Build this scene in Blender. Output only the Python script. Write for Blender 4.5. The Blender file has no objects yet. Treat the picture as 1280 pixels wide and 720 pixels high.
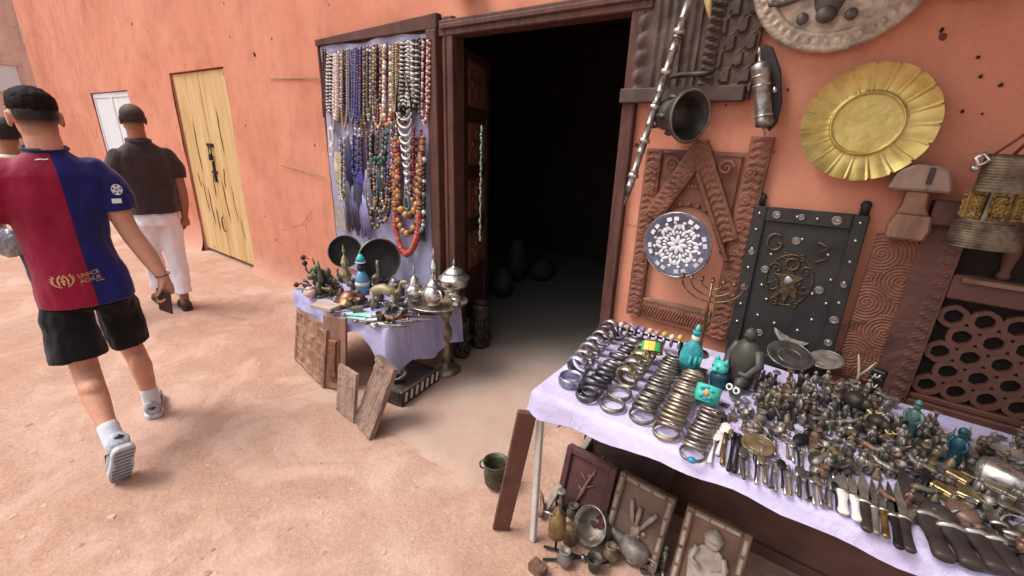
import bpy, bmesh, math, random
from mathutils import Vector, Matrix, noise
from mathutils.bvhtree import BVHTree
R = random.Random(7)
SC = bpy.context.scene
COL = SC.collection
PI = math.pi
D = 2.214            # distance of the shop wall from the camera (wall plane Y = D)

# ------------------------------------------------------------------ camera
FPX = 549.9
FW = Vector((-0.55247, 0.76509, -0.33077)).normalized()
_th, _az, _ro = math.radians(19.316), math.radians(54.1705), math.radians(1.9127)
_fh = Vector((-math.cos(_az), math.sin(_az), 0)); _r0 = Vector((math.sin(_az), math.cos(_az), 0)); _up = Vector((0, 0, 1))
FW = _fh*math.cos(_th) - _up*math.sin(_th); _u0 = _fh*math.sin(_th) + _up*math.cos(_th)
RT = _r0*math.cos(_ro) + _u0*math.sin(_ro); UP = _u0*math.cos(_ro) - _r0*math.sin(_ro)
EYE = Vector((0, 0, 1.62))
cam = bpy.data.objects.new('camera', bpy.data.cameras.new('camera'))
cam.data.sensor_width = 36.0; cam.data.lens = FPX/1280*36
cam.data.clip_start = 0.02; cam.data.clip_end = 500
cam.matrix_world = Matrix(((RT.x, UP.x, -FW.x, EYE.x), (RT.y, UP.y, -FW.y, EYE.y), (RT.z, UP.z, -FW.z, EYE.z), (0, 0, 0, 1)))
COL.objects.link(cam); SC.camera = cam

# ------------------------------------------------------------------ light
SUN_EL, SUN_AZ = math.radians(58), math.radians(222)     # azimuth of the sun measured from +X towards +Y
w = bpy.data.worlds.new('World'); SC.world = w; w.use_nodes = True
nt = w.node_tree; nt.nodes.clear()
sky = nt.nodes.new('ShaderNodeTexSky'); sky.sky_type = 'NISHITA'; sky.sun_disc = False
sky.sun_elevation = SUN_EL; sky.sun_rotation = math.radians(90) - SUN_AZ
sky.air_density = 1.0; sky.dust_density = 4.0; sky.ozone_density = 1.0
hs = nt.nodes.new('ShaderNodeHueSaturation'); hs.inputs['Saturation'].default_value = 0.25
bg = nt.nodes.new('ShaderNodeBackground'); bg.inputs[1].default_value = 0.135
ow = nt.nodes.new('ShaderNodeOutputWorld')
nt.links.new(sky.outputs[0], hs.inputs['Color']); nt.links.new(hs.outputs[0], bg.inputs[0]); nt.links.new(bg.outputs[0], ow.inputs[0])
sl = bpy.data.lights.new('sun', 'SUN'); sl.energy = 1.25; sl.angle = math.radians(26); sl.color = (1.0, 0.96, 0.9)
so = bpy.data.objects.new('sun', sl); COL.objects.link(so)
sd = Vector((math.cos(SUN_EL)*math.cos(SUN_AZ), math.cos(SUN_EL)*math.sin(SUN_AZ), math.sin(SUN_EL)))
so.rotation_euler = sd.to_track_quat('Z', 'Y').to_euler(); so.location = sd*30
SC.view_settings.view_transform = 'Standard'; SC.view_settings.look = 'None'
SC.view_settings.exposure = 0.95; SC.view_settings.gamma = 1.0

# ------------------------------------------------------------------ photo measurements to points of the place
def ray(x, y): return FW*FPX + RT*(x-640) - UP*(y-360)
def gp(x, y, z=0.0):                 # point on a level plane (ground, table tops)
    d = ray(x, y); return EYE + d*((z-EYE.z)/d.z)
def wp(x, y, Y=D):                   # point on a plane parallel to the shop wall
    d = ray(x, y); return EYE + d*(Y/d.y)
def xp(x, y, X):                     # point on a plane across the lane
    d = ray(x, y); return EYE + d*(X/d.x)

# ------------------------------------------------------------------ mesh helper
def RX(a): return Matrix.Rotation(a, 4, 'X')
def RY(a): return Matrix.Rotation(a, 4, 'Y')
def RZ(a): return Matrix.Rotation(a, 4, 'Z')
def TR(*a): return Matrix.Translation(Vector(a[0] if len(a) == 1 else a))
def SCL(x, y, z): return Matrix.Diagonal((x, y, z, 1))
ID = Matrix.Identity(4)
def frame(o, xdir, zdir):            # matrix with origin o, local z along zdir, x near xdir
    z = Vector(zdir).normalized(); y = z.cross(Vector(xdir)).normalized(); x = y.cross(z)
    return Matrix(((x.x, y.x, z.x, o[0]), (x.y, y.y, z.y, o[1]), (x.z, y.z, z.z, o[2]), (0, 0, 0, 1)))

class M:
    def __init__(s): s.v = []; s.f = []; s.sm = []; s.mi = []; s.cur = 0
    def add(s, vs, fs, smooth=False, T=ID):
        b = len(s.v)
        s.v += [tuple(T @ Vector(p)) for p in vs]
        s.f += [tuple(b+i for i in q) for q in fs]
        s.sm += [smooth]*len(fs); s.mi += [s.cur]*len(fs); return s
    def box(s, x0, x1, y0, y1, z0, z1, T=ID):
        return s.add([(x0,y0,z0),(x1,y0,z0),(x1,y1,z0),(x0,y1,z0),(x0,y0,z1),(x1,y0,z1),(x1,y1,z1),(x0,y1,z1)],
                     [(0,3,2,1),(4,5,6,7),(0,1,5,4),(1,2,6,5),(2,3,7,6),(3,0,4,7)], False, T)
    def prism(s, poly, z0, z1, T=ID, smooth=False):
        a = sum(poly[i][0]*poly[(i+1)%len(poly)][1]-poly[(i+1)%len(poly)][0]*poly[i][1] for i in range(len(poly)))
        if a < 0: poly = poly[::-1]
        n = len(poly)
        vs = [(p[0],p[1],z0) for p in poly]+[(p[0],p[1],z1) for p in poly]
        s.add(vs, [tuple(range(n))[::-1], tuple(range(n, 2*n))], False, T)
        return s.add(vs, [(i,(i+1)%n,n+(i+1)%n,n+i) for i in range(n)], smooth, T)
    def lathe(s, prof, n=20, T=ID, a0=0, a1=2*PI, lobes=0, amp=0):
        full = abs(a1-a0-2*PI) < 1e-6; m = n if full else n+1
        vs = []
        for (r, z) in prof:
            for i in range(m):
                a = a0+(a1-a0)*i/n; rr = r*(1+amp*math.cos(lobes*a)) if lobes else r
                vs.append((rr*math.cos(a), rr*math.sin(a), z))
        fs = []
        for k in range(len(prof)-1):
            for i in range(n):
                j = (i+1)%m
                fs.append((k*m+i, k*m+j, (k+1)*m+j, (k+1)*m+i))
        if full and (abs(prof[0][0]-prof[-1][0]) > 1e-7 or abs(prof[0][1]-prof[-1][1]) > 1e-7):
            if prof[0][0] > 1e-6: fs.append(tuple(range(m))[::-1])
            if prof[-1][0] > 1e-6: fs.append(tuple((len(prof)-1)*m+i for i in range(m)))
        return s.add(vs, fs, True, T)
    def tube(s, pts, rad, n=8, T=ID, cap=True, flat=1.0, closed=False):
        pts = [Vector(p) for p in pts]; k = len(pts)
        if not hasattr(rad, '__len__'): rad = [rad]*k
        vs = []; prev = None
        for i in range(k):
            if closed: t = pts[(i+1)%k]-pts[i-1]
            else: t = pts[min(i+1,k-1)]-pts[max(i-1,0)]
            t = t.normalized() if t.length > 1e-9 else Vector((0,0,1))
            if prev is None:
                a = Vector((0,0,1)) if abs(t.z) < .9 else Vector((1,0,0))
                x = a.cross(t).normalized()
            else:
                x = (prev - t*prev.dot(t)).normalized()
            prev = x; y = t.cross(x)
            for j in range(n):
                q = 2*PI*j/n
                vs.append(tuple(pts[i] + x*(rad[i]*math.cos(q)) + y*(rad[i]*flat*math.sin(q))))
        fs = []
        for i in range(k if closed else k-1):
            i2 = (i+1)%k
            for j in range(n): fs.append((i*n+j, i*n+(j+1)%n, i2*n+(j+1)%n, i2*n+j))
        if cap and not closed: fs += [tuple(range(n))[::-1], tuple((k-1)*n+j for j in range(n))]
        return s.add(vs, fs, True, T)
    def ell(s, c, r, T=ID, n=12, m=8):
        if not hasattr(r, '__len__'): r = (r,r,r)
        pr = [(math.sin(PI*k/m), -math.cos(PI*k/m)) for k in range(m+1)]
        pr[0] = (0,-1); pr[-1] = (0,1)
        return s.lathe(pr, n, T @ TR(c) @ SCL(*r))
    def torus(s, Rr, r, T=ID, n=20, m=6, w=None):
        w = w or r
        return s.tube([(Rr*math.cos(2*PI*i/n), Rr*math.sin(2*PI*i/n), 0) for i in range(n)], r, m, T, closed=True) if w == r else \
            s.add([((Rr+r*math.cos(2*PI*j/m))*math.cos(2*PI*i/n), (Rr+r*math.cos(2*PI*j/m))*math.sin(2*PI*i/n), w*math.sin(2*PI*j/m)) for i in range(n) for j in range(m)],
                  [(i*m+j, ((i+1)%n)*m+j, ((i+1)%n)*m+(j+1)%m, i*m+(j+1)%m) for i in range(n) for j in range(m)], True, T)
    def grid(s, fn, nu, nv, T=ID, smooth=True, wrap=False):
        vs = [fn(i/nu, j/nv) for j in range(nv+1) for i in range(nu+1)]
        q = nu+1
        return s.add(vs, [(j*q+i, j*q+i+1, (j+1)*q+i+1, (j+1)*q+i) for j in range(nv) for i in range(nu)], smooth, T)
    def relief(s, w_, h_, t, fn, nu, nv, T=ID, smooth=False):
        # carved board: x 0..w, z 0..h, front face towards -y with height fn(u,v) in metres, back at y=t
        q = nu+1
        vs = [(w_*i/nu, -fn(i/nu, j/nv), h_*j/nv) for j in range(nv+1) for i in range(q)]
        fs = [(j*q+i, j*q+i+1, (j+1)*q+i+1, (j+1)*q+i) for j in range(nv) for i in range(nu)]
        s.add(vs, fs, smooth, T)
        rim = [(w_*i/nu, -fn(i/nu, 0), 0) for i in range(q)] + [(w_, -fn(1, j/nv), h_*j/nv) for j in range(1, nv+1)] + \
              [(w_*i/nu, -fn(i/nu, 1), h_) for i in range(nu-1, -1, -1)] + [(0, -fn(0, j/nv), h_*j/nv) for j in range(nv-1, 0, -1)]
        n = len(rim)
        vs = rim+[(p[0], t, p[2]) for p in rim]
        s.add(vs, [(i, n+i, n+(i+1)%n, (i+1)%n) for i in range(n)], False, T)
        return s.add([(0,t,0),(w_,t,0),(w_,t,h_),(0,t,h_)], [(0,3,2,1)], False, T)
    def mesh(s, name):
        me = bpy.data.meshes.new(name); me.from_pydata(s.v, [], s.f)
        me.polygons.foreach_set('use_smooth', s.sm)
        if any(s.mi): me.polygons.foreach_set('material_index', s.mi)
        me.update(); return me
    def build(s, name, mat, parent=None, bevel=0, loc=None, rot=None):
        me = s.mesh(name)
        if bevel:
            bm = bmesh.new(); bm.from_mesh(me); bmesh.ops.remove_doubles(bm, verts=bm.verts, dist=1e-6)
            es = [e for e in bm.edges if len(e.link_faces) == 2 and e.calc_face_angle(0) > .6]
            bmesh.ops.bevel(bm, geom=es, offset=bevel, segments=1, affect='EDGES', clamp_overlap=True)
            bm.to_mesh(me); bm.free()
        for m_ in (mat if isinstance(mat, (list, tuple)) else [mat]): me.materials.append(m_)
        o = bpy.data.objects.new(name, me); COL.objects.link(o)
        if parent: o.parent = parent
        if loc is not None: o.location = loc
        if rot is not None: o.rotation_euler = rot
        return o

LABELS = {}
def tag(o, label, cat, group=None, kind=None):
    o['label'] = label; o['category'] = cat
    if group: o['group'] = group
    if kind: o['kind'] = kind
    return o
def thing(name, label, cat, T=ID, group=None):
    o = bpy.data.objects.new(name, None); o.empty_display_size = .1; COL.objects.link(o)
    o.matrix_world = T if isinstance(T, Matrix) else TR(T)
    return tag(o, label, cat, group)
def struct(o, label, cat):
    return tag(o, label, cat, None, 'structure')
def copy_tree(o, T=None, label=None, parent=None):
    c = o.copy(); COL.objects.link(c)
    if parent: c.parent = parent
    if T is not None: c.matrix_world = T
    if label: c['label'] = label
    for ch in o.children: copy_tree(ch, None, None, c)
    return c
ORD = ['first','second','third','fourth','fifth','sixth','seventh','eighth','ninth','tenth','eleventh','twelfth','thirteenth','fourteenth','fifteenth','sixteenth','seventeenth','eighteenth','nineteenth','twentieth','twenty-first','twenty-second','twenty-third','twenty-fourth','twenty-fifth']

# ------------------------------------------------------------------ materials
def lin(c): return tuple((x/12.92 if x <= .04045 else ((x+.055)/1.055)**2.4) for x in c)
def rgb(r, g, b): return lin((r/255, g/255, b/255))
class N:
    def __init__(s, name):
        s.m = bpy.data.materials.new(name); s.m.use_nodes = True; s.t = s.m.node_tree; s.t.nodes.clear()
        s.o = s.n('OutputMaterial'); s.b = s.n('BsdfPrincipled'); s.l(s.b.outputs[0], s.o.inputs[0])
        s.tc = s.n('TexCoord'); s.co = s.tc.outputs['Object']
    def n(s, k): return s.t.nodes.new('ShaderNode'+k)
    def l(s, a, b): s.t.links.new(a, b)
    def val(s, sock, v):
        if hasattr(v, 'is_output'): s.l(v, sock)
        else: sock.default_value = v
    def noise(s, scale, detail=4, rough=.55, co=None, dist=0):
        x = s.n('TexNoise'); x.inputs['Scale'].default_value = scale; x.inputs['Detail'].default_value = detail
        x.inputs['Roughness'].default_value = rough; x.inputs['Distortion'].default_value = dist
        s.l(co or s.co, x.inputs['Vector']); return x.outputs['Fac']
    def mapped(s, sc, rot=(0,0,0)):
        x = s.n('Mapping'); x.inputs['Scale'].default_value = sc; x.inputs['Rotation'].default_value = rot
        s.l(s.co, x.inputs['Vector']); return x.outputs[0]
    def ramp(s, f, stops):
        x = s.n('ValToRGB'); e = x.color_ramp.elements
        while len(e) < len(stops): e.new(.5)
        for i, (p, c) in enumerate(stops):
            e[i].position = p; e[i].color = (*c, 1) if len(c) == 3 else c
        s.l(f, x.inputs[0]); return x.outputs[0]
    def mix(s, f, a, b, mode='MIX'):
        x = s.n('Mix'); x.data_type = 'RGBA'; x.blend_type = mode
        s.val(x.inputs[0], f)
        for k, c in ((6, a), (7, b)):
            if hasattr(c, 'is_output'): s.l(c, x.inputs[k])
            else: x.inputs[k].default_value = (*c, 1)
        return x.outputs[2]
    def math(s, op, a, b=0.0, c=None):
        x = s.n('Math'); x.operation = op; s.val(x.inputs[0], a); s.val(x.inputs[1], b)
        if c is not None: s.val(x.inputs[2], c)
        return x.outputs[0]
    def sep(s, v=None):
        x = s.n('SeparateXYZ'); s.l(v or s.co, x.inputs[0]); return x.outputs
    def fin(s, col, rough=.6, metal=0.0, bump=None, bs=.3, bd=.002, spec=.4):
        if hasattr(col, 'is_output'): s.l(col, s.b.inputs['Base Color'])
        else: s.b.inputs['Base Color'].default_value = (*col, 1)
        s.val(s.b.inputs['Roughness'], rough); s.val(s.b.inputs['Metallic'], metal)
        s.b.inputs['Specular IOR Level'].default_value = spec
        if bump is not None:
            x = s.n('Bump'); x.inputs['Strength'].default_value = bs; x.inputs['Distance'].default_value = bd
            s.l(bump, x.inputs['Height']); s.l(x.outputs[0], s.b.inputs['Normal'])
        return s.m
def shade(c, k): return tuple(min(1, x*k) for x in c)
_mc = {}
def simple(name, c, rough=.6, metal=0.0, var=.35, scale=20, bump=.2, bd=.002, c2=None):
    if name in _mc: return _mc[name]
    a = N(name); f = a.noise(scale, 5)
    col = a.ramp(f, [(.3, c2 or shade(c, 1-var)), (.7, shade(c, 1+var*.6))])
    _mc[name] = a.fin(col, rough, metal, a.noise(scale*2.5, 4), bump, bd); return _mc[name]
def wood(name, c, c2, scale=(6, 60, 6), rough=.65, dust=None):
    if name in _mc: return _mc[name]
    a = N(name); v = a.mapped((scale[0], scale[1], scale[2]))
    f = a.noise(1.0, 6, .6, v, .6); g = a.noise(9, 4)
    col = a.ramp(f, [(.25, c2), (.5, c), (.8, shade(c, 1.35))])
    col = a.mix(.5, col, a.ramp(g, [(.3, (.55,.55,.55)), (.7, (1.15,1.15,1.15))]), 'MULTIPLY')
    if dust: col = a.mix(a.math('MULTIPLY', a.ramp(a.noise(5, 6, .7), [(.45, (0,0,0)), (.75, (1,1,1))]), .6), col, dust)
    _mc[name] = a.fin(col, rough, 0, f, .5, .002, .3); return _mc[name]
def metal(name, c, c2, rough=.35, scale=30, met=.85, bump=.3):
    if name in _mc: return _mc[name]
    a = N(name); f = a.noise(scale, 6, .65)
    col = a.ramp(f, [(.35, c2), (.62, c)])
    r = a.math('ADD', a.math('MULTIPLY', a.noise(scale*.6, 4), .35), rough-.15)
    _mc[name] = a.fin(col, r, met, a.noise(scale*3, 4), bump, .0012, .5); return _mc[name]
# ================================================================== SETTING
def mat_ground():
    a = N('dry_earth')
    big = a.noise(.7, 6, .6); mid = a.noise(4.5, 6, .62); fine = a.noise(60, 5, .7); grit = a.noise(240, 2, .5)
    col = a.ramp(mid, [(.25, rgb(146,112,92)), (.5, rgb(168,133,111)), (.75, rgb(186,154,132))])
    col = a.mix(.55, col, a.ramp(big, [(.3, rgb(168,126,107)), (.55, rgb(178,145,131)), (.75, rgb(192,164,150))]))
    col = a.mix(.5, col, a.ramp(fine, [(.3, (.62,.58,.55)), (.6, (1.08,1.08,1.08))]), 'MULTIPLY')
    col = a.mix(.35, col, a.ramp(grit, [(.35, (.6,.55,.52)), (.55, (1.1,1.1,1.1))]), 'MULTIPLY')
    # scattered small chips of paler stone
    v = a.n('TexVoronoi'); v.inputs['Scale'].default_value = 34; a.l(a.co, v.inputs['Vector'])
    chips = a.math('MULTIPLY', a.math('LESS_THAN', v.outputs['Distance'], a.math('MULTIPLY', a.noise(31, 2), .36)), a.math('GREATER_THAN', a.noise(6, 3), .55))
    col = a.mix(a.math('MULTIPLY', chips, .38), col, rgb(206,178,154))
    lump = a.noise(14, 5, .65)
    h = a.math('ADD', a.math('MULTIPLY', a.math('ADD', fine, a.math('MULTIPLY', lump, 2.0)), .6), a.math('ADD', a.math('MULTIPLY', mid, .8), a.math('MULTIPLY', chips, .4)))
    pale = a.ramp(a.noise(1.6, 7, .7, None, 1.2), [(.48, (0,0,0)), (.6, (1,1,1))])
    col = a.mix(a.math('MULTIPLY', pale, .35), col, rgb(204,174,160))
    dark = a.ramp(a.noise(2.7, 7, .75, None, .6), [(.56, (0,0,0)), (.7, (1,1,1))])
    col = a.mix(a.math('MULTIPLY', dark, .32), col, rgb(142,102,88))
    return a.fin(col, .95, 0, h, .8, .008, .15)
def mat_plaster(name, c1, c2, c3):
    a = N(name)
    big = a.noise(.8, 6, .6); mid = a.noise(4, 6, .65); fine = a.noise(55, 6, .7)
    streak = a.noise(1.0, 5, .6, a.mapped((5, 5, .55)), .8)
    col = a.ramp(big, [(.3, c2), (.5, c1), (.72, c3)])
    col = a.mix(.85, col, a.ramp(mid, [(.28, (.80,.77,.76)), (.5, (1,1,1)), (.75, (1.06,1.08,1.1))]), 'MULTIPLY')
    col = a.mix(.55, col, a.ramp(streak, [(.3, (.80,.77,.75)), (.48, (1,1,1)), (.7, (1.05,1.06,1.07))]), 'MULTIPLY')
    col = a.mix(.35, col, a.ramp(fine, [(.3, (.8,.78,.76)), (.6, (1.05,1.05,1.05))]), 'MULTIPLY')
    # hairline cracks and pits
    vd = a.mix(.3, a.co, a.n('TexNoise').outputs['Color'])
    v = a.n('TexVoronoi'); v.feature = 'DISTANCE_TO_EDGE'; v.inputs['Scale'].default_value = 1.1; a.l(vd, v.inputs['Vector'])
    crack = a.math('MULTIPLY', a.math('LESS_THAN', v.outputs['Distance'], .006), a.math('GREATER_THAN', a.noise(1.7, 3), .6))
    p = a.n('TexVoronoi'); p.inputs['Scale'].default_value = 5.2; a.l(a.co, p.inputs['Vector'])
    pit = a.math('MULTIPLY', a.math('LESS_THAN', p.outputs['Distance'], a.math('MULTIPLY', a.noise(23, 2), .13)), a.math('GREATER_THAN', a.noise(2.3, 3), .47))
    col = a.mix(a.math('MULTIPLY', crack, .3), col, rgb(96,58,46))
    col = a.mix(a.math('MULTIPLY', pit, .85), col, rgb(70,42,36))
    # splashed earth along the foot of the wall
    z = a.sep()[2]
    foot = a.math('MULTIPLY', a.math('SUBTRACT', 1.0, a.math('DIVIDE', z, .45)), a.math('ADD', mid, .25))
    foot = a.math('MAXIMUM', a.math('MINIMUM', foot, .7), 0.0)
    col = a.mix(foot, col, rgb(186,146,130))
    h = a.math('ADD', a.math('MULTIPLY', fine, .5), a.math('SUBTRACT', a.math('MULTIPLY', mid, 1.5), a.math('MULTIPLY', a.math('MAXIMUM', pit, crack), .8)))
    return a.fin(col, .92, 0, h, .42, .006, .2)
def mat_concrete():
    a = N('dusty_concrete')
    mid = a.noise(3.2, 6, .6); fine = a.noise(70, 5, .7); x, y, z = a.sep()
    col = a.ramp(mid, [(.3, rgb(152,132,120)), (.6, rgb(172,154,142))])
    dust = a.math('GREATER_THAN', a.noise(2.1, 6, .65), .5)
    dustf = a.ramp(a.noise(2.1, 6, .65), [(.36, (.2,.2,.2)), (.66, (.8,.8,.8))])
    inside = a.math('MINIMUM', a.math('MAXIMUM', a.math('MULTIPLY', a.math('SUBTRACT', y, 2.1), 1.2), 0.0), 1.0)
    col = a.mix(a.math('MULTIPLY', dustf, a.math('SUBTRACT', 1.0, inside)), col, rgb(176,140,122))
    col = a.mix(inside, col, rgb(116,108,103))  # floor colour darkens into the shop, standing in for the fading light
    col = a.mix(.4, col, a.ramp(fine, [(.3, (.75,.73,.7)), (.6, (1.05,1.05,1.05))]), 'MULTIPLY')
    return a.fin(col, .9, 0, a.math('ADD', fine, mid), .5, .004, .2)

def dense(lo, hi, step, far_lo, far_hi, extra=()):
    xs = [lo+i*step for i in range(int((hi-lo)/step)+1)]
    s = step; x = lo
    while x > far_lo: s *= 1.35; x -= s; xs.append(max(x, far_lo))
    s = step; x = xs[int((hi-lo)/step)]
    while x < far_hi: s *= 1.35; x += s; xs.append(min(x, far_hi))
    ex = list(extra)
    xs = [x for x in xs if all(abs(x-e) > step*.4 for e in ex)]+ex
    return sorted(set(xs))
def fbm(x, y, z, o=4):
    return noise.fractal(Vector((x, y, z)), .9, 2.1, o)
def ground_z(x, y):
    return .006*fbm(x*1.1, y*1.1, 3.1, 3) + .006*fbm(x*7, y*7, 9.2, 4)
def build_ground():
    xs = dense(-8, 1.6, .05, -90, 90); ys = dense(-.9, 2.3, .05, -90, 90)
    m = M(); q = len(xs)
    vs = []
    for y in ys:
        for x in xs:
            near = max(0, 1-max(0, abs(x+3)-6)/6)*max(0, 1-max(0, abs(y-.5)-3)/3)
            vs.append((x, y, ground_z(x, y)*near-.003))
    m.add(vs, [(j*q+i, j*q+i+1, (j+1)*q+i+1, (j+1)*q+i) for j in range(len(ys)-1) for i in range(q-1)], True)
    o = m.build('ground', mat_ground()); struct(o, 'dry sandy pinkish earth of the lane', 'ground')
    # worn concrete apron that runs into the shop
    P2 = [gp(x, y).xy for x, y in [(470,538),(520,566),(597,612),(640,600),(672,560),(712,520),(790,470)]]
    poly = [tuple(p) for p in P2] + [(-.95, 2.0), (-.95, 2.3), (1.2, 2.3), (1.2, 5.4), (-3.8, 5.4), (-3.8, 2.3), (-2.12, 2.3), (-2.12, 1.95)]
    bm = bmesh.new(); vv = [bm.verts.new((x, y, 0)) for x, y in poly]; bm.faces.new(vv)
    bmesh.ops.triangulate(bm, faces=bm.faces[:])
    for _ in range(5):
        bmesh.ops.subdivide_edges(bm, edges=[e for e in bm.edges if e.calc_length() > .12], cuts=1, use_grid_fill=False)
        bmesh.ops.triangulate(bm, faces=[f for f in bm.faces if len(f.verts) > 3])
    edge = [v for v in bm.verts if v.is_boundary]
    for v in bm.verts:
        x, y = v.co.xy
        if v in edge and y < 1.9:
            v.co.x += .02*fbm(x*3, y*3, 1.3); v.co.y += .02*fbm(x*3, y*3, 7.7); v.co.z = -.012
        else: v.co.z = .017+.006*fbm(x*3, y*3, 5.5)
    me = bpy.data.meshes.new('pavement'); bm.to_mesh(me); bm.free()
    for p in me.polygons: p.use_smooth = True
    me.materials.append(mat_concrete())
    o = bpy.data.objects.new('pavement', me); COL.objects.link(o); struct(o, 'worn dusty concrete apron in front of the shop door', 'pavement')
build_ground()

PLASTER = mat_plaster('salmon_plaster', rgb(197,131,107), rgb(185,116,92), rgb(205,142,118))
PLASTER2 = mat_plaster('pale_pink_plaster', rgb(226,190,172), rgb(216,176,158), rgb(230,200,184))
DKWOOD = wood('dark_brown_wood', rgb(84,50,42), rgb(48,27,24), (4, 4, 4))
FRAMEW = wood('red_brown_wood', rgb(86,54,46), rgb(46,29,26), (30, 30, 3))
BLACKI = simple('black_iron', rgb(38,34,34), .55, .5)
OX0, OX1, OZ1 = -2.14, -.90, 2.24          # shop entrance
YX0, YX1, YZ1 = -6.74, -5.29, 2.17         # yellow door
WX0, WX1, WZ1 = -10.27, -8.40, 2.03        # white door
def build_wall():
    root = thing('building', 'long salmon plastered building with a dark open shop entrance and two shut doors', 'building', (-4, D, 0))
    xs = dense(-7.2, 1.9, .09, -14.15, 6, [OX0, OX1, YX0, YX1, WX0, WX1, -14.15, 6])
    zs = dense(0, 2.7, .09, -.1, 5.2, [YZ1, OZ1, WZ1, 5.2, -.1, .05])
    zs = [z for z in zs if z >= -.1]
    def hole(x, z):
        return (OX0 < x < OX1 and z < OZ1) or (YX0 < x < YX1 and z < YZ1) or (WX0 < x < WX1 and z < WZ1)
    m = M(); q = len(xs); vs = []
    edges = (OX0, OX1, YX0, YX1, WX0, WX1)
    for z in zs:
        for x in xs:
            d = .010*fbm(x*.9, z*.9, 4.4) + .006*fbm(x*4, z*4, 2.2)
            foot = .05*max(0, 1-z/.22)**2
            if x > -4: foot = 0
            if x > -3.7: d = abs(d)*.8      # things hang on the wall here
            vs.append((x, D+d-foot, z))
    fs = []
    for j in range(len(zs)-1):
        for i in range(q-1):
            if not hole((xs[i]+xs[i+1])/2, (zs[j]+zs[j+1])/2): fs.append((j*q+i, j*q+i+1, (j+1)*q+i+1, (j+1)*q+i))
    m.add(vs, fs, True)
    for (a, b, h, dp) in ((OX0, OX1, OZ1, .10), (YX0, YX1, YZ1, .09), (WX0, WX1, WZ1, .09)):
        m.box(a-.2, a, D+.012, D+dp, -.1, h+.2); m.box(b, b+.2, D+.012, D+dp, -.1, h+.2); m.box(a, b, D+.012, D+dp, h, h+.2)
    m.box(-14.15, -14.0, D+.012, D+6, -.1, 5.2)
    m.box(-14.15, 6, D+.35, D+6, 5.0, 5.2)
    m.build('wall', PLASTER, root).matrix_parent_inverse = root.matrix_world.inverted()
    def sub(o):
        o.matrix_parent_inverse = root.matrix_world.inverted(); return o
    # dark room behind the entrance
    inn = simple('shade_brown_plaster', rgb(58,46,42), .95, 0, .4, 5)  # dark brown wall colour stands in for the shade of the room
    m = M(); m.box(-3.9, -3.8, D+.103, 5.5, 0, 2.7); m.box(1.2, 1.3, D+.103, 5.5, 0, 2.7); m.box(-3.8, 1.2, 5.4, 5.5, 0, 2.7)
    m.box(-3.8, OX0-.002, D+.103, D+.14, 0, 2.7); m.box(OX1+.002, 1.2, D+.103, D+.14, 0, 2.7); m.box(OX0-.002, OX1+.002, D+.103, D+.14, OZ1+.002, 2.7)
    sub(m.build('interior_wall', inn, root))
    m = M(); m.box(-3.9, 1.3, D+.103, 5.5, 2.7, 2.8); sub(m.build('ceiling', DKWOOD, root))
    # frame of the entrance
    y0 = D-.035
    m = M(); m.box(OX0-.015, OX0+.062, y0, D+.07, .02, OZ1+.03); m.box(OX0-.002, OX0+.01, y0-.008, y0, .02, OZ1); sub(m.build('door_jamb', FRAMEW, root, .006))
    m = M(); m.box(OX1-.05, OX1+.015, y0, D+.07, .02, OZ1+.03); sub(m.build('door_jamb', FRAMEW, root, .006))
    m = M(); m.box(OX0-.05, OX1+.05, y0-.006, D+.075, OZ1-.075, OZ1+.012); m.box(OX0-.03, OX1+.04, y0-.02, y0-.006, OZ1-.04, OZ1-.01)
    sub(m.build('lintel', FRAMEW, root, .006))
    # carved leaf folded inwards on the left
    leaf = thing('door_leaf', '', 'x', TR(OX0-.03, D+.150, .06) @ RZ(math.radians(113))); del leaf['category']
    leaf['label'] = 'carved dark wooden door leaf standing open into the shop'
    m = M(); m.box(0, .62, 0, .045, 0, 2.08)
    for x in (0, .54): m.box(x, x+.08, -.014, 0, 0, 2.08)
    for z in (0, .46, .86, 1.26, 1.66, 2.02): m.box(.08, .54, -.012, 0, z, z+.06)
    m.build('leaf_board', DKWOOD, leaf, .004)
    leaf.parent = root; leaf.matrix_parent_inverse = root.matrix_world.inverted()
    def carve(u, v):
        x, z = u-.5, v-.5
        r = math.hypot(x*1.2, z)
        pet = .5+.5*math.cos(4*math.atan2(z, x)); e = min(u, 1-u, v, 1-v)
        return .004+(.012 if r < .12+.22*pet else 0)+(.008 if .05 < e < .1 else 0)-.004*(.5+.5*math.sin(40*u)*math.sin(40*v))
    pale = wood('worn_carving', rgb(132,84,66), rgb(74,42,34), (8, 8, 8))
    for z in (.53, .93, 1.33, 1.73):
        m = M(); m.relief(.42, .30, .004, carve, 24, 20, TR(.10, -.001, z))
        m.build('door_panel', pale, leaf)
    # yellow double door
    yel = N('yellow_paint'); f = yel.noise(1.0, 6, .6, yel.mapped((9, 9, 1.1)), .5); g = yel.noise(6, 6, .7)
    c = yel.ramp(f, [(.3, rgb(176,142,92)), (.5, rgb(192,158,108)), (.72, rgb(204,176,132))])
    c = yel.mix(yel.math('MULTIPLY', yel.math('GREATER_THAN', g, .66), .75), c, rgb(120,78,44))
    sc = yel.noise(1.0, 3, .5, yel.mapped((30, 30, 1.6)), .2)
    c = yel.mix(yel.math('MULTIPLY', yel.math('GREATER_THAN', sc, .72), .5), c, rgb(120,88,60))
    YEL = yel.fin(c, .6, 0, f, .4, .003)
    door = thing('door', '', 'x', (YX0, D+.03, .045)); del door['category']; door['label'] = 'scratched mustard yellow double door'
    W2 = (YX1-YX0)/2-.012
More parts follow.
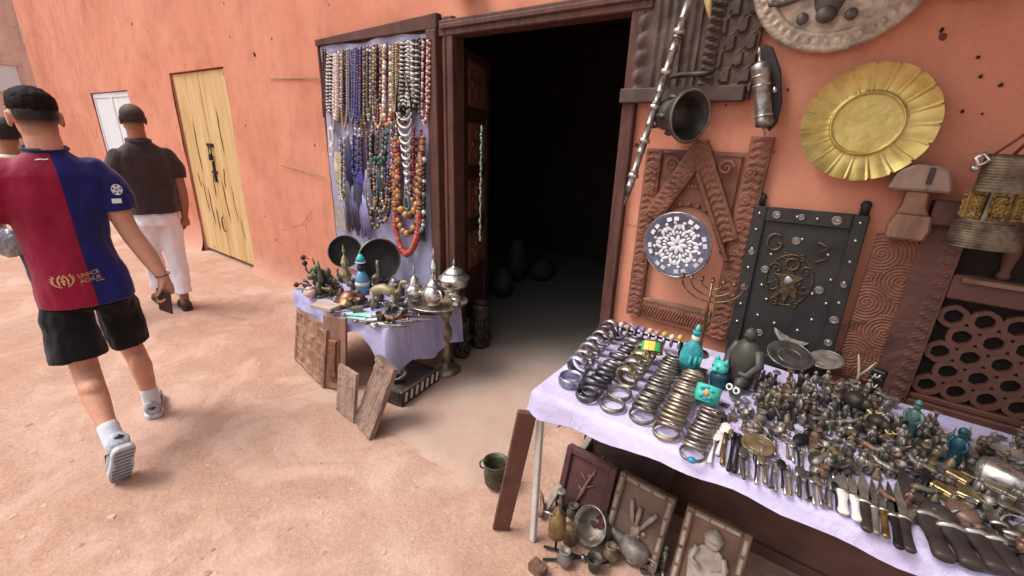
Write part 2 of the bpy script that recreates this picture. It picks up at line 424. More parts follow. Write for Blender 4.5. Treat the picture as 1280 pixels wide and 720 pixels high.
    for i in range(2):
        x0 = .008+i*(W2+.008)
        leafo = thing('door_leaf', '', 'x', (0, 0, 0)); del leafo['category'], leafo['label']
        leafo.parent = door
        n = 2; pw = W2/n
        for k in range(n):
            m = M(); m.box(x0+k*pw+.002, x0+(k+1)*pw-.002, R.uniform(-.003, .003), .03, R.uniform(0, .012), YZ1-.06)
            m.build('plank', YEL, leafo, .003)
    cx = .008+W2
    m = M(); m.box(cx-.07, cx+.1, -.016, -.004, 1.32, 1.36); m.tube([(cx+.02+.035*math.cos(t), -.022, 1.28+.05*math.sin(t)) for t in [PI*2*k/10 for k in range(10)]], .007, 5, closed=True)
    m.box(cx-.005, cx+.05, -.04, -.015, 1.17, 1.24); m.box(cx-.06, cx+.08, -.014, -.004, 1.02, 1.05); m.box(cx+.0, cx+.035, -.02, -.004, .92, 1.16)
    m.build('hasp', BLACKI, door, .003)
    m = M(); m.tube([(cx+.06+.05*math.cos(t), -.03, .42+.09*math.sin(t)) for t in [PI*.5+PI*k/8 for k in range(9)]], .007, 5); m.build('handle', BLACKI, door)
    m = M()                                      # long gouges in the planks
    for (x, z, l, tl) in [(.3, .5, .42, .05), (.42, .35, .5, .03), (.66, .72, .34, -.04), (.86, .45, .5, .06), (.98, .85, .26, -.05), (1.1, .5, .4, .03), (.55, .3, .3, .02), (.2, .8, .2, .04), (1.2, .3, .25, .03), (1.05, 1.25, .5, .01), (.35, 1.0, .6, .01)]:
        m.tube([(x+tl*t+.008*math.sin(9*t), -.004, z+l*(1-t)) for t in (0, .25, .5, .75, 1)], [.001, .006, .004, .006, .001], 5, flat=.35)
    m.build('gouge', simple('gouge_wood', rgb(120,88,58), .8), door)
    door.parent = root; door.matrix_parent_inverse = root.matrix_world.inverted()
    # white metal double door
    WH = simple('white_door_paint', rgb(214,216,222), .45, 0, .08, 6)
    door = thing('door', '', 'x', (WX0, D+.03, .02)); del door['category']; door['label'] = 'white metal double door with a small lock'
    W2 = (WX1-WX0)/2-.01
    for i in range(2):
        m = M(); x0 = .006+i*(W2+.008)
        m.box(x0, x0+W2, 0, .04, 0, WZ1-.03)
        for a, b in ((0, .06), (W2-.06, W2)): m.box(x0+a, x0+b, -.012, 0, 0, WZ1-.03)
        for z in (0, .95, WZ1-.1): m.box(x0+.06, x0+W2-.06, -.01, 0, z, z+.07)
        m.build('door_leaf', WH, door, .004)
    m = M(); m.box(W2-.07, W2+.09, -.03, -.012, 1.12, 1.17); m.box(W2, W2+.04, -.035, -.012, .88, 1.0); m.ell((W2+.1, -.04, .94), .03)
    m.build('lock', simple('grey_iron', rgb(70,72,80), .5, .5), door, .003)
    door.parent = root; door.matrix_parent_inverse = root.matrix_world.inverted()
    # small twig and wire left in the plaster
    tw = simple('twig', rgb(150,142,92), .8)
    for pts, r in (([(335,97),(360,98),(385,97),(399,99)], .004), ([(350,205),(375,212),(405,222)], .003)):
        m = M(); m.tube([wp(x, y, D-.012) for x, y in pts], r, 5); o = m.build('wire', tw, root); o.matrix_parent_inverse = root.matrix_world.inverted()
build_wall()
def chips():
    hole = simple('hole_shade_brown', rgb(52,32,27), .95)  # flat dark discs stand in for the shade inside small plaster holes
    root = bpy.data.objects['building']
    for x, y, r in [(1226,96,.011),(1251,106,.012),(1203,139,.010),(1177,38,.012),(985,112,.009),(1228,142,.006),(1222,72,.010),(1010,50,.006),(318,68,.025),(165,30,.02),(968,190,.006),(1145,148,.007),(345,300,.015)]:
        r *= .6; p = wp(x, y, D-.001); m = M(); n = 9
        m.prism([(p.x+r*R.uniform(.5, 1.1)*math.cos(2*PI*k/n), p.z+r*R.uniform(.6, 1.5)*math.sin(2*PI*k/n)) for k in range(n)], -D+.0045, -D-.004, RX(PI/2))
        o = m.build('plaster_hole', hole, root); o.matrix_parent_inverse = root.matrix_world.inverted()
chips()

def build_end_house():
    X0 = -18.5
    root = thing('house', 'pale pink house closing the far end of the lane beyond the corner', 'house', (X0, 0, 0))
    m = M(); m.box(-6, 0, -9, 9.5, -.1, 7); m.build('wall', PLASTER2, root)
    c = xp(9, 97, X0)
    m = M(); m.box(.0, .05, c.y-.30, c.y+.22, c.z-.36, c.z+.30); m.build('window', simple('white_shutter', rgb(222,224,228), .5, 0, .06, 5), root, .01)
    m = M(); m.box(.03, .08, c.y-.36, c.y+.28, c.z+.30, c.z+.36); m.build('window_ledge', PLASTER2, root, .01)
    m = M(); a = xp(18, 0, X0); b = xp(30, 55, X0); m.tube([(.04, a.y, a.z+1), (.04, a.y, a.z), (.04, b.y, b.z), (.06, b.y+.1, b.z-.1)], .035, 6); m.build('cable', simple('pale_cable', rgb(220,206,196), .7), root)
build_end_house()

# low stones on the earth
def stones():
    ST = [simple('stone_pale', rgb(196,162,140), .9, 0, .2, 30, .5), simple('stone_brown', rgb(170,134,114), .9, 0, .2, 30, .5)]
    first = []
    for k in range(4):
        bm = bmesh.new(); bmesh.ops.create_icosphere(bm, subdivisions=2, radius=1)
        for v in bm.verts: v.co *= 1+.42*fbm(v.co.x*1.6+k*9, v.co.y*1.6, v.co.z*1.6, 3); v.co.z *= .42
        me = bpy.data.meshes.new('stone'); bm.to_mesh(me); bm.free()
        for p in me.polygons: p.use_smooth = False
        me.materials.append(ST[k % 2]); first.append(me)
    pts = [(40,565,.022),(15,645,.02),(55,630,.016),(140,645,.022),(150,600,.01),(258,716,.026),(265,685,.014),(360,660,.02),(235,640,.012),(405,690,.016),(300,560,.012),(325,455,.014),(300,398,.014),(325,470,.01),(60,470,.01),(35,530,.026),(205,440,.014),(350,345,.03),(480,690,.016),(560,650,.012),(440,610,.012),(670,715,.03),(690,705,.026),(520,600,.012),(230,410,.012),(345,560,.01),(100,680,.016),(215,700,.012)]
    pts += [(R.uniform(0, 640), R.uniform(420, 719), R.choice([.003,.004,.004,.005,.005,.006,.007,.009,.013])) for _ in range(230)]
    for x, y, r in pts:
        if x > 450 and y < 600 and r < .012: continue
        r *= .75; g = gp(x, y); o = bpy.data.objects.new('stone', R.choice(first)); COL.objects.link(o)
        o.location = (g.x, g.y, ground_z(g.x, g.y)-.003-r*.05); o.scale = (r*R.uniform(.8,1.5), r*R.uniform(.8,1.2), r); o.rotation_euler = (0, 0, R.uniform(0, 6))
        tag(o, 'small dusty stone lying loose on the bare earth of the lane', 'stone', 'loose stones on the lane')
stones()

def added_awning():  # out-of-view mat on poles, added to shade the right of the stall
    t = thing('added_awning', 'unseen reed mat on wooden poles, added to shade the long stall table', 'added_awning', (-.55, D-.01, 2.72))
    reed = wood('dry_reed', rgb(150,116,84), rgb(96,70,50), (60, 3, 3), .85)
    for k in range(4):
        m = M(); m.tube([(.1+k*1.05, .0, .02), (.1+k*1.05, -1.55, -.06)], .025, 8); m.build('pole', DKWOOD, t)
    m = M(); m.tube([(-.05, -1.5, -.095), (3.4, -1.5, -.095)], .028, 8); m.build('cross_pole', DKWOOD, t)
    n = 120; m = M()
    for k in range(n):
        y = -1.6*k/n
        m.tube([(-.1, y, .05+.05*y+.004*(k % 2)), (1.6, y+.004, .05+.05*y), (3.5, y, .05+.05*y+.004*(k % 3))], .0085, 5)
    o = m.build('reed_mat', reed, t); o['kind'] = 'stuff'
added_awning()

def jar(label, p, r, h):
    m = M(); m.lathe([(0, 0), (r*.6, 0), (r*.9, h*.25), (r, h*.5), (r*.75, h*.8), (r*.45, h*.9), (r*.55, h), (r*.45, h), (0, h*.85)], 24)
    o = m.build('jar', simple('dusty_dark_clay', rgb(58,50,46), .7, 0, .3, 12)); o.location = (p.x, p.y, .02); tag(o, label, 'jar', 'jars inside the dark shop')
jar('round dark jar in the gloom just inside the doorway, left one', gp(628, 372), .12, .30)
jar('tall dark jar in the gloom behind the round one inside the doorway', gp(645, 352), .13, .48)
jar('low wide dark jar in the gloom, farthest right of the jars inside the shop', gp(676, 350), .16, .24)
# ================================================================== THINGS ON THE WALL RIGHT OF THE DOOR
W_DARK = wood('weathered_dark_wood', rgb(84,68,62), rgb(44,34,31), (5, 5, 5), .7)
W_BROWN = wood('carved_brown_wood', rgb(124,80,64), rgb(82,48,38), (6, 6, 6), .65)
W_RED = wood('dark_red_wood', rgb(96,62,53), rgb(60,39,34), (5, 5, 5), .6)
W_GREY = wood('grey_bleached_wood', rgb(150,126,112), rgb(100,80,70), (24, 24, 3), .75)
W_PALE = wood('dusty_pale_wood', rgb(138,104,84), rgb(92,66,54), (14, 14, 3), .75)
SILV = metal('tarnished_silver', rgb(176,168,162), rgb(92,84,80), .38, 24)
SILVB = metal('bright_silver', rgb(214,208,200), rgb(150,142,136), .26, 30)
PEWT = metal('grey_pewter', rgb(150,140,130), rgb(100,92,86), .5, 16, .6)
GOLD = metal('hammered_brass', rgb(206,184,116), rgb(176,150,84), .44, 12, .7)
BRASS = metal('dull_brass', rgb(160,132,82), rgb(84,66,40), .4, 26)
BRONZE = metal('dark_bronze', rgb(92,80,64), rgb(46,40,34), .45, 24, .75)
IRONG = metal('grey_iron_patina', rgb(92,86,82), rgb(52,48,46), .5, 14, .6)
COPPER = metal('worn_copper', rgb(168,116,88), rgb(110,76,60), .4, 26)
LEATH = simple('dark_leather', rgb(46,40,42), .55, 0, .3, 30)
def wpt(x, y, dy=0.0): return wp(x, y, D-dy)

def gauss(d, s): return math.exp(-(d/s)**2)
def saw(x): return abs((x % 1)-.5)*2
# --- large dark carved panel above
def carved_panel_big():
    t = thing('carved_relief', 'big dark weathered wooden panel carved with rope and beads, at the top beside the doorway', 'carved panel', (-.945, D-.03, 1.785))
    def fn(u, v):
        h = 0
        rope = u*.56-.37-.03*(v)
        h += .022*(abs(rope) < .03)*(.5+.5*math.cos(2*PI*(v*26+rope*9)))*math.sqrt(max(0, 1-(rope/.03)**2))
        if .04 < u < .16: h += .016*gauss(u-.1, .04)*abs(math.sin(v*34))
        if .2 < u < .58: h += .010*saw(v*3+abs(u-.39)*3)+.008*(abs(u-.39) < .06)+.004*math.sin(u*90)
        if u > .74: h += .012*(math.sin(u*45)*math.sin(v*40) > .1)
        h += .004*fbm(u*7, v*9, 3.3)
        return h if v > .03 else .002
    m = M(); m.relief(.55, .8, .025, fn, 70, 100); m.build('carved_board', W_DARK, t)
    m = M(); m.box(-.012, .535, -.03, .02, -.008, .055); m.build('bottom_rail', W_DARK, t, .005)
    m = M(); m.tube([(.2, -.045, .09), (.28, -.05, .1), (.38, -.05, .1), (.41, -.045, .115)], [.008, .012, .012, .007], 7); m.ell((.2, -.045, .1), (.018, .018, .02)); m.build('bolt', IRONG, t)
carved_panel_big()
m = M(); a = wpt(884, -8, .09); b = wpt(887, 23, .09)
m.tube([a, a.lerp(b, .5), b], [.016, .013, .003], 8); tag(m.build('horn_tip', simple('old_ivory', rgb(206,184,120), .5)), 'pale yellow pointed tip hanging in front of the big dark panel', 'horn')

# --- ornate metal staff
def staff():
    a = wpt(866, -14, .14); b = wpt(780, 256, .16)
    t = thing('ornate_staff', 'long ringed silver staff hanging aslant at the edge of the doorway', 'staff', frame(b, (1, 0, 0), a-b))
    L = (a-b).length
    m = M(); pr = [(.0005, 0), (.004, .004), (.005, .03), (.010, .036), (.013, .05)]
    z = .05; k = 0
    while z < L:
        seg = .05+.02*((k*7) % 3); r = .0150+.0015*(k % 2)
        pr += [(r, z), (r, z+seg-.012), (r*1.2, z+seg-.010), (r*1.25, z+seg-.006), (r*1.1, z+seg-.004), (r*1.22, z+seg-.001)]; z += seg; k += 1
    pr.append((.001, z))
    m.lathe(pr, 14); m.build('shaft', SILV, t)
    for f in (.16, .34, .5, .66, .83):
        m = M(); m.lathe([(.015, -.012), (.023, -.01), (.026, 0), (.023, .01), (.015, .012)], 14, TR(0, 0, L*f)); m.build('collar', SILVB, t)
staff()

# --- bell shaped mortar with open mouth
def mortar():
    c = wpt(863, 145, .17)
    ax = Vector((.84, -.52, -.06)).normalized()
    t = thing('mortar', 'grey bronze bell-shaped mortar with its open mouth turned outward below the big panel', 'mortar', frame(c, (0, 0, 1), ax))
    m = M(); m.lathe([(0, -.17), (.055, -.168), (.066, -.15), (.07, -.10), (.082, -.05), (.10, -.012), (.112, 0), (.108, .003), (.1, -.004), (.088, -.02), (.072, -.06), (.06, -.12), (0, -.135)], 32); m.build('cup', IRONG, t)
    for k in range(5):
        a = 2*PI*k/5+.4
        m = M(); m.ell((.077*math.cos(a), .077*math.sin(a), -.095), (.012, .012, .028)); m.build('lug', IRONG, t)
    m = M(); m.torus(.103, .006, TR(0, 0, .001), 32, 6); m.build('rim', PEWT, t)
    m = M(); m.tube([(-.04, .0, -.165), (-.05, .0, -.2), (-.06, .02, -.235)], .009, 6); m.build('hanger', BLACKI, t)
mortar()

# --- gabled window frame of carved brown wood
def arch():
    X0, Z0 = -.80, .712
    t = thing('window_frame', 'brown carved wooden frame with a pointed gable, round plate hung before it', 'carved frame', (X0, D-.01, Z0))
    def chev(s):
        def fn(u, v):
            e = min(u, 1-u)
            return .022+.005*(saw(v*s+abs(u-.5)*1.2) > .5)*(e > .16)+.004*(e > .08)+.002*fbm(u*5, v*20, 1)
        return fn
    def waves(s):
        def fn(u, v):
            e = min(v, 1-v); return .02+.005*(math.sin(u*s+3*math.sin(v*6)) > 0)*(e > .15)+.002*fbm(u*20, v*5, 2)
        return fn
    m = M(); m.relief(.078, .86, .008, chev(26), 10, 150); m.build('stile', W_BROWN, t)
    m = M(); m.relief(.088, .93, .008, chev(28), 10, 160, TR(.425, 0, 0) @ RY(math.radians(1.2))); m.build('stile', W_BROWN, t)
    m = M(); m.relief(.345, .095, .008, waves(150), 120, 8, TR(.079, .001, 0)); m.build('rail', W_BROWN, t)
    m = M(); m.prism([(.08, .098), (.42, .098), (.42, .12), (.08, .112)], -.001, .018, RX(PI/2)); m.build('lip', W_PALE, t)
    # gable arms
    ap = (.25, .865)
    for s, (bx, bz) in ((-1, (.075, .545)), (1, (.437, .48))):
        dx, dz = bx-ap[0], bz-ap[1]; L = math.hypot(dx, dz); an = math.atan2(dx, -dz)
        m = M(); m.relief(.085, L+.03, .008, chev(14), 10, 60, TR(bx, -.018, bz) @ RY(-math.atan2(ap[0]-bx, ap[1]-bz)*-1) @ TR(-.042, 0, 0)); m.build('gable_arm', W_BROWN, t)
    m = M(); pts = [(ap[0]+.01+(.44-ap[0])*k/40, -.05, ap[1]-.1-(.38)*k/40) for k in range(41)]
    m.tube(pts, [.009+.004*(k % 2) for k in range(41)], 7); m.build('rope_moulding', W_BROWN, t)
    # board behind the gable with an arched lower edge
    arc = [(.237+.17*math.cos(a), .42+.19*math.sin(a)) for a in [PI*k/16 for k in range(17)]]
    m = M(); m.prism([(.078, .42), (.078, .86), (.425, .86), (.425, .42)]+arc, -.006, .010, RX(PI/2)); m.build('tympanum', W_BROWN, t, .002)
    for sx in (.135, .372):
        m = M(); m.tube([(sx+.034*(1-k/40)*math.cos(k*.28), -.034, .795+.034*(1-k/40)*math.sin(k*.28)) for k in range(40)], [.009*(1-k/60) for k in range(40)], 6)
        m.build('scroll', W_BROWN, t)
    m = M(); m.box(.0, .52, -.016, .0, .845, .862); m.build('top_rail', W_BROWN, t)
    for k in range(15):
        a = PI*k/14; m = M(); m.ell((.237+.178*math.cos(a), -.014, .42+.198*math.sin(a)), (.012, .010, .012), ID, 8, 6); m.build('bead_boss', W_BROWN, t)
    for x in (.039, .47):
        for k in range(7):
            m = M(); m.lathe([(.026, 0), (.024, .006), (.016, .008), (.012, .004), (.006, .009), (0, .010)], 12, TR(x, -.024, .09+.115*k) @ RX(PI/2)); m.build('rosette', W_BROWN, t)
    for k in range(9):
        m = M(); m.prism([(-.010, 0), (.010, 0), (0, .018)], 0, .006, TR(.17+.017*k, -.018, .70-.0) @ RX(PI/2)); m.build('tooth', W_BROWN, t)
arch()

# --- painted plate
def plate():
    c = Vector((-.57, D-.10, 1.145))
    t = thing('plate', 'round blue and white inlaid plate with flower pattern hung on the brown gabled frame', 'plate', TR(c) @ RX(math.radians(92)))
    base = simple('slate_blue_glaze', rgb(104,106,128), .25, .3, .5, 30)
    wht = simple('white_inlay', rgb(214,212,214), .35, 0, .08, 60)
    m = M(); m.lathe([(0, -.02), (.1, -.018), (.15, -.004), (.158, .004), (.157, .009), (.142, .008), (.112, -.004), (0, -.008)], 56); m.build('dish', base, t)
    m = M(); m.torus(.155, .005, TR(0, 0, .006), 56, 6); m.build('rim', SILV, t)
    for k in range(24):
        a = 2*PI*(k+.5)/24
        if k % 3 == 2: continue
        m = M(); m.box(-.011, .011, -.0145, .0145, 0, .003, RZ(a) @ TR(.133, 0, .0035) @ RZ(PI/2) @ RX(.16)); m.build('rim_tile', wht, t)
    def petal(a, r, l, w_, z):
        m = M(); m.ell((0, 0, 0), (l, w_, .0025), RZ(a) @ TR(r, 0, z), 10, 4); m.build('petal', wht, t)
    for k in range(8): petal(2*PI*k/8, .027, .023, .0105, -.006)
    for k in range(8):
        a = 2*PI*(k+.5)/8
        petal(a, .062, .018, .009, -.005)
        for s in (-1, 1):
            m = M(); m.ell((0, 0, 0), (.019, .0085, .0025), RZ(a) @ TR(.085, .016*s, -.0035) @ RZ(s*.75), 10, 4); m.build('petal', wht, t)
        petal(2*PI*k/8, .088, .015, .010, -.0035); petal(2*PI*k/8+.12, .060, .010, .006, -.005); petal(2*PI*k/8-.12, .060, .010, .006, -.005)
        petal(a+.19, .108, .008, .009, -.001); petal(a-.19, .108, .008, .009, -.001)
plate()

# --- powder flask
def flask():
    a = wpt(949, 58, .09); b = wpt(956, 172, .09)
    t = thing('powder_flask', 'silver cylindrical flask with pointed finials hung left of the golden tray', 'flask', frame(b, (1, 0, 0), a-b)); L = (a-b).length
    m = M(); m.lathe([(0, 0), (.004, .01), (.004, .03), (.009, .04), (.03, .045), (.034, .052), (.034, .07), (.031, .075), (.031, L-.1), (.034, L-.095), (.034, L-.07), (.022, L-.06), (.008, L-.055), (.006, L-.03), (.01, L-.022), (.001, L)], 20); m.build('barrel', SILV, t)
    for z in (.085, .2, L-.11):
        m = M(); m.torus(.032, .0035, TR(0, 0, z), 20, 6); m.build('band', SILVB, t)
    m = M(); m.prism([(.0, .02), (.03, .05), (.05, .12), (.052, L-.1), (.03, L-.01), (.0, L+.01), (-.03, L-.05), (-.04, .1)], .035, .05, RX(PI/2) @ SCL(1, 1, -1) @ TR(.012, 0, 0)); m.build('leather_back', LEATH, t, .004)
    m = M(); m.ell((.045, -.012, .17), (.008, .008, .012)); m.build('stud', SILVB, t)
flask()

def disc(m, Rr, fn, nr, na, t=.01, T=ID):
    # round tray facing local -y, centre at origin; fn(r/R, angle) -> height
    q0 = fn(0, 0); vs = [(0, -(q0[0] if isinstance(q0, tuple) else q0), 0)]; fs = []
    for k in range(1, nr+1):
        for i in range(na):
            a = 2*PI*i/na; q = fn(k/nr, a); sc = q[1] if isinstance(q, tuple) else 1; h = q[0] if isinstance(q, tuple) else q
            vs.append((Rr*sc*k/nr*math.cos(a), -h, Rr*sc*k/nr*math.sin(a)))
    for i in range(na): fs.append((0, 1+i, 1+(i+1) % na))
    for k in range(nr-1):
        b = 1+k*na
        for i in range(na): fs.append((b+i, b+na+i, b+na+(i+1) % na, b+(i+1) % na))
    m.add(vs, fs, True, T)
    b = 1+(nr-1)*na; rim = vs[b:]
    m.add(rim+[(x*.97, t, z*.97) for x, y, z in rim], [(i, na+i, na+(i+1) % na, (i+1) % na) for i in range(na)]+[tuple(range(na, 2*na))], True, T)
# --- carved grey tray with an ox head
def ox_tray():
    t = thing('carved_tray', 'large round grey tray carved with an ox head and garlands, above the golden tray', 'tray', (-.165, D-.03, 2.232))
    stone = metal('greyed_silver', rgb(190,172,154), rgb(134,118,104), .55, 24, .25)
    def fn(r, a):
        h = .012
        if r > .9: h += .012*math.sqrt(max(0, 1-((r-.95)/.05)**2))*(.9+.1*math.cos(80*a+70*r))
        elif r > .82: h += .008+.005*(math.cos(48*a) > 0)*(r > .835)
        elif r > .78: h += .012
        else: h += .0015*fbm(r*6*math.cos(a), r*6*math.sin(a), 4)
        return h
    m = M(); disc(m, .29, fn, 60, 352, .012); m.build('disc', stone, t)
    dk = metal('dark_relief', rgb(104,96,92), rgb(66,60,58), .5, 20, .4)
    m = M(); m.ell((0, 0, 0), (.05, .022, .075), TR(-.02, -.022, -.10)); m.ell((0, 0, 0), (.034, .02, .03), TR(-.02, -.03, -.165)); m.build('ox_head', dk, t)
    for s in (-1, 1):
        m = M(); m.tube([(-.02+s*.03, -.025, -.06), (-.02+s*.085, -.03, -.055), (-.02+s*.105, -.03, -.02), (-.02+s*.09, -.03, .02)], [.016, .015, .011, .003], 8); m.build('horn', dk, t)
        m = M(); m.ell((0, 0, 0), (.032, .01, .014), TR(-.02+s*.07, -.022, -.085) @ RY(s*.5)); m.build('ear', dk, t)
        m = M(); m.tube([(-.02+s*(.08+.012*k), -.022, -.115+.0005*(k-7)**2+.004*(k % 2)) for k in range(11)], [.008+.004*(k % 2) for k in range(11)], 7); m.build('garland', dk, t)
        m = M(); m.ell((-.02+s*.075, -.02, -.17+.0), (.02, .012, .02)); m.build('boss', dk, t)
        m = M(); m.tube([(-.02+s*.04, -.03, .06), (-.02+s*.14, -.03, .1), (-.02+s*.2, -.028, .07)], [.012, .014, .006], 7); m.build('leaf', dk, t)
ox_tray()
# --- golden fluted tray
def gold_tray():
    c = wpt(1083, 155, .05)
    t = thing('golden_tray', 'golden fluted round tray with a scalloped rim on the red wall', 'tray', TR(c) @ RX(math.radians(-4)))
    nf = 19
    def fn(r, a):
        f = (a*nf/(2*PI)) % 1; rid = max(0, 1-min(f, 1-f)/.06)
        if r < .50: return (.006+.001*fbm(r*12*math.cos(a), r*12*math.sin(a), 2), 1)
        if r < .56: return (.006+.010*math.sin((r-.5)/.06*PI), 1)
        q = (r-.56)/.44
        return (.004+.03*q*q+.007*rid*(1-.3*q)+.004*math.sin(f*PI), 1-.045*q*rid+.012*q*fbm(math.cos(a)*4, math.sin(a)*4, 1))
    m = M(); disc(m, .202, fn, 40, 228, .004); m.build('tray', GOLD, t)
    m = M(); m.torus(.107, .004, RX(PI/2) @ TR(0, 0, .016), 48, 6); m.build('inner_ring', GOLD, t)
gold_tray()

# --- studded dark door panel
def studded():
    w_, h_ = .40, .70
    t = thing('studded_panel', 'black panel studded with silver nails and medallions, standing behind the stall table', 'studded panel', TR(-.275, D-.075, .66) @ RX(math.radians(-4)) @ RY(math.radians(-1.0)))
    blk = wood('black_stained_wood', rgb(48,45,44), rgb(26,25,25), (6, 6, 6), .5)
    m = M(); m.box(0, w_, 0, .03, 0, h_); m.build('board', blk, t, .004)
    for x0, x1, z0, z1 in ((0, .05, 0, h_), (w_-.05, w_, 0, h_), (.05, w_-.05, h_-.06, h_), (.05, w_-.05, 0, .05)):
        m = M(); m.box(x0, x1, -.014, -.0005, z0, z1); m.build('frame_strip', blk, t, .004)
    for x in (.01, w_-.03):
        m = M(); m.lathe([(.016, 0), (.016, .03), (.019, .04), (.012, .052), (0, .055)], 10, TR(x+.01, .012, h_)); m.build('finial', blk, t)
    dots = [(.025+(w_-.05)*i/5, h_-.03) for i in range(6)]+[(.025, h_-.1-.085*i) for i in range(6)]+[(w_-.025, h_-.1-.085*i) for i in range(6)]
    dots += [(.10, .5), (.3, .53), (.33, .43), (.28, .36), (.3, .25), (.12, .3), (.1, .22), (.2, .58), (.17, .2), (.26, .19), (.09, .36), (.335, .33)]
    sm = M(); sm.lathe([(.0075, 0), (.0065, .004), (.003, .007), (0, .0075)], 10)
    me = sm.mesh('stud'); me.materials.append(SILVB)
    for k, (x, z) in enumerate(dots):
        o = bpy.data.objects.new('stud', me); COL.objects.link(o); o.parent = t
        inner = .05 < x < w_-.05 and .05 < z < h_-.06
        o.matrix_local = TR(x, 0 if inner else -.014, z) @ RX(PI/2)
    mm = M(); mm.lathe([(.017, 0), (.017, .003), (.013, .005), (.011, .003), (.006, .006), (0, .007)], 12)
    me2 = mm.mesh('medallion'); me2.materials.append(metal('dull_medal', rgb(150,138,130), rgb(96,86,80), .5, 40, .5))
    for x, z, s in ((.09, h_-.03, 1), (.18, h_-.03, .8), (.30, h_-.03, 1.1), (.18, .57, 1), (.09, .43, 1), (.30, .38, 1), (.025, .34, .9), (w_-.025, .27, 1), (w_-.025, .17, .9), (.12, .14, 1), (.025, .5, .8), (w_-.025, .42, .7)):
        o = bpy.data.objects.new('medallion', me2); COL.objects.link(o); o.parent = t
        inner = .05 < x < w_-.05 and .05 < z < h_-.06
        o.matrix_local = TR(x, 0 if inner else -.014, z) @ RX(PI/2) @ SCL(s, s, 1)
    br = metal('aged_letters', rgb(108,88,66), rgb(66,54,42), .45, 40, .7)
    # letter G
    m = M(); c = (.105, .555); rr = .03
    pts = [(c[0]+rr*math.cos(a), -.004, c[1]+rr*1.15*math.sin(a)) for a in [math.radians(50+k*20) for k in range(14)]]
    pts += [(c[0]+rr*.95, -.004, c[1]-.004), (c[0]+.008, -.004, c[1]-.004)]
    m.tube(pts, [.0055]*len(pts), 6); m.build('letter', br, t)
    # letter like an M on its side
    m = M(); q = [(.255, .575), (.300, .56), (.262, .53), (.300, .515), (.258, .49)]
    m.tube([(x, -.004, z) for x, z in q], .0055, 6); m.build('letter', br, t)
    # central brass emblem
    e = thing('emblem', '', 'x', (.185, -.002, .40)); del e['category'], e['label']; e.parent = t
    star = [(.062*(1 if k % 2 == 0 else .42)*math.cos(PI/2+PI*k/5), .07*(1 if k % 2 == 0 else .42)*math.sin(PI/2+PI*k/5)) for k in range(10)]
    m = M(); m.prism(star, 0, .006, RX(PI/2)); m.build('star', br, e, .002)
    m = M(); m.torus(.024, .005, TR(0, -.004, .07) @ RX(PI/2), 20, 6); m.build('ring', br, e)
    m = M(); m.prism([(-.035, -.03), (-.045, -.09), (-.015, -.06), (0, -.11), (.015, -.06), (.045, -.09), (.035, -.03)], 0, .006, RX(PI/2)); m.build('crest_foot', br, e, .002)
    m = M(); m.ell((0, -.008, 0), (.018, .008, .02)); m.build('boss', SILV, e)
    for s_ in (-1, 1):
        for (cx, cz, r0, a0) in ((.055, .045, .026, 0), (.06, -.03, .028, 2), (.035, -.095, .02, 4), (.03, .1, .016, 1)):
            m = M(); m.tube([(s_*(cx+r0*(1-k/26)*math.cos(a0+k*.36)), -.003, cz+r0*(1-k/26)*math.sin(a0+k*.36)) for k in range(24)], .0032, 5); m.build('scroll', br, e)
    m = M(); m.torus(.085, .003, TR(0, -.002, 0) @ RX(PI/2) @ SCL(1, 1.3, 1), 36, 5); m.build('oval_ring', br, e)
studded()

# --- carved post with a pale capital and swirl carving
def post():
    t = thing('carved_post', 'carved wooden post with pale domed cap right of the black studded panel', 'carved post', (.15, D-.015, .70))
    m = M(); m.prism([(-.018, .775), (.155, .775), (.15, .80), (.135, .845), (.10, .862), (.04, .865), (.0, .84)], -.005, .10, RX(PI/2)); m.build('cap', W_GREY, t, .008)
    m = M(); m.box(.078, .094, -.104, -.099, .80, .856); m.build('cap_notch', W_DARK, t, .004)
    m = M(); m.prism([(.03, .69), (.12, .69), (.105, .72), (.1, .775), (.04, .775), (.04, .72)], -.004, .085, RX(PI/2)); m.build('neck', W_PALE, t, .006)
    m = M(); m.prism([(.02, .60), (.125, .60), (.135, .64), (.13, .69), (.03, .69), (.018, .64)], -.003, .09, RX(PI/2)); m.build('collar', W_PALE, t, .008)
    cs = [(.03, .10, 1), (.11, .22, -1), (.03, .33, 1), (.11, .43, -1), (.03, .53, 1), (.10, .02, -1)]
    def fn(u, v):
        x, z = u*.14, v*.6
        d, cx, cz, s = min((math.hypot(x-a, z-b), a, b, s) for a, b, s in cs)
        ph = d/.0125+s*math.atan2(z-cz, x-cx)/(2*PI)
        return .03+.005*abs(math.sin(PI*ph))+.003*fbm(u*6, v*20, 4)
    m = M(); m.relief(.14, .6, .012, fn, 60, 250); m.build('swirl_board', W_BROWN, t)
post()

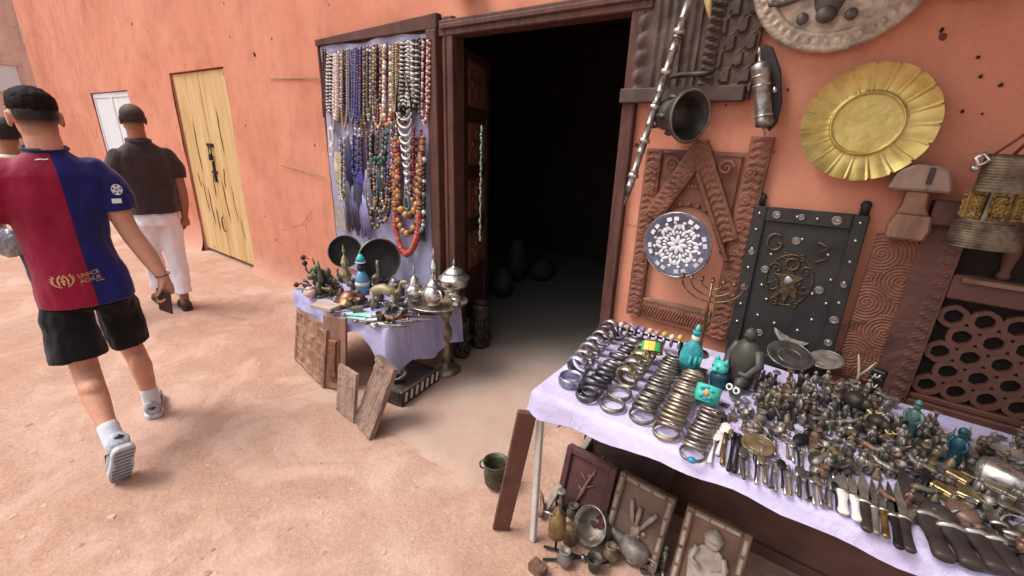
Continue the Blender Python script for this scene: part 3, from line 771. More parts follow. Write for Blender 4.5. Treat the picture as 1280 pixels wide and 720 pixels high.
# --- lattice window
def lattice():
    X0, Z0 = .275, .62
    t = thing('lattice_window', 'dark red wooden lattice window with star holes leaning behind the right end of the stall', 'lattice window', (X0, D-.01, Z0))
    Wd = 1.05
    m = M(); m.relief(.115, .82, .01, lambda u, v: .045+.002*fbm(u*4, v*30, 2)+(.004*(math.sin(v*120+8*u) > .3) if .62 < u < .9 else 0), 16, 120); m.build('stile', W_RED, t)
    m = M(); m.box(Wd-.115, Wd, -.045, .01, 0, .82); m.build('stile', W_RED, t, .005)
    m = M(); m.box(.0, .075, -.075, -.046, .74, .83); m.build('corner_block', W_RED, t, .006)
    m = M(); m.box(.118, Wd-.118, -.05, .008, 0, .06); m.build('bottom_rail', W_RED, t, .004)
    m = M(); m.box(.118, Wd-.118, -.036, .006, .062, .085); m.build('moulding', W_RED, t, .004)
    m = M(); m.box(.118, Wd-.118, -.052, .008, .485, .575); m.build('middle_rail', W_RED, t, .006)
    m = M(); m.box(.14, Wd-.118, -.075, -.053, .555, .572); m.build('ledge', W_PALE, t, .003)
    m = M(); m.box(.118, Wd-.118, -.05, .008, .76, .82); m.build('top_rail', W_RED, t, .006)
    for x in (.24, .36, .48, .60, .72, .84):
        m = M(); m.lathe([(.014, .576), (.02, .59), (.013, .605), (.018, .64), (.022, .667), (.018, .70), (.013, .73), (.02, .745), (.014, .759)], 10, TR(x, -.022, 0)); m.build('spindle', W_RED, t)
    m = M(); m.box(.118, Wd-.118, .004, .0085, .06, .76); m.build('backing', simple('lattice_dark', rgb(34,24,23), .9, 0, .3, 10), t)
    # pierced screen: one hexagonal cell per hole, small gaps where the cells' clipped corners meet
    p = .083; z0 = .088; cells = 0
    k = 6
    base = M()
    out = []; inn = []
    Rh = p/math.sqrt(3)
    for i in range(6):
        a0 = PI/6+i*PI/3
        for s in (-1, 1):
            a = a0+s*math.radians(10); r = (p/2)/math.cos(math.radians(30-10)); out.append((r*math.cos(a), r*math.sin(a)))
    for i in range(12):
        a = math.atan2(out[i][1], out[i][0]); rr = p*.315/math.cos(((math.degrees(a)+30+360) % 60-30)*PI/180)*.98; inn.append((rr*math.cos(a), rr*math.sin(a)))
    f0, f1 = -.030, -.008
    vs = [(x, f0, z) for x, z in out]+[(x, f0-.002, z) for x, z in inn]+[(x, f1, z) for x, z in out]+[(x, f1, z) for x, z in inn]
    fs = []
    for i in range(12):
        j = (i+1) % 12
        fs += [(i, 12+i, 12+j, j), (12+i, 36+i, 36+j, 12+j), (i, j, 24+j, 24+i), (24+i, 24+j, 36+j, 36+i)]
    base.add(vs, fs); me = base.mesh('lattice_cell'); me.materials.append(W_RED)
    bm = bmesh.new(); bm.from_mesh(me); bmesh.ops.recalc_face_normals(bm, faces=bm.faces[:]); bm.to_mesh(me); bm.free()
    row = 0; z = z0+p*.5
    while z < .48:
        x = .118+p*(.5 if row % 2 == 0 else 1.0)
        while x < Wd-.13:
            o = bpy.data.objects.new('lattice_cell', me); COL.objects.link(o); o.parent = t; o.location = (x, 0, z)
            x += p
        z += p*.866; row += 1
lattice()

# --- banded brass vessel hanging at the right
def vessel():
    a = wp(1268, 193, D-.16); b = wp(1224, 309, D-.16)
    t = thing('banded_vessel', 'flared brass vessel with ribbed bands and an engraved middle hanging at the right edge', 'vessel', frame(b, (1, 0, 0), a-b)); L = (a-b).length
    pr = [(0, 0), (.088, .0)]; z = 0
    while z < .085:
        r = .093-.18*z; pr += [(r, z), (r+.004, z+.003), (r, z+.006)]; z += .0085
    pr += [(.074, .088), (.068, .15), (.064, .185)]; z = .19
    while z < L-.012:
        pr += [(.062, z), (.065, z+.003), (.062, z+.006)]; z += .0085
    pr += [(.06, L), (0, L)]
    T = SCL(1, .72, 1)
    m = M(); m.lathe(pr, 30, T); m.build('body', metal('old_brass_bands', rgb(128,112,92), rgb(58,50,42), .45, 18, .7), t)
    for k in range(5):
        an = -PI/2+(k-2)*.75
        m = M(); m.relief(.040, .085, .004, lambda u, v: .003+.004*(min(u, 1-u, v, 1-v) < .1)+.003*(math.sin(u*19)*math.sin(v*26) > .2), 14, 22, TR(.0665*math.cos(an), .0485*math.sin(an), .094) @ RZ(an+PI/2) @ TR(-.02, 0, 0)); m.build('engraved_panel', BRASS, t)
    m = M(); m.tube([(0, 0, L), (.03, 0, L+.06), (.06, .02, L+.13)], .005, 5); m.tube([(-.05, 0, L-.01), (.0, 0, L+.05), (.06, .02, L+.13)], .004, 5); m.build('strap', simple('red_leather', rgb(112,48,44), .6), t)
    m = M(); m.tube([(-.05, -.02, L-.02), (-.075, -.03, L-.035), (-.085, -.02, L-.015), (-.07, -.02, L+.0)], .007, 6, closed=True); m.ell((-.08, -.025, L-.045), .012); m.build('clasp', SILVB, t)
vessel()
m = M(); m.box(0, .7, 0, .03, 0, .4); m.box(0, .7, -.015, 0, 0, .03); m.box(.02, .68, -.008, 0, .045, .06)
tag(m.build('dark_board', W_DARK, loc=(.14, D-.04, 2.085)), 'dark carved board whose lower edge shows at the top right corner', 'board')
m = M(); disc(m, .1, lambda r, a: .008+.02*max(0, r-.6), 12, 40, .004)
tag(m.build('wall_plate', PEWT, loc=(-1.975, D-.06, 2.43)), 'small pale round plate above the door frame, cut by the top edge', 'plate')
# ================================================================== JEWELLERY BOARD LEFT OF THE DOOR
LILAC = None
def mat_cloth(name, c, c2):
    a = N(name); f = a.noise(3, 5, .6); g = a.noise(30, 4, .6)
    wv = a.n('TexWave'); wv.inputs['Scale'].default_value = 160; a.l(a.co, wv.inputs['Vector'])
    col = a.ramp(f, [(.3, c2), (.7, c)])
    col = a.mix(.3, col, a.ramp(g, [(.3, (.82,.82,.84)), (.65, (1.05,1.05,1.05))]), 'MULTIPLY')
    st = a.ramp(a.noise(4.5, 6, .7, None, .8), [(.55, (0,0,0)), (.75, (1,1,1))])
    col = a.mix(a.math('MULTIPLY', st, .35), col, rgb(150,128,124))
    cr = a.noise(1.0, 5, .6, a.mapped((9, 9, 4)), 1.5)
    return a.fin(col, .85, 0, a.math('ADD', a.math('ADD', g, a.math('MULTIPLY', cr, 5.0)), a.math('MULTIPLY', wv.outputs['Fac'], .15)), .5, .006, .2)
LILAC = mat_cloth('lilac_cotton', rgb(172,167,190), rgb(148,143,174))
LAVEN = mat_cloth('lavender_cloth', rgb(178,173,204), rgb(154,149,190))
YB = D-.05
def jboard():
    t = thing('jewellery_board', 'tall lilac cloth board in a dark wooden frame hung full of necklaces', 'display board', (-3.51, D-.005, .55))
    m = M(); m.box(0, 1.3, -.012, .004, 0, 1.70); m.build('backboard', W_DARK, t)
    m = M(); m.prism([(-.01, 1.66), (1.315, 1.66), (1.315, 1.745), (-.01, 1.705)], -.004, .045, RX(PI/2)); m.build('frame_top', DKWOOD, t, .005)
    m = M(); m.box(1.225, 1.315, -.055, .004, 0, 1.659); m.build('frame_side', FRAMEW, t, .005)
    m = M(); m.box(-.012, .012, -.03, .004, 0, 1.659); m.build('frame_side', DKWOOD, t, .004)
    def fn(u, v):
        x = .014+u*1.205; z = -.1+v*1.755
        return (x, -.022-.006*math.sin(x*23+2*math.sin(z*3))-.01*max(0, fbm(x*3, z*2, 2))-.012*(1-v), z+(.012*math.sin(x*9) if v > .99 else 0))
    m = M(); m.grid(fn, 60, 50); m.build('cloth', LILAC, t)
jboard()
BEAD = {}
def bm_(key, c, rough=.4, metal_=0):
    if key not in BEAD: BEAD[key] = simple('bead_'+key, c, rough, metal_, .2, 80, .1)
    return BEAD[key]
CM = dict(maroon=rgb(92,34,42), black=rgb(34,32,36), white=rgb(216,210,204), pink=rgb(206,168,160), beige=rgb(176,146,112), greyblue=rgb(112,118,142),
          purple=rgb(88,76,150), olive=rgb(106,94,66), brown=rgb(92,60,44), tan=rgb(168,128,86), coral=rgb(196,92,72), amber=rgb(178,122,66), blue=rgb(56,66,140), green=rgb(52,84,76), grey=rgb(128,122,124), red=rgb(160,40,46), cream=rgb(208,196,170), silver=rgb(190,186,186), COR=rgb(178,70,58))
def necklace(name, label, top, bot, wt, wb, cols, r, disc_=False, group='necklaces in the upper row of the jewellery board', y=None, sharp=1.0, grad=0, cat='necklace', strands=1):
    """a loop of beads hung from top (photo point) down to bot; wt, wb widths in metres at the top and near the bottom"""
    yy = y or (YB-.018)
    T_ = wp(top[0], top[1], yy); B_ = wp(bot[0], bot[1], yy)
    L = T_.z-B_.z
    bead = M(); mats = [bm_(c, CM[c]) for c in cols]
    for sN in range(strands):
        k0 = 1-.16*sN
        path = []
        n = 60
        for i in range(n+1):
            q = i/n*2-1; s = -1 if q < 0 else 1; q = abs(q)          # q 0 at bottom, 1 at top
            zz = T_.z-L*k0*(1-q**(1.0+.0*sharp))
            ww = (wb*min(1, (q/.22)**.5*sharp) if q < .22 else wb+(wt-wb)*(q-.22)/.78)*(1-.2*sN)
            xx = T_.x+(B_.x-T_.x)*(1-q)+s*ww/2
            path.append(Vector((xx, yy-.006*sN-.004*(1-q), zz)))
        # walk along
        d = 0; nxt = 0; kk = 0
        for i in range(n):
            a, b = path[i], path[i+1]; seg = (b-a).length
            while nxt <= d+seg and seg > 0:
                p = a.lerp(b, (nxt-d)/seg); f = 1-abs(i/n*2-1)
                rr = r*(1+grad*f)*(R.uniform(.88, 1.1))
                bead.cur = (kk % len(cols)) if len(cols) < 4 else R.randrange(len(cols))
                if cols[-1] == 'COR': bead.cur = R.choice((2, 3)) if f > .62 else R.choice((0, 0, 1, 1, 2))
                dr = (b-a).normalized()
                if disc_:
                    bead.lathe([(0, -rr*.28), (rr, -rr*.24), (rr, rr*.24), (0, rr*.28)], 7, frame(p, (0, 1, .1), dr))
                    nxt += rr*.62
                else:
                    bead.ell(p, (rr, rr, rr*R.uniform(.9, 1.1)), ID, 7, 5); nxt += rr*1.9
                kk += 1
            d += seg
    o = bead.build(name, mats); tag(o, label, cat, group); return o
UP_ = [ # label text, top, bottom, wt, wb, colours, r, disc
 ('thin dark maroon bead strand at the left end of the upper row', (405,62), (405,146), .03, .03, ['maroon'], .008, False),
 ('black and white striped disc bead necklace, leftmost of the striped ones', (413,68), (413,140), .03, .045, ['black','white'], .020, True),
 ('white and pink striped disc bead necklace beside the black striped one', (421,68), (421,150), .02, .04, ['white','pink'], .021, True),
 ('long beige bead loop left of the grey blue strands', (431,62), (431,161), .06, .07, ['beige'], .010, False),
 ('grey blue bead strands hanging between beige loop and purple strands', (440,62), (440,152), .07, .07, ['greyblue','grey'], .009, False),
 ('purple bead strands hanging near the middle of the upper row', (448,60), (447,154), .05, .07, ['purple','blue'], .010, False),
 ('long olive and brown bead loop with a gold rounded bottom', (461,60), (462,172), .09, .11, ['olive','tan','brown'], .012, False),
 ('short dark olive disc bead loop inside the long olive one', (463,64), (463,140), .05, .06, ['olive','black'], .013, True),
 ('dark brown round bead necklace inside a beige tube loop', (474,60), (474,128), .05, .06, ['brown','black'], .015, False),
 ('beige tube necklace with a wide rounded bottom, middle of upper row', (473,60), (473,160), .10, .11, ['cream','beige'], .011, False),
 ('chunky coral pink and white bead necklace right of the beige tube', (485,58), (485,158), .06, .08, ['coral','pink','white','tan'], .017, False),
 ('olive green disc strand between the coral and the white disc necklaces', (494,54), (494,140), .03, .04, ['olive','cream'], .012, True),
 ('thin tan bead strand hanging to the right of the olive strand', (499,54), (498,150), .02, .03, ['tan','brown'], .008, False),
 ('bright white disc bead necklace with a curved bottom in upper row', (507,54), (507,132), .045, .07, ['white','black'], .020, True),
 ('white and black disc necklace to the right of the brightest white one', (514,52), (514,134), .03, .05, ['white','grey'], .018, True),
 ('black disc bead necklace with white flecks near the right end', (520,50), (519,132), .03, .05, ['black','black','white'], .018, True),
 ('thin black bead strand between the black discs and the red strand', (526,48), (526,150), .02, .03, ['black','grey'], .008, False),
 ('red and white bead strand at the right end of the upper row', (532,48), (531,155), .04, .05, ['red','white','pink'], .010, False),
]
for lb, tp, bt, wt, wb, cs, r, dd in UP_: necklace('necklace', lb, tp, bt, wt, wb, cs, r, dd)
LOW = 'necklaces in the lower part of the jewellery board'
for lb, tp, bt, wt, wb, cs, r, dd, g, st in [
 ('dark green bead collar with pale stones under the olive loop', (474,165), (473,205), .17, .16, ['green','grey','black','green'], .016, False, .3, 2),
 ('dark small bead loops with tan beads hanging low in the middle of the board', (478,200), (478,278), .20, .17, ['black','brown','tan','grey'], .013, False, .2, 2),
 ('red and tan bead strand left of the big nested necklaces', (495,175), (496,272), .06, .07, ['red','tan','amber','maroon'], .014, False, 0, 1),
 ('amber and brown bead necklace, innermost of the three big nested ones', (510,195), (510,270), .22, .20, ['amber','tan','brown'], .020, False, .45, 1),
 ('tan and brown bead necklace, middle one of the three big nested ones', (510,185), (509,292), .27, .24, ['tan','brown','amber','black'], .020, False, .3, 1),
 ('coral red disc bead necklace, outermost and lowest of the big nested ones', (512,170), (508,318), .27, .25, ['brown','tan','coral','COR'], .0185, True, .35, 1),
 ('black and white bead strand right of the big nested necklaces', (528,195), (527,292), .04, .05, ['black','grey','white','black'], .016, False, 0, 1),
 ('slim red tube bead strand crossing beside the white bib necklace', (522,160), (520,222), .07, .06, ['red','maroon'], .011, False, 0, 1),
 ('grey round bead choker above the white shell bib', (506,132), (506,152), .11, .10, ['grey','black'], .016, False, 0, 2),
 ('thin red and white strand left of the white bib necklace', (492,150), (494,220), .05, .06, ['red','white','grey'], .009, False, 0, 1),
 ('purple bead strand hanging low left of the middle', (455,172), (457,235), .07, .08, ['purple','maroon'], .010, False, 0, 1),
 ('blue bead strands hanging low beside the purple strand', (446,170), (446,228), .08, .09, ['blue','purple','black'], .011, False, 0, 2),
 ('silver bead strand hanging low over the grey tassels', (466,205), (466,262), .10, .10, ['silver','grey'], .010, False, 0, 1),
]: necklace('necklace', lb, tp, bt, wt, wb, cs, r, dd, LOW, YB-.034, 1.0, g, 'necklace', st)
RB = random.Random(3)
for i in range(17):
    x = 406+i*7.9; c1, c2 = RB.choice([('maroon','brown'),('grey','white'),('blue','black'),('tan','olive'),('red','brown'),('silver','grey'),('green','black'),('amber','brown'),('pink','tan')])
    necklace('necklace', 'thin %s and %s strand behind the others, %s from the left end' % (c1, c2, ORD[i]), (x, 66-i*1.1), (x+RB.uniform(-2, 3)+2, 150+RB.uniform(-14, 22)-i*.5), .03, RB.uniform(.03, .06), [c1, c2], RB.choice((.0075, .009, .011)), RB.random() < .4, 'thin strands at the back of the upper row', YB-.008)
for i in range(11):
    x = 428+i*9.6; c1, c2 = RB.choice([('purple','black'),('grey','silver'),('blue','grey'),('tan','brown'),('red','black'),('white','grey'),('maroon','tan')])
    necklace('necklace', 'thin %s and %s loop behind the lower row, %s from the left' % (c1, c2, ORD[i]), (x, 165+RB.uniform(-8, 10)), (x+RB.uniform(-3, 3), 250+RB.uniform(-25, 30)), .05, RB.uniform(.05, .1), [c1, c2], RB.choice((.008, .010, .012)), RB.random() < .3, 'thin loops at the back of the lower row', YB-.016)
# pendants, tassels and ribbons
for lb, tp, bt, wt, wb, cs, r, dd in [
 ('white and grey bead strand between the pink discs and the beige loop', (425,66), (425,135), .03, .04, ['white','grey'], .012, False),
 ('dark brown bead strand just left of the olive and brown loop', (453,60), (453,158), .03, .04, ['brown','olive'], .011, False),
 ('thin grey strand just right of the long olive loop', (468,60), (468,150), .03, .03, ['grey','cream'], .008, False),
 ('pink and cream bead strand left of the chunky coral necklace', (479,58), (479,150), .03, .05, ['pink','cream','tan'], .013, False),
 ('brown disc strand just right of the chunky coral necklace', (490,56), (490,150), .03, .04, ['brown','tan'], .013, True),
 ('tan and black bead loop under the brightest white disc necklace', (503,54), (503,145), .05, .06, ['tan','black'], .011, False),
 ('grey blue strand under the purple bead strands', (444,62), (443,166), .05, .06, ['greyblue','purple'], .009, False),
 ('maroon and pink strand at the far right of the upper row', (536,48), (535,140), .02, .03, ['maroon','pink'], .009, False),
 ]: necklace('necklace', lb, tp, bt, wt, wb, cs, r, dd, y=YB-.012)
for lb, tp, bt, wt, wb, cs, r, dd, g, st in [
 ('dark red and grey strand in the lower row left of the green collar', (464,178), (464,248), .06, .08, ['maroon','grey','black'], .010, False, 0, 1),
 ('white and tan bead loop low at the middle of the board', (484,200), (483,262), .10, .10, ['white','tan','grey'], .011, False, 0, 1),
 ('black and tan loop low between the tassels and the dark loops', (470,220), (470,285), .12, .12, ['black','tan'], .012, False, 0, 1),
 ('olive bead strand low at the left beside the cream fabric strip', (430,180), (430,246), .05, .06, ['olive','black','grey'], .011, False, 0, 1),
 ('maroon and black bead necklace right of the white bib', (521,175), (519,255), .08, .09, ['maroon','black','tan'], .014, False, .2, 1),
 ]: necklace('necklace', lb, tp, bt, wt, wb, cs, r, dd, LOW, YB-.026, 1.0, g, 'necklace', st)
def pend(lb, x, y0, y1, wd, mt, kind, name='pendant', cat='pendant'):
    a = wp(x, y0, YB-.02); b = wp(x, y1, YB-.02); L = a.z-b.z; m = M()
    if kind == 'ring':
        m.tube([(a.x+wd*.5*math.cos(q), a.y-.006, (a.z+b.z)/2+L*.5*math.sin(q)) for q in [2*PI*k/20 for k in range(20)]], wd*.17, 6, closed=True)
    elif kind == 'ribbon':
        n = 10
        m.grid(lambda u, v: (a.x+(u-.5)*wd*(.8+.2*math.sin(v*7))+.012*math.sin(v*5+x), a.y-.008-.012*math.cos((u-.5)*3+v*4), a.z-L*v), 5, n)
        m.grid(lambda u, v: (a.x+(.5-u)*wd*(.8+.2*math.sin(v*7))+.012*math.sin(v*5+x), a.y-.003, a.z-L*v), 5, n)
    elif kind == 'tassel':
        for k in range(7):
            o = (k-3)*wd/7; m.tube([(a.x+o*.3, a.y-.01, a.z), (a.x+o, a.y-.016-.006*R.random(), a.z-L*.4), (a.x+o*1.3+R.uniform(-.01, .01), a.y-.008, a.z-L*R.uniform(.85, 1))], [wd*.06, wd*.1, wd*.05], 5)
    elif kind == 'card':
        m.box(a.x-wd/2, a.x+wd/2, a.y-.012, a.y-.008, b.z, a.z)
    o = m.build(name, mt, bevel=0); tag(o, lb, cat, 'pendants and tassels on the jewellery board'); return o
pend('white oval ring pendant near the left edge of the board', 414, 160, 181, .055, bm_('white', CM['white']), 'ring')
pend('small white ring pendant under the white oval ring', 414, 182, 194, .045, bm_('white', CM['white']), 'ring')
pend('cream fabric strip hanging at the left edge of the board', 422, 190, 250, .085, simple('cream_fabric', rgb(196,184,150), .8), 'ribbon', 'fabric_strip', 'fabric strip')
pend('grey paper card with faint marks at the lower left of the board', 425, 256, 288, .14, simple('grey_card', rgb(150,140,136), .8, 0, .35, 30), 'card', 'card', 'card')
pend('small white paper tag in the lower middle of the board', 460, 268, 281, .075, simple('white_tag', rgb(202,198,204), .8, 0, .06), 'card', 'paper_tag', 'tag')
pend('dark blue tassel hanging left of the purple strands', 436, 172, 240, .09, simple('navy_thread', rgb(48,48,84), .8), 'tassel', 'tassel', 'tassel')
pend('blue violet tassel in the lower middle left of the board', 450, 195, 262, .09, simple('violet_thread', rgb(72,64,140), .8), 'tassel', 'tassel', 'tassel')
pend('dark grey tassel hanging low beside the cream fabric strip', 436, 225, 292, .10, simple('grey_thread', rgb(72,68,80), .8), 'tassel', 'tassel', 'tassel')
pend('pale grey tassel hanging above the small paper tag', 460, 212, 268, .09, simple('silver_thread', rgb(128,122,140), .7), 'tassel', 'tassel', 'tassel')
pend('dusky violet tassel hanging low at the left middle', 443, 232, 286, .10, simple('dusky_thread', rgb(96,88,124), .8), 'tassel', 'tassel', 'tassel')
pend('dark slate tassel hanging between the grey one and the violet one', 447, 210, 296, .10, simple('slate_thread', rgb(58,58,74), .8), 'tassel', 'tassel', 'tassel')
pend('pale lilac tassel hanging low beside the dark bead loops', 456, 240, 300, .10, simple('lilac_thread', rgb(140,132,170), .8), 'tassel', 'tassel', 'tassel')
pend('dark teal tassel hanging under the green collar', 474, 205, 250, .07, simple('teal_thread', rgb(60,80,90), .8), 'tassel', 'tassel', 'tassel')
pend('black tassel hanging low right of the big nested necklaces', 529, 268, 304, .05, simple('black_thread', rgb(36,34,40), .8), 'tassel', 'tassel', 'tassel')
pend('grey green stone pendant hanging inside the big nested necklaces', 509, 246, 262, .05, simple('jade', rgb(104,124,112), .35), 'ring')

def bib():
    y = YB-.05; a = wp(505, 146, y); b = wp(506, 226, y); L = a.z-b.z
    t = thing('necklace', 'white shell bib necklace of stacked crescents in the middle right of the board', 'necklace', a, LOW)
    for k in range(9):
        w_ = .155*(1-k/10.5); z = -L*k/8
        m = M(); n = 10
        m.tube([(w_*.5*math.cos(q), -.004*math.sin(q), z+w_*.42*math.sin(q)+w_*.3) for q in [PI+PI*i/n for i in range(n+1)]], [.004+.010*math.sin(PI*i/n) for i in range(n+1)], 7, flat=.5)
        m.build('crescent', bm_('white', CM['white']), t)
    for s_ in (-1, 1):
        m = M(); m.tube([(s_*.075, 0, .03), (s_*.07, 0, .12), (s_*.03, 0, .25)], .006, 6); m.build('cord', bm_('black', CM['black']), t)
bib()
# green glittering bead string beside the carved door leaf
def bead_string():
    m = M(); a = wp(602, 158, D+.02); b = wp(600, 300, D+.02)
    for k in range(60):
        p = a.lerp(b, k/59); m.ell((p.x+.003*math.sin(k), p.y, p.z), R.choice([.006, .008, .010]), ID, 6, 4)
    tag(m.build('bead_string', simple('green_glass', rgb(128,150,124), .12, .2, .8, 140)), 'glittering green glass bead string hanging at the open door leaf', 'bead string')
bead_string()

# ================================================================== LEFT STALL TABLE
LZ = .50
LX0, LX1, LY0, LY1 = -3.04, -1.985, 1.50, 2.12
def cloth_table(t, x0, x1, y0, y1, z, drop, mat, name='tablecloth', n=90, amp=.02, crn=.05):
    """cloth over a table top with a hanging skirt: drop(s) gives the length around front and sides"""
    m = M()
    def top(u, v):
        x = x0+(x1-x0)*u; y = y0+(y1-y0)*v
        return (x, y, z+.004*fbm(x*5, y*5, 1)+.003)
    m.grid(top, 40, 24)
    # perimeter: left side back->front, front left->right, right side front->back
    P = []
    for k in range(25): P.append((x0, y1+(y0-y1)*k/24, -1, 0))
    for k in range(1, 61): P.append((x0+(x1-x0)*k/60, y0, 0, -1))
    for k in range(1, 25): P.append((x1, y0+(y1-y0)*k/24, 1, 0))
    nn = len(P); rows = 10; vs = []
    for j in range(rows+1):
        f = j/rows
        for i, (x, y, nx, ny) in enumerate(P):
            d = drop(i/(nn-1), x, y); wv = amp*(.6*math.sin(i*.42+1.5*math.sin(i*.13))+1.3*fbm(x*7, y*7, 2+f*.8))*f*min(1, d/.1)
            edge = .012*math.sin(min(1, f*rows/2)*PI/2)
            vs.append((x+nx*(edge+.02*f+wv), y+ny*(edge+.02*f+wv), z+.003+.004*fbm(x*5, y*5, 1)-d*f*(1 if f > 0 else 0)-.004*(f > 0)))
    m.add(vs, [(j*nn+i, (j+1)*nn+i, (j+1)*nn+i+1, j*nn+i+1) for j in range(rows) for i in range(nn-1)], True)
    o = m.build(name, mat); return o
def left_table():
    t = thing('stall_table', 'small low wooden table under a lavender cloth left of the doorway', 'table', (LX0, LY0, 0))
    m = M(); m.box(.01, LX1-LX0-.01, .01, LY1-LY0, LZ-.03, LZ-.001); m.build('table_top', W_DARK, t)
    for x in (.03, LX1-LX0-.07):
        for y in (.05, LY1-LY0-.07):
            m = M(); m.box(x, x+.04, y, y+.04, 0, LZ-.031); m.build('leg', W_DARK, t)
    def drop(s, x, y):
        f = (x-LX0)/(LX1-LX0)
        if y <= LY0+1e-6: return .11+.035*saw(f*3.2)+(.15*max(0, (f-.80)/.20) if f > .80 else 0)-.03*math.exp(-((f-.7)/.08)**2)
        if x > LX1-.01: return .26+.05*saw((y-LY0)*3.1)
        return .09
    o = cloth_table(t, LX0, LX1, LY0, LY1, LZ, drop, LAVEN, amp=.016)
    tag(o, 'lavender cloth draped over the small left table', 'tablecloth')
left_table()

# boards leaning on the table front
def lean(name, label, cat, bl, br, h, th, mat, tilt, fn=None, nu=40, nv=60, back=None, group=None):
    """board standing on the ground from bl to br and leaning back by tilt"""
    a = Vector((bl[0], bl[1], 0)); b = Vector((br[0], br[1], 0)); wd = (b-a).length
    T = TR(a.x, a.y, .004) @ RZ(math.atan2(b.y-a.y, b.x-a.x)) @ RX(-tilt)
    m = M()
    if fn: m.relief(wd, h, th, fn, nu, nv)
    else: m.box(0, wd, 0, th, 0, h)
    o = m.build(name, mat, None, 0 if fn else .004); o.matrix_world = T
    if label: tag(o, label, cat, group)
    return o, wd
def fn_old(u, v):
    e = min(u, 1-u, v*1.2, (1-v)*1.2); h = .008*(e < .07)
    gx = (u*3) % 1; gz = (v*4) % 1
    h += .010*(min(gx, 1-gx, gz, 1-gz) > .14)*(.5+.5*math.sin(17*u+5*math.floor(v*4))*math.cos(23*v+3*math.floor(u*3)))
    return h+.003*fbm(u*9, v*12, 5)
lean('carved_board', 'weathered carved board leaning on the left end of the small table', 'carved board', gp(369,449), gp(405,485), .40, .02, W_PALE, .17, fn_old)
o, wd = lean('door_board', 'reddish brown framed board leaning on the small table, second from the left', 'wooden board', gp(404,484), gp(432,490), .49, .022, wood('faded_red_wood', rgb(142,104,86), rgb(104,74,62), (24, 24, 3)), .15)
m = M(); m.relief(wd*.5, .3, .0, lambda u, v: .004+.014*(abs(u-.5) < .2+.25*abs(v-.45))*(.1 < v < .95)+.003*fbm(u*5, v*20, 1), 16, 30, TR(wd*.25, -.002, .05)); m.build('carved_inset', W_BROWN, o)
lean('plank', 'short grey plank leaning in front of the framed board', 'plank', gp(420,513), gp(441,529), .30, .022, W_GREY, .16, lambda u, v: .003*fbm(u*6, v*14, 4)+.002*math.sin(u*60), 20, 30)
lean('plank', 'large slanting grey brown plank with a broken top before the small table', 'plank', gp(443,528), gp(461,551), .42, .03, wood('old_grey_plank', rgb(132,108,94), rgb(84,66,58), (20, 20, 3), .75), .42, lambda u, v: .006*fbm(u*4, v*10, 4)+.003*math.sin(u*40+3*math.sin(v*5))+(.012 if (v > .9 and u < .55) else 0), 20, 40)

# carved vessels by the door jamb
def drum(label, p, r, h):
    t = thing('carved_vessel', label, 'vessel', (p.x, p.y, .022), 'dark carved vessels by the door jamb')
    dk = metal('blackened_bronze', rgb(74,62,54), rgb(38,32,30), .5, 20, .5)
    m = M(); m.lathe([(0, 0), (r*.95, 0), (r*1.0, .02), (r*.9, .05), (r*.92, h*.5), (r*1.0, h-.04), (r*1.08, h-.015), (r*1.06, h), (r*.92, h), (r*.85, h*.6), (0, h*.5)], 28); m.build('body', dk, t)
    for z in (.05, h*.36, h*.7, h-.05):
        m = M(); m.torus(r*.95, .006, TR(0, 0, z), 28, 6); m.build('band', dk, t)
    for k in range(9):
        a = 2*PI*k/9
        for z in (h*.21, h*.53):
            m = M(); m.ell((r*.91*math.cos(a), r*.91*math.sin(a), z), (.018, .018, h*.11), ID, 8, 6); m.build('boss', dk, t)
drum('dark carved bronze vessel in front, beside the tray pedestal', gp(577, 447), .060, .29)
drum('larger dark carved bronze vessel standing behind the smaller one', gp(600, 434), .075, .36)

# brass tray on its pedestal
TRAY = Vector((-2.0, 1.93, .555))
def tray_stand():
    t = thing('tray_stand', 'round brass tray on a turned pedestal full of teapots', 'tray stand', (TRAY.x, TRAY.y, .02))
    g = gp(563, 464); dx, dy = g.x-TRAY.x, g.y-TRAY.y
    dull = metal('greyed_brass', rgb(156,138,118), rgb(96,82,70), .45, 18, .6)
    m = M(); m.lathe([(0, 0), (.105, 0), (.105, .008), (.07, .03), (.03, .05), (.026, .08), (.036, .1), (.036, .14), (.026, .17), (.03, .22), (.046, .27), (.046, .32), (.028, .35), (.024, .39), (.042, .42), (.046, .44), (.034, .46), (.05, .5), (.05, .515), (0, .515)], 24, TR(dx*.6, dy*.6, 0)); m.build('pedestal', dull, t)
    m = M(); m.lathe([(0, .513), (.17, .516), (.19, .53), (.2, .532), (.198, .538), (.186, .536), (.168, .524), (0, .521)], 48); m.build('tray', dull, t)
    m = M(); m.torus(.197, .005, TR(0, 0, .535), 60, 6); m.build('rope_rim', SILV, t)
tray_stand()
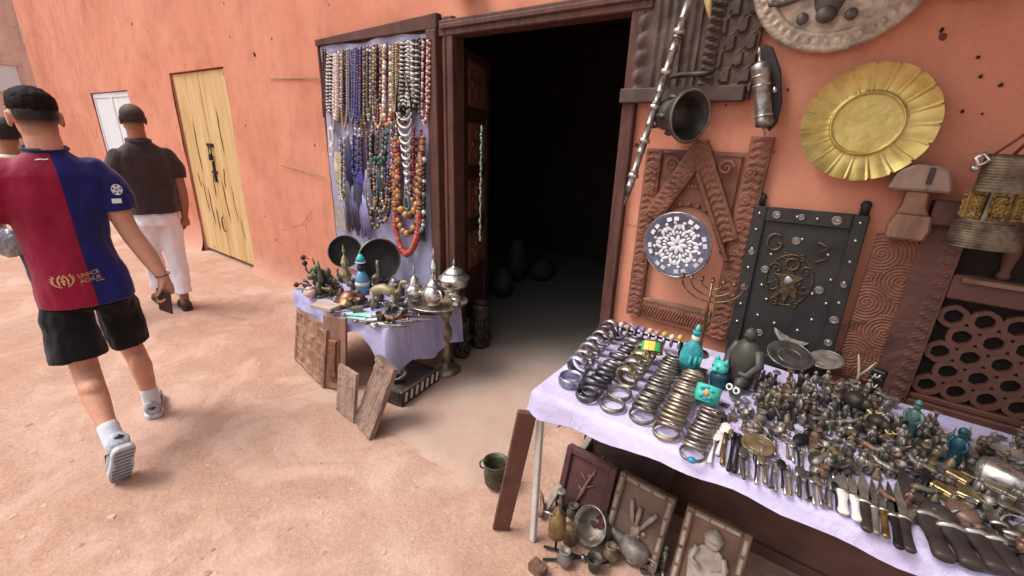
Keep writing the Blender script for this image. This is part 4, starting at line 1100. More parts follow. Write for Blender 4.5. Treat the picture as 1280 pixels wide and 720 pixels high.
def teapot(label, p, s, body='pot', spout=None, handle=None, lid=1.0, mat=None, group='silver pots on the brass tray', z0=None):
    mat = mat or SILVB
    t = thing('teapot', label, 'teapot', TR(p) @ SCL(s, s, s), group)
    if body == 'pot': pr = [(0, 0), (.045, 0), (.05, .008), (.042, .014), (.06, .03), (.074, .055), (.076, .075), (.066, .1), (.046, .118), (.042, .126)]; hz = .126; hr = .042
    elif body == 'urn': pr = [(0, 0), (.052, 0), (.056, .01), (.046, .016), (.042, .035), (.07, .06), (.1, .075), (.106, .09), (.106, .118), (.116, .124), (.116, .134), (.1, .14), (.088, .16), (.07, .17)]; hz = .17; hr = .07
    else: pr = [(0, 0), (.034, 0), (.036, .006), (.03, .012), (.04, .03), (.046, .05), (.04, .075), (.026, .1), (.022, .13), (.03, .15)]; hz = .15; hr = .03
    m = M(); m.lathe(pr+[(0, hz)], 28, lobes=(8 if body == 'pot' else 0), amp=.03); m.build('body', mat, t)
    m = M(); m.lathe([(hr*1.05, hz), (hr*1.08, hz+.006), (hr*.95, hz+.014), (hr*.7, hz+.032*lid), (hr*.35, hz+.044*lid), (hr*.16, hz+.05*lid), (.008, hz+.062*lid), (.013, hz+.072*lid), (.008, hz+.082*lid), (.003, hz+.1*lid), (0, hz+.104*lid)], 24); m.build('lid', mat, t)
    if spout is not None:
        c, sn = math.cos(spout), math.sin(spout)
        m = M(); m.tube([(c*r, sn*r, z) for r, z in ((.06, .05), (.095, .062), (.115, .09), (.125, .122), (.14, .132))], [.018, .014, .010, .008, .007], 10); m.build('spout', mat, t)
    if handle is not None:
        c, sn = math.cos(handle), math.sin(handle)
        m = M(); m.tube([(c*r, sn*r, z) for r, z in ((.055, .105), (.09, .118), (.115, .1), (.118, .07), (.1, .04), (.068, .038))], [.007]*6, 8); m.build('handle', mat, t)
    return t
tz = TRAY.z+.006
teapot('small silver teapot with pointed lid at the left side of the brass tray', gp(519, 375, tz), .85, 'pot', None, 2.6, 1.5)
teapot('round silver teapot with a looped handle in front on the brass tray', gp(542, 380, tz), .98, 'pot', 3.4, -.3, .9)
teapot('large lidded silver urn at the back of the brass tray', gp(568, 368, tz), .92, 'urn')
teapot('slender silver pot with tall lid behind the round teapot', gp(543, 360, tz), .95, 'tall', None, None, 1.6)
m = M(); m.lathe([(0, 0), (.03, 0), (.032, .01), (.026, .02), (.026, .035), (.034, .045), (.034, .05), (0, .05)], 20)
o = m.build('cup', SILVB); o.location = gp(570, 381, tz); tag(o, 'small silver footed cup at the right front of the brass tray', 'cup')

# --- objects on the small table
def bowl(label, c, r, axis, mat):
    t = thing('bowl', label, 'bowl', frame(c, (0, 0, 1), axis))
    m = M(); m.lathe([(0, -r*.62), (r*.4, -r*.58), (r*.75, -r*.38), (r*.95, -r*.1), (r, 0), (r*.96, .002), (r*.9, -r*.1), (r*.7, -r*.34), (r*.38, -r*.5), (0, -r*.54)], 36); m.build('shell', mat, t)
    m = M(); m.torus(r*.985, r*.035, ID, 36, 6); m.build('rim', PEWT, t)
DKB = simple('black_pan_metal', rgb(72,66,64), .5, .35, .35, 14)
bowl('dark round bowl propped upright at the left back of the small table', Vector((-3.08, 1.97, .69)), .13, (.93, -.34, .10), DKB)
bowl('larger dark round bowl propped upright right of the other bowl', Vector((-2.66, 1.98, .695)), .165, (.95, -.28, .08), DKB)
def on(x, y, z=LZ+.006): return gp(x, y, z)
teapot('pale brass pot with spire lid in front of the left dark bowl', on(433, 352), .95, 'tall', None, None, 1.5, metal('pale_brass', rgb(190,176,138), rgb(140,120,84), .35, 20), 'pots on the small table')
def glass_bottle():
    p = on(454, 366)
    t = thing('bottle', 'pale blue bottle with white label band and turquoise cone cap', 'bottle', (p.x, p.y, p.z))
    m = M(); m.lathe([(0, 0), (.045, 0), (.048, .03), (.048, .07), (.045, .12), (.03, .15), (.022, .165), (0, .165)], 20); m.build('body', simple('ice_blue', rgb(96,150,176), .25, 0, .3, 14), t)
    m = M(); m.lathe([(.0495, .062), (.051, .066), (.051, .082), (.0495, .086)], 20); m.build('label_band', bm_('white', CM['white']), t)
    m = M(); m.ell((0, 0, .19), (.03, .03, .03)); m.build('neck_bead', simple('violet_black', rgb(48,36,78), .3), t)
    m = M(); m.lathe([(0, .225), (.036, .226), (.036, .236), (0, .24)], 16); m.build('cap_band', bm_('white', CM['white']), t)
    m = M(); m.lathe([(.034, .236), (.028, .26), (.012, .285), (0, .29)], 16); m.build('cap', simple('turquoise', rgb(64,178,176), .35, 0, .25, 30), t)
glass_bottle()
def bronze_clump():
    p = on(400, 366); gb = metal('green_bronze', rgb(112,112,92), rgb(56,58,48), .55, 24, .4)
    t = thing('bronze_cluster', 'green bronze cluster of knobs and figures with ball tipped arms at left end', 'bronze figure group', (p.x, p.y, p.z))
    m = M(); m.box(-.11, .11, -.08, .08, 0, .02); m.build('base', gb, t, .006)
    for k in range(26):
        a = R.uniform(0, 6.28); r = R.uniform(0, .1); z = R.uniform(.03, .2)*(1-.4*r/.1)
        m = M(); m.ell((r*math.cos(a), r*.8*math.sin(a), z), (R.uniform(.016, .034), R.uniform(.014, .03), R.uniform(.018, .045)), RZ(a), 8, 6); m.build('knob', gb, t)
    for pts in ([(-.02, 0, .2), (-.05, 0, .245), (-.13, -.02, .24)], [(-.05, -.03, .05), (-.12, -.05, .06), (-.2, -.06, .03)], [(-.06, 0, .1), (-.11, -.02, .15), (-.12, -.02, .2)]):
        m = M(); m.tube(pts, .007, 6); m.build('arm', COPPER, t)
        m = M(); m.ell(pts[-1], .019, ID, 10, 8); m.build('ball', simple('dark_red_ball', rgb(58,30,32), .4), t)
    m = M(); m.tube([(.02, 0, .02), (.03, 0, .12), (.02, 0, .24)], [.03, .02, .006], 8); m.build('stem', gb, t)
bronze_clump()
m = M(); m.ell((0, 0, .035), (.05, .04, .036)); m.lathe([(.03, .06), (.02, .075), (0, .08)], 12)
o = m.build('shell', simple('pink_shell', rgb(196,164,152), .5, 0, .25, 14)); o.location = on(388, 372); tag(o, 'round pinkish shell at the left front corner of the small table', 'shell')
m = M(); m.lathe([(0, .0), (.08, .0), (.1, .012), (.11, .02), (.07, .024), (.055, .055), (.03, .075), (0, .08)], 24)
o = m.build('hat_dish', COPPER); o.location = on(437, 378); o.rotation_euler = (.12, -.1, 0); tag(o, 'copper coloured hat-shaped dish in the middle of the small table', 'dish')
def camel():
    p = on(481, 388); c = simple('pale_bronze_camel', rgb(150,136,106), .5, .4, .35, 24)
    t = thing('animal_figurine', 'pale long-legged brass animal figurine at the right of the small table', 'figurine', TR(p) @ RZ(.35))
    m = M(); m.tube([(-.09, 0, .12), (-.05, 0, .135), (0, 0, .15), (.05, 0, .135), (.09, 0, .125)], [.02, .034, .036, .034, .022], 10)
    m.tube([(.08, 0, .13), (.115, 0, .15), (.13, 0, .2), (.14, 0, .215)], [.02, .014, .012, .014], 8); m.ell((.155, 0, .213), (.026, .013, .014))
    m.build('body', c, t)
    for x, y in ((-.075, -.02), (-.07, .02), (.075, -.02), (.07, .02)):
        m = M(); m.tube([(x, y, .125), (x+.012, y*1.1, .07), (x-.008, y*1.2, .03), (x, y*1.3, 0)], [.015, .009, .007, .009], 7); m.build('leg', c, t)
camel()
def bird():
    p = on(471, 362); t = thing('bird_figurine', 'grey metal long-necked bird figurine before the larger dark bowl', 'figurine', TR(p) @ RZ(2.2))
    m = M(); m.ell((0, 0, .08), (.055, .032, .04)); m.tube([(.04, 0, .09), (.06, 0, .13), (.045, 0, .17), (.06, 0, .2), (.09, 0, .195)], [.02, .012, .010, .014, .004], 8); m.tube([(-.04, 0, .09), (-.1, 0, .12)], [.022, .004], 6); m.build('body', PEWT, t)
    for y in (-.015, .015):
        m = M(); m.tube([(0, y, .05), (.005, y, .0)], .006, 6); m.build('leg', PEWT, t)
bird()
teapot('small grey pot beside the animal figurine at the right back', on(493, 364), .6, 'pot', None, None, .8, PEWT, 'pots on the small table')
m = M(); m.box(-.09, .09, -.05, .05, 0, .028)
o = m.build('box', simple('pale_box', rgb(172,152,140), .7, 0, .2, 14), bevel=.004); o.location = on(408, 385); o.rotation_euler = (0, 0, .2); tag(o, 'flat pale box lying at the left front of the small table', 'box')
m = M(); m.grid(lambda u, v: ((u-.5)*.16, (v-.5)*.11, .006+.006*fbm(u*3, v*3, 2)), 10, 8); m.grid(lambda u, v: ((.5-u)*.16, (v-.5)*.11, .002), 4, 4)
o = m.build('cloth_scrap', simple('pale_turquoise_cloth', rgb(150,196,190), .8, 0, .2, 20)); o.location = on(447, 395); o.rotation_euler = (0, 0, .4); tag(o, 'pale turquoise scrap of cloth at the front edge of the small table', 'cloth')
m = M(); m.grid(lambda u, v: ((u-.5)*.2, (v-.5)*.12, .005+.004*fbm(u*3, v*3, 6)), 10, 8); m.grid(lambda u, v: ((.5-u)*.2, (v-.5)*.12, .001), 4, 4)
o = m.build('paper_sheet', simple('white_paper', rgb(196,190,192), .8, 0, .1, 20)); o.location = on(470, 400); o.rotation_euler = (0, 0, -.2); tag(o, 'crumpled whitish paper sheet under the knives on the small table', 'paper')
def blade(label, p, ang, L, wd, hm, bmx, name='knife', cat='knife', group=None, tiltz=0, curve=0, hfrac=.42, z=.006):
    t = thing(name, label, cat, TR(p.x, p.y, p.z+z) @ RZ(ang) @ RY(tiltz), group)
    hl = L*hfrac
    def bend(x): return curve*(x/L)**2
    m = M(); n = 9; up = []; dn = []
    for k in range(n+1):
        x = hl+(L-hl)*k/n; f = (1-(k/n)**2.2)
        up.append((x, bend(x)+wd*.5*f)); dn.append((x, bend(x)-wd*.5*f))
    m.prism(up[:-1]+[(L, bend(L))]+dn[:-1][::-1], .003, .007); m.build('blade', bmx, t)
    m = M(); m.tube([(x*hl, bend(x*hl), .007) for x in (0, .06, .3, .6, .85, 1)], [wd*.3, wd*.44, wd*.36, wd*.34, wd*.42, wd*.5], 8, flat=.55); m.build('handle', hm, t)
    m = M(); m.lathe([(0, -.006), (wd*.6, -.005), (wd*.62, .005), (0, .006)], 10, TR(hl, bend(hl), .007) @ RY(PI/2) @ SCL(.6, 1, 1)); m.build('guard', SILV, t)
    return t
kn = [((420,386), .95, .30, .03, W_RED, SILV, 'dark handled knife lying left of the copper hat dish'), ((455,382), .7, .3, .026, BLACKI, SILV, 'black handled knife pointing at the blue bottle'),
      ((487,402), .75, .26, .03, COPPER, PEWT, 'copper handled knife at the front right corner of the small table'), ((500,397), .8, .28, .028, W_RED, SILV, 'red handled knife lying beside the copper handled knife'),
      ((510,392), .7, .26, .03, PEWT, SILV, 'grey handled knife third from the front right corner'), ((522,386), .75, .24, .026, W_PALE, PEWT, 'pale wooden handled knife nearest the brass tray'), ((463,398), 1.0, .22, .022, SILV, SILVB, 'thin silver knife beside the turquoise scrap')]
for (q, a, L, wd, hm, bmx, lb) in kn: blade(lb, on(*q), a, L, wd, hm, bmx, group='knives on the small table')
# decorated chest with things under the table
def chest():
    a = gp(503, 511); b = gp(549, 478)
    d = (b-a); L = d.length; an = math.atan2(d.y, d.x)
    t = thing('shallow_case', 'shallow dark metal-edged case with striped side on the ground', 'case', TR(a.x, a.y, .005) @ RZ(an))
    cl = simple('case_leather', rgb(62,54,52), .6, .1, .3, 20)
    m = M(); m.box(0, L, 0, .26, 0, .02); m.build('bottom', cl, t, .003)
    for q in ((0, L, 0, .016), (0, L, .244, .26), (0, .016, .017, .243), (L-.016, L, .017, .243)):
        m = M(); m.box(q[0], q[1], q[2], q[3], .021, .10); m.build('side', cl, t, .003)
    m = M(); m.box(.017, L-.017, .017, .243, .07, .078); m.build('tray_lining', simple('grey_lining', rgb(104,98,94), .6, .2, .3, 20), t)
    for k in range(7):
        for s in (0,):
            x = .02+(L-.06)*k/6
            m = M(); m.prism([(x, .03), (x+.018, .03), (x+.03, .09), (x+.012, .09)], .001, .006, RX(PI/2)); m.build('stripe', bm_('cream', CM['cream']), t)
    for q in ((-.004, L+.004, -.006, .012), ):
        m = M(); m.box(q[0], q[1], q[2], q[3], .101, .112); m.build('metal_edge', SILV, t, .003)
chest()
m = M(); m.lathe([(0, 0), (.02, .002), (.05, .03), (.062, .075), (.056, .08), (.045, .04), (0, .012)], 20, RX(.7))
o = m.build('metal_cup', SILVB); o.location = gp(505, 470, .1); tag(o, 'small bright metal cup tipped inside the shallow case', 'cup')
m = M(); m.tube([(0, 0, .02), (.08, .03, .05), (.16, .02, .03)], [.03, .045, .02], 9); m.ell((.19, .02, .04), (.04, .03, .028))
o = m.build('iron_shape', IRONG); o.location = gp(478, 478, .02); tag(o, 'dull grey iron piece beside the slanting plank under the table', 'ironware')

# small clutter on the low table
A2 = [('the copper hat dish', (437,378)), ('the animal figurine', (481,388)), ('the blue bottle', (454,366)), ('the bronze cluster', (400,366)), ('the pale box', (408,385)), ('the left dark bowl', (433,352)), ('the larger dark bowl', (471,362)), ('the small grey pot', (493,364)), ('the turquoise scrap', (447,395))]
# ================================================================== RIGHT STALL TABLE
TZ = .75
RX0, RX1, RY0, RY1 = -.735, 1.65, 1.182, 1.93
WHITEW = simple('chalky_white_wood', rgb(196,188,180), .75, 0, .2, 14)
CLOTH2 = mat_cloth('pale_lavender_cloth', rgb(198,189,216), rgb(178,169,204))
def right_table():
    t = thing('stall_table', 'long stall table on white legs under a pale lavender cloth right of the doorway', 'table', (RX0, RY0, 0))
    W_, H_ = RX1-RX0, RY1-RY0
    m = M(); m.box(.005, W_, .008, H_, TZ-.03, TZ-.001); m.build('table_top', W_DARK, t)
    for x, y in ((.0, .02), (W_-.06, .02), (.02, H_-.05), (W_-.06, H_-.05)):
        m = M(); m.box(x, x+.024, y, y+.024, 0, TZ-.031); m.build('leg', WHITEW, t, .003)
    m = M(); m.box(.1, W_-.1, .03, .05, TZ-.075, TZ-.031); m.build('apron', W_RED, t)
    a = Vector((-.03, .19, .0)); b = Vector((.10, .62, .50)); d = b-a
    m = M(); m.box(-.014, .014, -.012, .012, 0, d.length); o = m.build('brace', simple('grey_batten', rgb(146,132,124), .8), t, .003); o.matrix_local = frame(a, (1, 0, 0), d)
    def drop(s, x, y):
        f = (x-RX0)/W_
        if y <= RY0+1e-6: return .040+.006*math.sin(f*17)+.004*math.sin(f*61)+.06*math.exp(-f*8)
        return .11
    o = cloth_table(t, RX0, RX1, RY0, RY1, TZ, drop, CLOTH2, amp=.010); tag(o, 'pale lavender cloth covering the long right stall table', 'tablecloth')
right_table()
m = M(); m.box(0, 2.34, 0, .025, .0, .66); m.box(0, 2.34, -.014, 0, .0, .055)
BRNB = wood('plain_brown_board', rgb(96,66,58), rgb(78,52,46), (3, 3, 3), .8)
tag(m.build('brown_board', BRNB, loc=(-.70, 1.74, .005)), 'plain dark brown board standing under the back of the long stall table', 'board')
o, wd = lean('plank', 'reddish brown plank leaning against the left end of the long stall table', 'plank', gp(618, 660), gp(637, 668), .66, .022, W_RED, .0)
pl = Vector((gp(627, 664).x, gp(627, 664).y, .0)); top = Vector((-.745, 1.16, .64))
o.matrix_world = frame(pl, (.75, .6, 0), top-pl) @ TR(-.040, 0, 0)

TT = TZ+.007
def rt(x, y, z=TT): return gp(x, y, z)
# --- bangles
MS = dict(blue=metal('bluish_silver', rgb(170,172,186), rgb(108,108,124), .35, 22), dark=metal('dark_silver', rgb(112,106,112), rgb(58,54,60), .35, 20),
          brass=metal('pale_brass_bangle', rgb(180,168,138), rgb(108,98,76), .36, 26), thin=metal('grey_brass', rgb(156,150,142), rgb(88,84,78), .38, 40), copper=metal('rosy_silver', rgb(180,162,150), rgb(106,90,80), .36, 40), silver=SILV)
def band_mesh(name, r, w_, th, mat, engraved=False):
    m = M(); n = 32
    pr = [(r-th, -w_/2), (r, -w_/2*.92), (r+(.004 if w_ > .018 else .001), 0), (r, w_/2*.92), (r-th, w_/2), (r-th*1.1, 0), (r-th, -w_/2)]
    m.lathe(pr, n)
    if engraved:
        for k in range(14):
            a = 2*PI*k/14; m.ell((0, 0, 0), (.002, .006, w_*.28), RZ(a) @ TR(r+.003, 0, 0), 6, 4)
    me = m.mesh(name); me.materials.append(mat); return me
def row(base, group, pf, pb, specs, tilt0, tilt1, nflat=1):
    a, b = rt(*pf), rt(*pb); n = len(specs)
    for i, (kind, mt, r, w_, th) in enumerate(specs):
        f = i/max(1, n-1); p = a.lerp(b, f); tl = (tilt0 if i < nflat else tilt1)+R.uniform(-.07, .07)
        me = band_mesh(kind, r*R.uniform(.96, 1.04), w_, th, MS[mt], w_ > .026)
        o = bpy.data.objects.new(kind, me); COL.objects.link(o)
        yaw = R.uniform(-.14, .14)
        o.matrix_world = TR(p.x+R.uniform(-.003, .003), p.y, p.z+r*abs(math.sin(tl))+w_*.5*abs(math.cos(tl))) @ RZ(yaw) @ RX(tl) @ RZ(R.uniform(0, 6))
        tag(o, base.format(ORD[i]), 'bangle' if kind == 'bangle' else 'cuff', group)
row('wide bluish silver cuff, {} from the front in the leftmost bracelet row', 'cuffs in the leftmost row', (713,480), (762,420), [('cuff','blue',.043,.036,.004),('cuff','blue',.042,.036,.004),('cuff','silver',.041,.03,.004),('cuff','silver',.042,.022,.004),('cuff','blue',.041,.03,.004),('cuff','silver',.041,.022,.003),('cuff','dark',.041,.032,.003),('cuff','silver',.039,.026,.003)], .05, 1.78)
row('dark silver bangle, {} from the front in the second bracelet row from the left', 'bangles in the second row', (734,498), (797,430), [('bangle',R.choice(('dark','dark','silver')),.036+.002*(k % 3),R.choice((.016,.020,.024)),.006) for k in range(15)], .1, -.45, 2)
row('engraved pale brass cuff, {} from the front in the third bracelet row', 'cuffs in the third row', (764,508), (806,452), [('cuff','thin',.044,.014,.006),('cuff','thin',.042,.018,.005),('cuff','brass',.040,.036,.003),('cuff','thin',.041,.036,.003),('cuff','brass',.041,.036,.003),('cuff','brass',.041,.034,.003)], .08, 1.8, 2)
row('thin grey brass bangle, {} from the front in the fourth bracelet row', 'bangles in the fourth row', (801,522), (844,452), [('bangle','thin',.041,R.choice((.009,.011,.013)),.005) for _ in range(19)], .08, -.48)
row('rosy silver bangle, {} from the front in the fifth bracelet row', 'bangles in the fifth row', (833,543), (870,466), [('bangle',R.choice(('copper','copper','brass')),.041,R.choice((.009,.011,.014)),.005) for _ in range(20)], .08, -.48)
row('mixed metal bangle, {} from the front in the sixth bracelet row', 'bangles in the sixth row', (864,568), (889,518), [('bangle',R.choice(('silver','copper','thin')),.036,R.choice((.009,.011)),.005) for _ in range(12)], .08, -.42)
def multi_cuff():
    p = rt(812, 455)
    t = thing('cuff', 'multicoloured cuff painted yellow, green and red lying across the third bracelet row', 'cuff', TR(p.x, p.y, p.z+.075) @ RZ(.3) @ RX(-.6))
    cs = [rgb(208,186,70), rgb(60,176,96), rgb(190,60,44), rgb(40,38,36), rgb(206,120,48), rgb(60,176,96), rgb(212,196,90)]
    for k in range(10):
        a0 = .35+k*.58; m = M(); q = 6
        m.grid(lambda u, v: (.042*math.cos(a0+u*.54), .042*math.sin(a0+u*.54), (v-.5)*.04), 6, 2)
        m.grid(lambda u, v: (.038*math.cos(a0+u*.54), .038*math.sin(a0+u*.54), (.5-v)*.04), 6, 2)
        m.build('enamel_field', simple('enamel_%d' % (k % 7), cs[k % 7], .35, 0, .12, 60), t)
    m = M(); m.torus(.0415, .003, TR(0, 0, .021), 30, 6); m.build('edge', MS['dark'], t); m = M(); m.torus(.0415, .003, TR(0, 0, -.021), 30, 6); m.build('edge', MS['dark'], t)
multi_cuff()
TURQ = simple('turquoise_glaze', rgb(60,158,160), .3, 0, .35, 22, .3, .002, rgb(26,88,104))
TURQ2 = simple('turquoise_light', rgb(72,180,168), .35, 0, .3, 26)
DTURQ = simple('dark_teal', rgb(32,70,84), .4, .2, .35, 22)
def turq_cuff():
    p = rt(882, 505)
    t = thing('cuff', 'wide turquoise cuff with an orange centre stone behind the mixed bangles', 'cuff', TR(p.x, p.y, p.z+.040) @ RX(-.55))
    m = M(); m.lathe([(.036, -.030), (.040, -.028), (.041, .028), (.037, .030), (.035, 0), (.036, -.030)], 28); m.build('band', TURQ2, t)
    m = M(); m.ell((0, -.042, 0), (.010, .005, .010)); m.build('stone', simple('orange_stone', rgb(200,128,52), .3), t)
    for s in ((-1, -1), (1, -1), (-1, 1), (1, 1), (0, 1.5), (0, -1.5)):
        m = M(); m.ell((.014*s[0], -.039, .013*s[1]), (.009, .005, .006)); m.build('inlay', TURQ, t)
turq_cuff()
m = M(); m.ell((0, 0, .008), (.014, .010, .009)); o = m.build('stone', simple('blue_stone', rgb(40,124,156), .25)); o.location = rt(864, 578); tag(o, 'small bright blue stone at the front edge before the mixed bangles', 'stone')
# rings hung on a rod at the back
def ring_rod():
    a, b = rt(770, 424, TT), rt(852, 444, TT); z = .055
    t = thing('ring_rod', 'dark rod on two feet at the back left carrying rings', 'rod', (a.x, a.y, TT)); d = Vector((b.x-a.x, b.y-a.y, 0))
    m = M(); m.tube([(0, 0, z), (d.x, d.y, z)], .005, 8); m.build('rod', BLACKI, t)
    for q in (0.02, .98):
        m = M(); m.tube([(d.x*q, d.y*q, z), (d.x*q, d.y*q, 0)], [.005, .012], 8); m.build('foot', BLACKI, t)
    an = math.atan2(d.y, d.x)
    cl = [('silver','white','pale stone'),('copper','copper','rosy'),('dark','violet','lilac'),('silver','lilac','violet'),('copper','cream','cream coloured'),('brass','rose','pinkish'),('silver','gold','golden'),('copper','white2','whitish'),('brass','gold2','yellow gold')]
    cc = dict(white=rgb(200,190,186), copper=rgb(176,128,104), violet=rgb(120,104,140), lilac=rgb(134,124,160), cream=rgb(206,184,148), rose=rgb(186,134,122), gold=rgb(196,164,80), white2=rgb(208,196,180), gold2=rgb(206,176,74))
    for k, (mt, c, nm) in enumerate(cl):
        f = .06+.88*k/8; p = Vector((a.x, a.y, TT))+d*f
        r = thing('ring', '%s ring with a broad head, %s from the left on the dark rod' % (nm, ORD[k]), 'ring', TR(p.x, p.y, TT+z+.006-.018+.004) @ RZ(an) @ RY(PI/2) @ RZ(R.uniform(-.4, .4)), 'rings on the dark rod')
        m = M(); m.torus(.019, .004, ID, 18, 6, w=.006); m.build('hoop', MS[mt], r)
        m = M(); m.ell((-.028, 0, 0), (.014, .016, .012), ID, 10, 8); m.build('ring_stone', simple('ringstone_'+c, cc[c], .35), r)
ring_rod()
for i, (x, y) in enumerate([(772,414), (781,408)]):
    me = band_mesh('bangle', .04, .016, .004, MS['silver']); o = bpy.data.objects.new('bangle', me); COL.objects.link(o); p = rt(x, y+8); o.matrix_world = TR(p.x, p.y, p.z+.03-.012*i) @ RZ(.3) @ RX(.5)
    tag(o, 'silver bangle %s the dark ring rod' % ('propped at the left end of', 'lying behind the left end of')[i], 'bangle')
def bottle():
    p = rt(858, 468)
    t = thing('bottle', 'turquoise glazed bottle with a narrow neck and darker foot at the back of the stall', 'bottle', TR(p) @ RY(.06))
    m = M(); m.lathe([(0, 0), (.03, 0), (.034, .006), (.036, .04), (.038, .045)], 24); m.build('foot', DTURQ, t)
    m = M(); m.lathe([(.038, .045), (.04, .06), (.041, .09), (.036, .118), (.022, .138), (.014, .15), (.012, .175), (.016, .18), (.016, .188), (.01, .19), (0, .19)], 24); m.build('body', TURQ, t)
    m = M(); m.lathe([(.0145, .152), (.016, .156), (.016, .166), (.0135, .17)], 16); m.build('collar', bm_('cream', CM['cream']), t)
    m = M(); m.lathe([(.008, .19), (.01, .2), (.004, .215), (0, .216)], 12); m.build('stopper', TURQ2, t)
    for k in range(3):
        a = -1.4+.5*k; m = M(); m.ell((.038*math.cos(a), .038*math.sin(a), .082), (.006, .012, .02), RZ(0), 8, 6); m.build('relief', TURQ2, t)
bottle()
def catjar():
    p = rt(897, 482)
    t = thing('cat_jar', 'turquoise cat head on a dark blue jar right of the turquoise bottle', 'figurine', TR(p) @ RZ(-.6))
    m = M(); m.lathe([(0, 0), (.026, 0), (.032, .02), (.034, .045), (.028, .06), (0, .065)], 20); m.build('jar', DTURQ, t)
    m = M(); m.ell((0, -.006, .08), (.03, .027, .026)); m.ell((0, -.032, .074), (.012, .01, .009)); m.build('head', TURQ2, t)
    for s in (-1, 1):
        m = M(); m.lathe([(.011, 0), (.006, .018), (0, .026)], 8, TR(.018*s, -.004, .096) @ RY(.3*s)); m.build('ear', TURQ2, t)
        m = M(); m.ell((.012*s, -.03, .085), (.004, .003, .004)); m.build('eye', DTURQ, t)
catjar()
def fig(m, h, robe=False):   # small standing figure as one lathe-and-tube mesh
    m.tube([(0, 0, .0), (0, 0, h*.1), (0, 0, h*.35), (0, 0, h*.55), (0, 0, h*.72), (0, 0, h*.78), (0, 0, h*.8)], [h*.16, h*.14, h*.12, h*.14, h*.13, h*.07, h*.05], 10)
    m.ell((0, 0, h*.88), (h*.085, h*.09, h*.115))
    for s in (-1, 1): m.tube([(s*h*.12, 0, h*.73), (s*h*.19, -.01*h, h*.56), (s*h*.10, -h*.12, h*.45)], [h*.05, h*.042, h*.034], 7)
def figurine(label, p, h, mt, rz=0, name='figurine', lean_=0):
    t = thing(name, label, 'figurine', TR(p) @ RZ(rz) @ RX(lean_))
    m = M(); fig(m, h); m.build('body', mt, t)
    m = M(); m.lathe([(0, 0), (h*.2, 0), (h*.19, h*.05), (h*.12, h*.06)], 12); m.build('base', mt, t)
    m = M(); m.ell((0, -h*.09, h*.88), (h*.018, h*.03, h*.03), ID, 6, 4); m.build('nose', mt, t)
    m = M(); m.lathe([(h*.1, h*.93), (h*.085, h*1.0), (h*.03, h*1.06), (0, h*1.07)], 10); m.build('headdress', mt, t)
    return t
def bust():
    p = rt(926, 478)
    t = thing('statue', 'dark grey seated statue with a small round head, tallest piece at the back', 'statue', TR(p) @ RZ(-.5))
    st = simple('dark_soapstone', rgb(70,66,60), .5, .1, .35, 18)
    m = M(); m.tube([(0, 0, 0), (0, 0, .03), (0, 0, .08), (0, 0, .13), (0, 0, .165), (0, 0, .18)], [.05, .055, .05, .052, .034, .016], 14); m.build('torso', st, t)
    m = M(); m.ell((0, -.005, .2), (.021, .023, .027)); m.ell((0, -.027, .198), (.005, .006, .007)); m.build('head', st, t)
    for s in (-1, 1):
        m = M(); m.tube([(s*.04, 0, .15), (s*.062, -.01, .1), (s*.045, -.045, .06), (s*.02, -.06, .065)], [.018, .016, .013, .011], 8); m.build('arm', st, t)
        m = M(); m.tube([(s*.03, -.02, .035), (s*.045, -.075, .04), (s*.04, -.08, .0)], [.024, .02, .014], 8); m.build('leg', st, t)
bust()
figurine('thin silver grey figure standing in front of the dark seated statue', rt(940, 486), .11, SILV, -.5)
def eyes():
    p = rt(917, 500)
    t = thing('owl_figurine', 'small dark figurine with two big white ring eyes', 'figurine', TR(p) @ RZ(-.5))
    m = M(); m.ell((0, 0, .03), (.022, .02, .03)); m.build('body', SILV, t)
    for s in (-1, 1):
        m = M(); m.torus(.0095, .0035, TR(s*.014, -.018, .05) @ RX(PI/2-.4), 16, 6); m.build('eye_ring', bm_('white', CM['white']), t)
        m = M(); m.ell((s*.014, -.017, .05), .0075, ID, 8, 6); m.build('pupil', bm_('black', CM['black']), t)
eyes()
# dishes leaning at the foot of the black panel
def dish(label, c, r, ax, mt, bands=3, cat='dish', name='dish'):
    t = thing(name, label, cat, frame(c, (1, 0, .1), ax))
    m = M(); m.lathe([(0, -r*.10), (r*.5, -r*.09), (r*.85, -.0), (r, r*.03), (r*.985, r*.05), (r*.8, r*.03), (r*.5, -r*.05), (0, -r*.06)], 36); m.build('dish_body', mt, t)
    m = M(); m.torus(r*.98, r*.03, TR(0, 0, r*.04), 36, 6); m.build('rim', SILV, t)
    m = M(); m.torus(r*.5, r*.02, TR(0, 0, -r*.045), 30, 6); m.build('ring', SILV, t)
dish('grey pewter dish leaning low on the black studded panel', rt(985, 440)+Vector((0, .05, .085)), .075, (.15, -.75, .65), PEWT)
dish('grey oval dish lying in front of the leaning pewter dish', rt(985, 452)+Vector((0, 0, .03)), .085, (.1, -.3, .95), IRONG)
dish('thin silver saucer at the right below the black studded panel', rt(1030, 458)+Vector((0, 0, .03)), .06, (-.1, -.3, .95), PEWT)
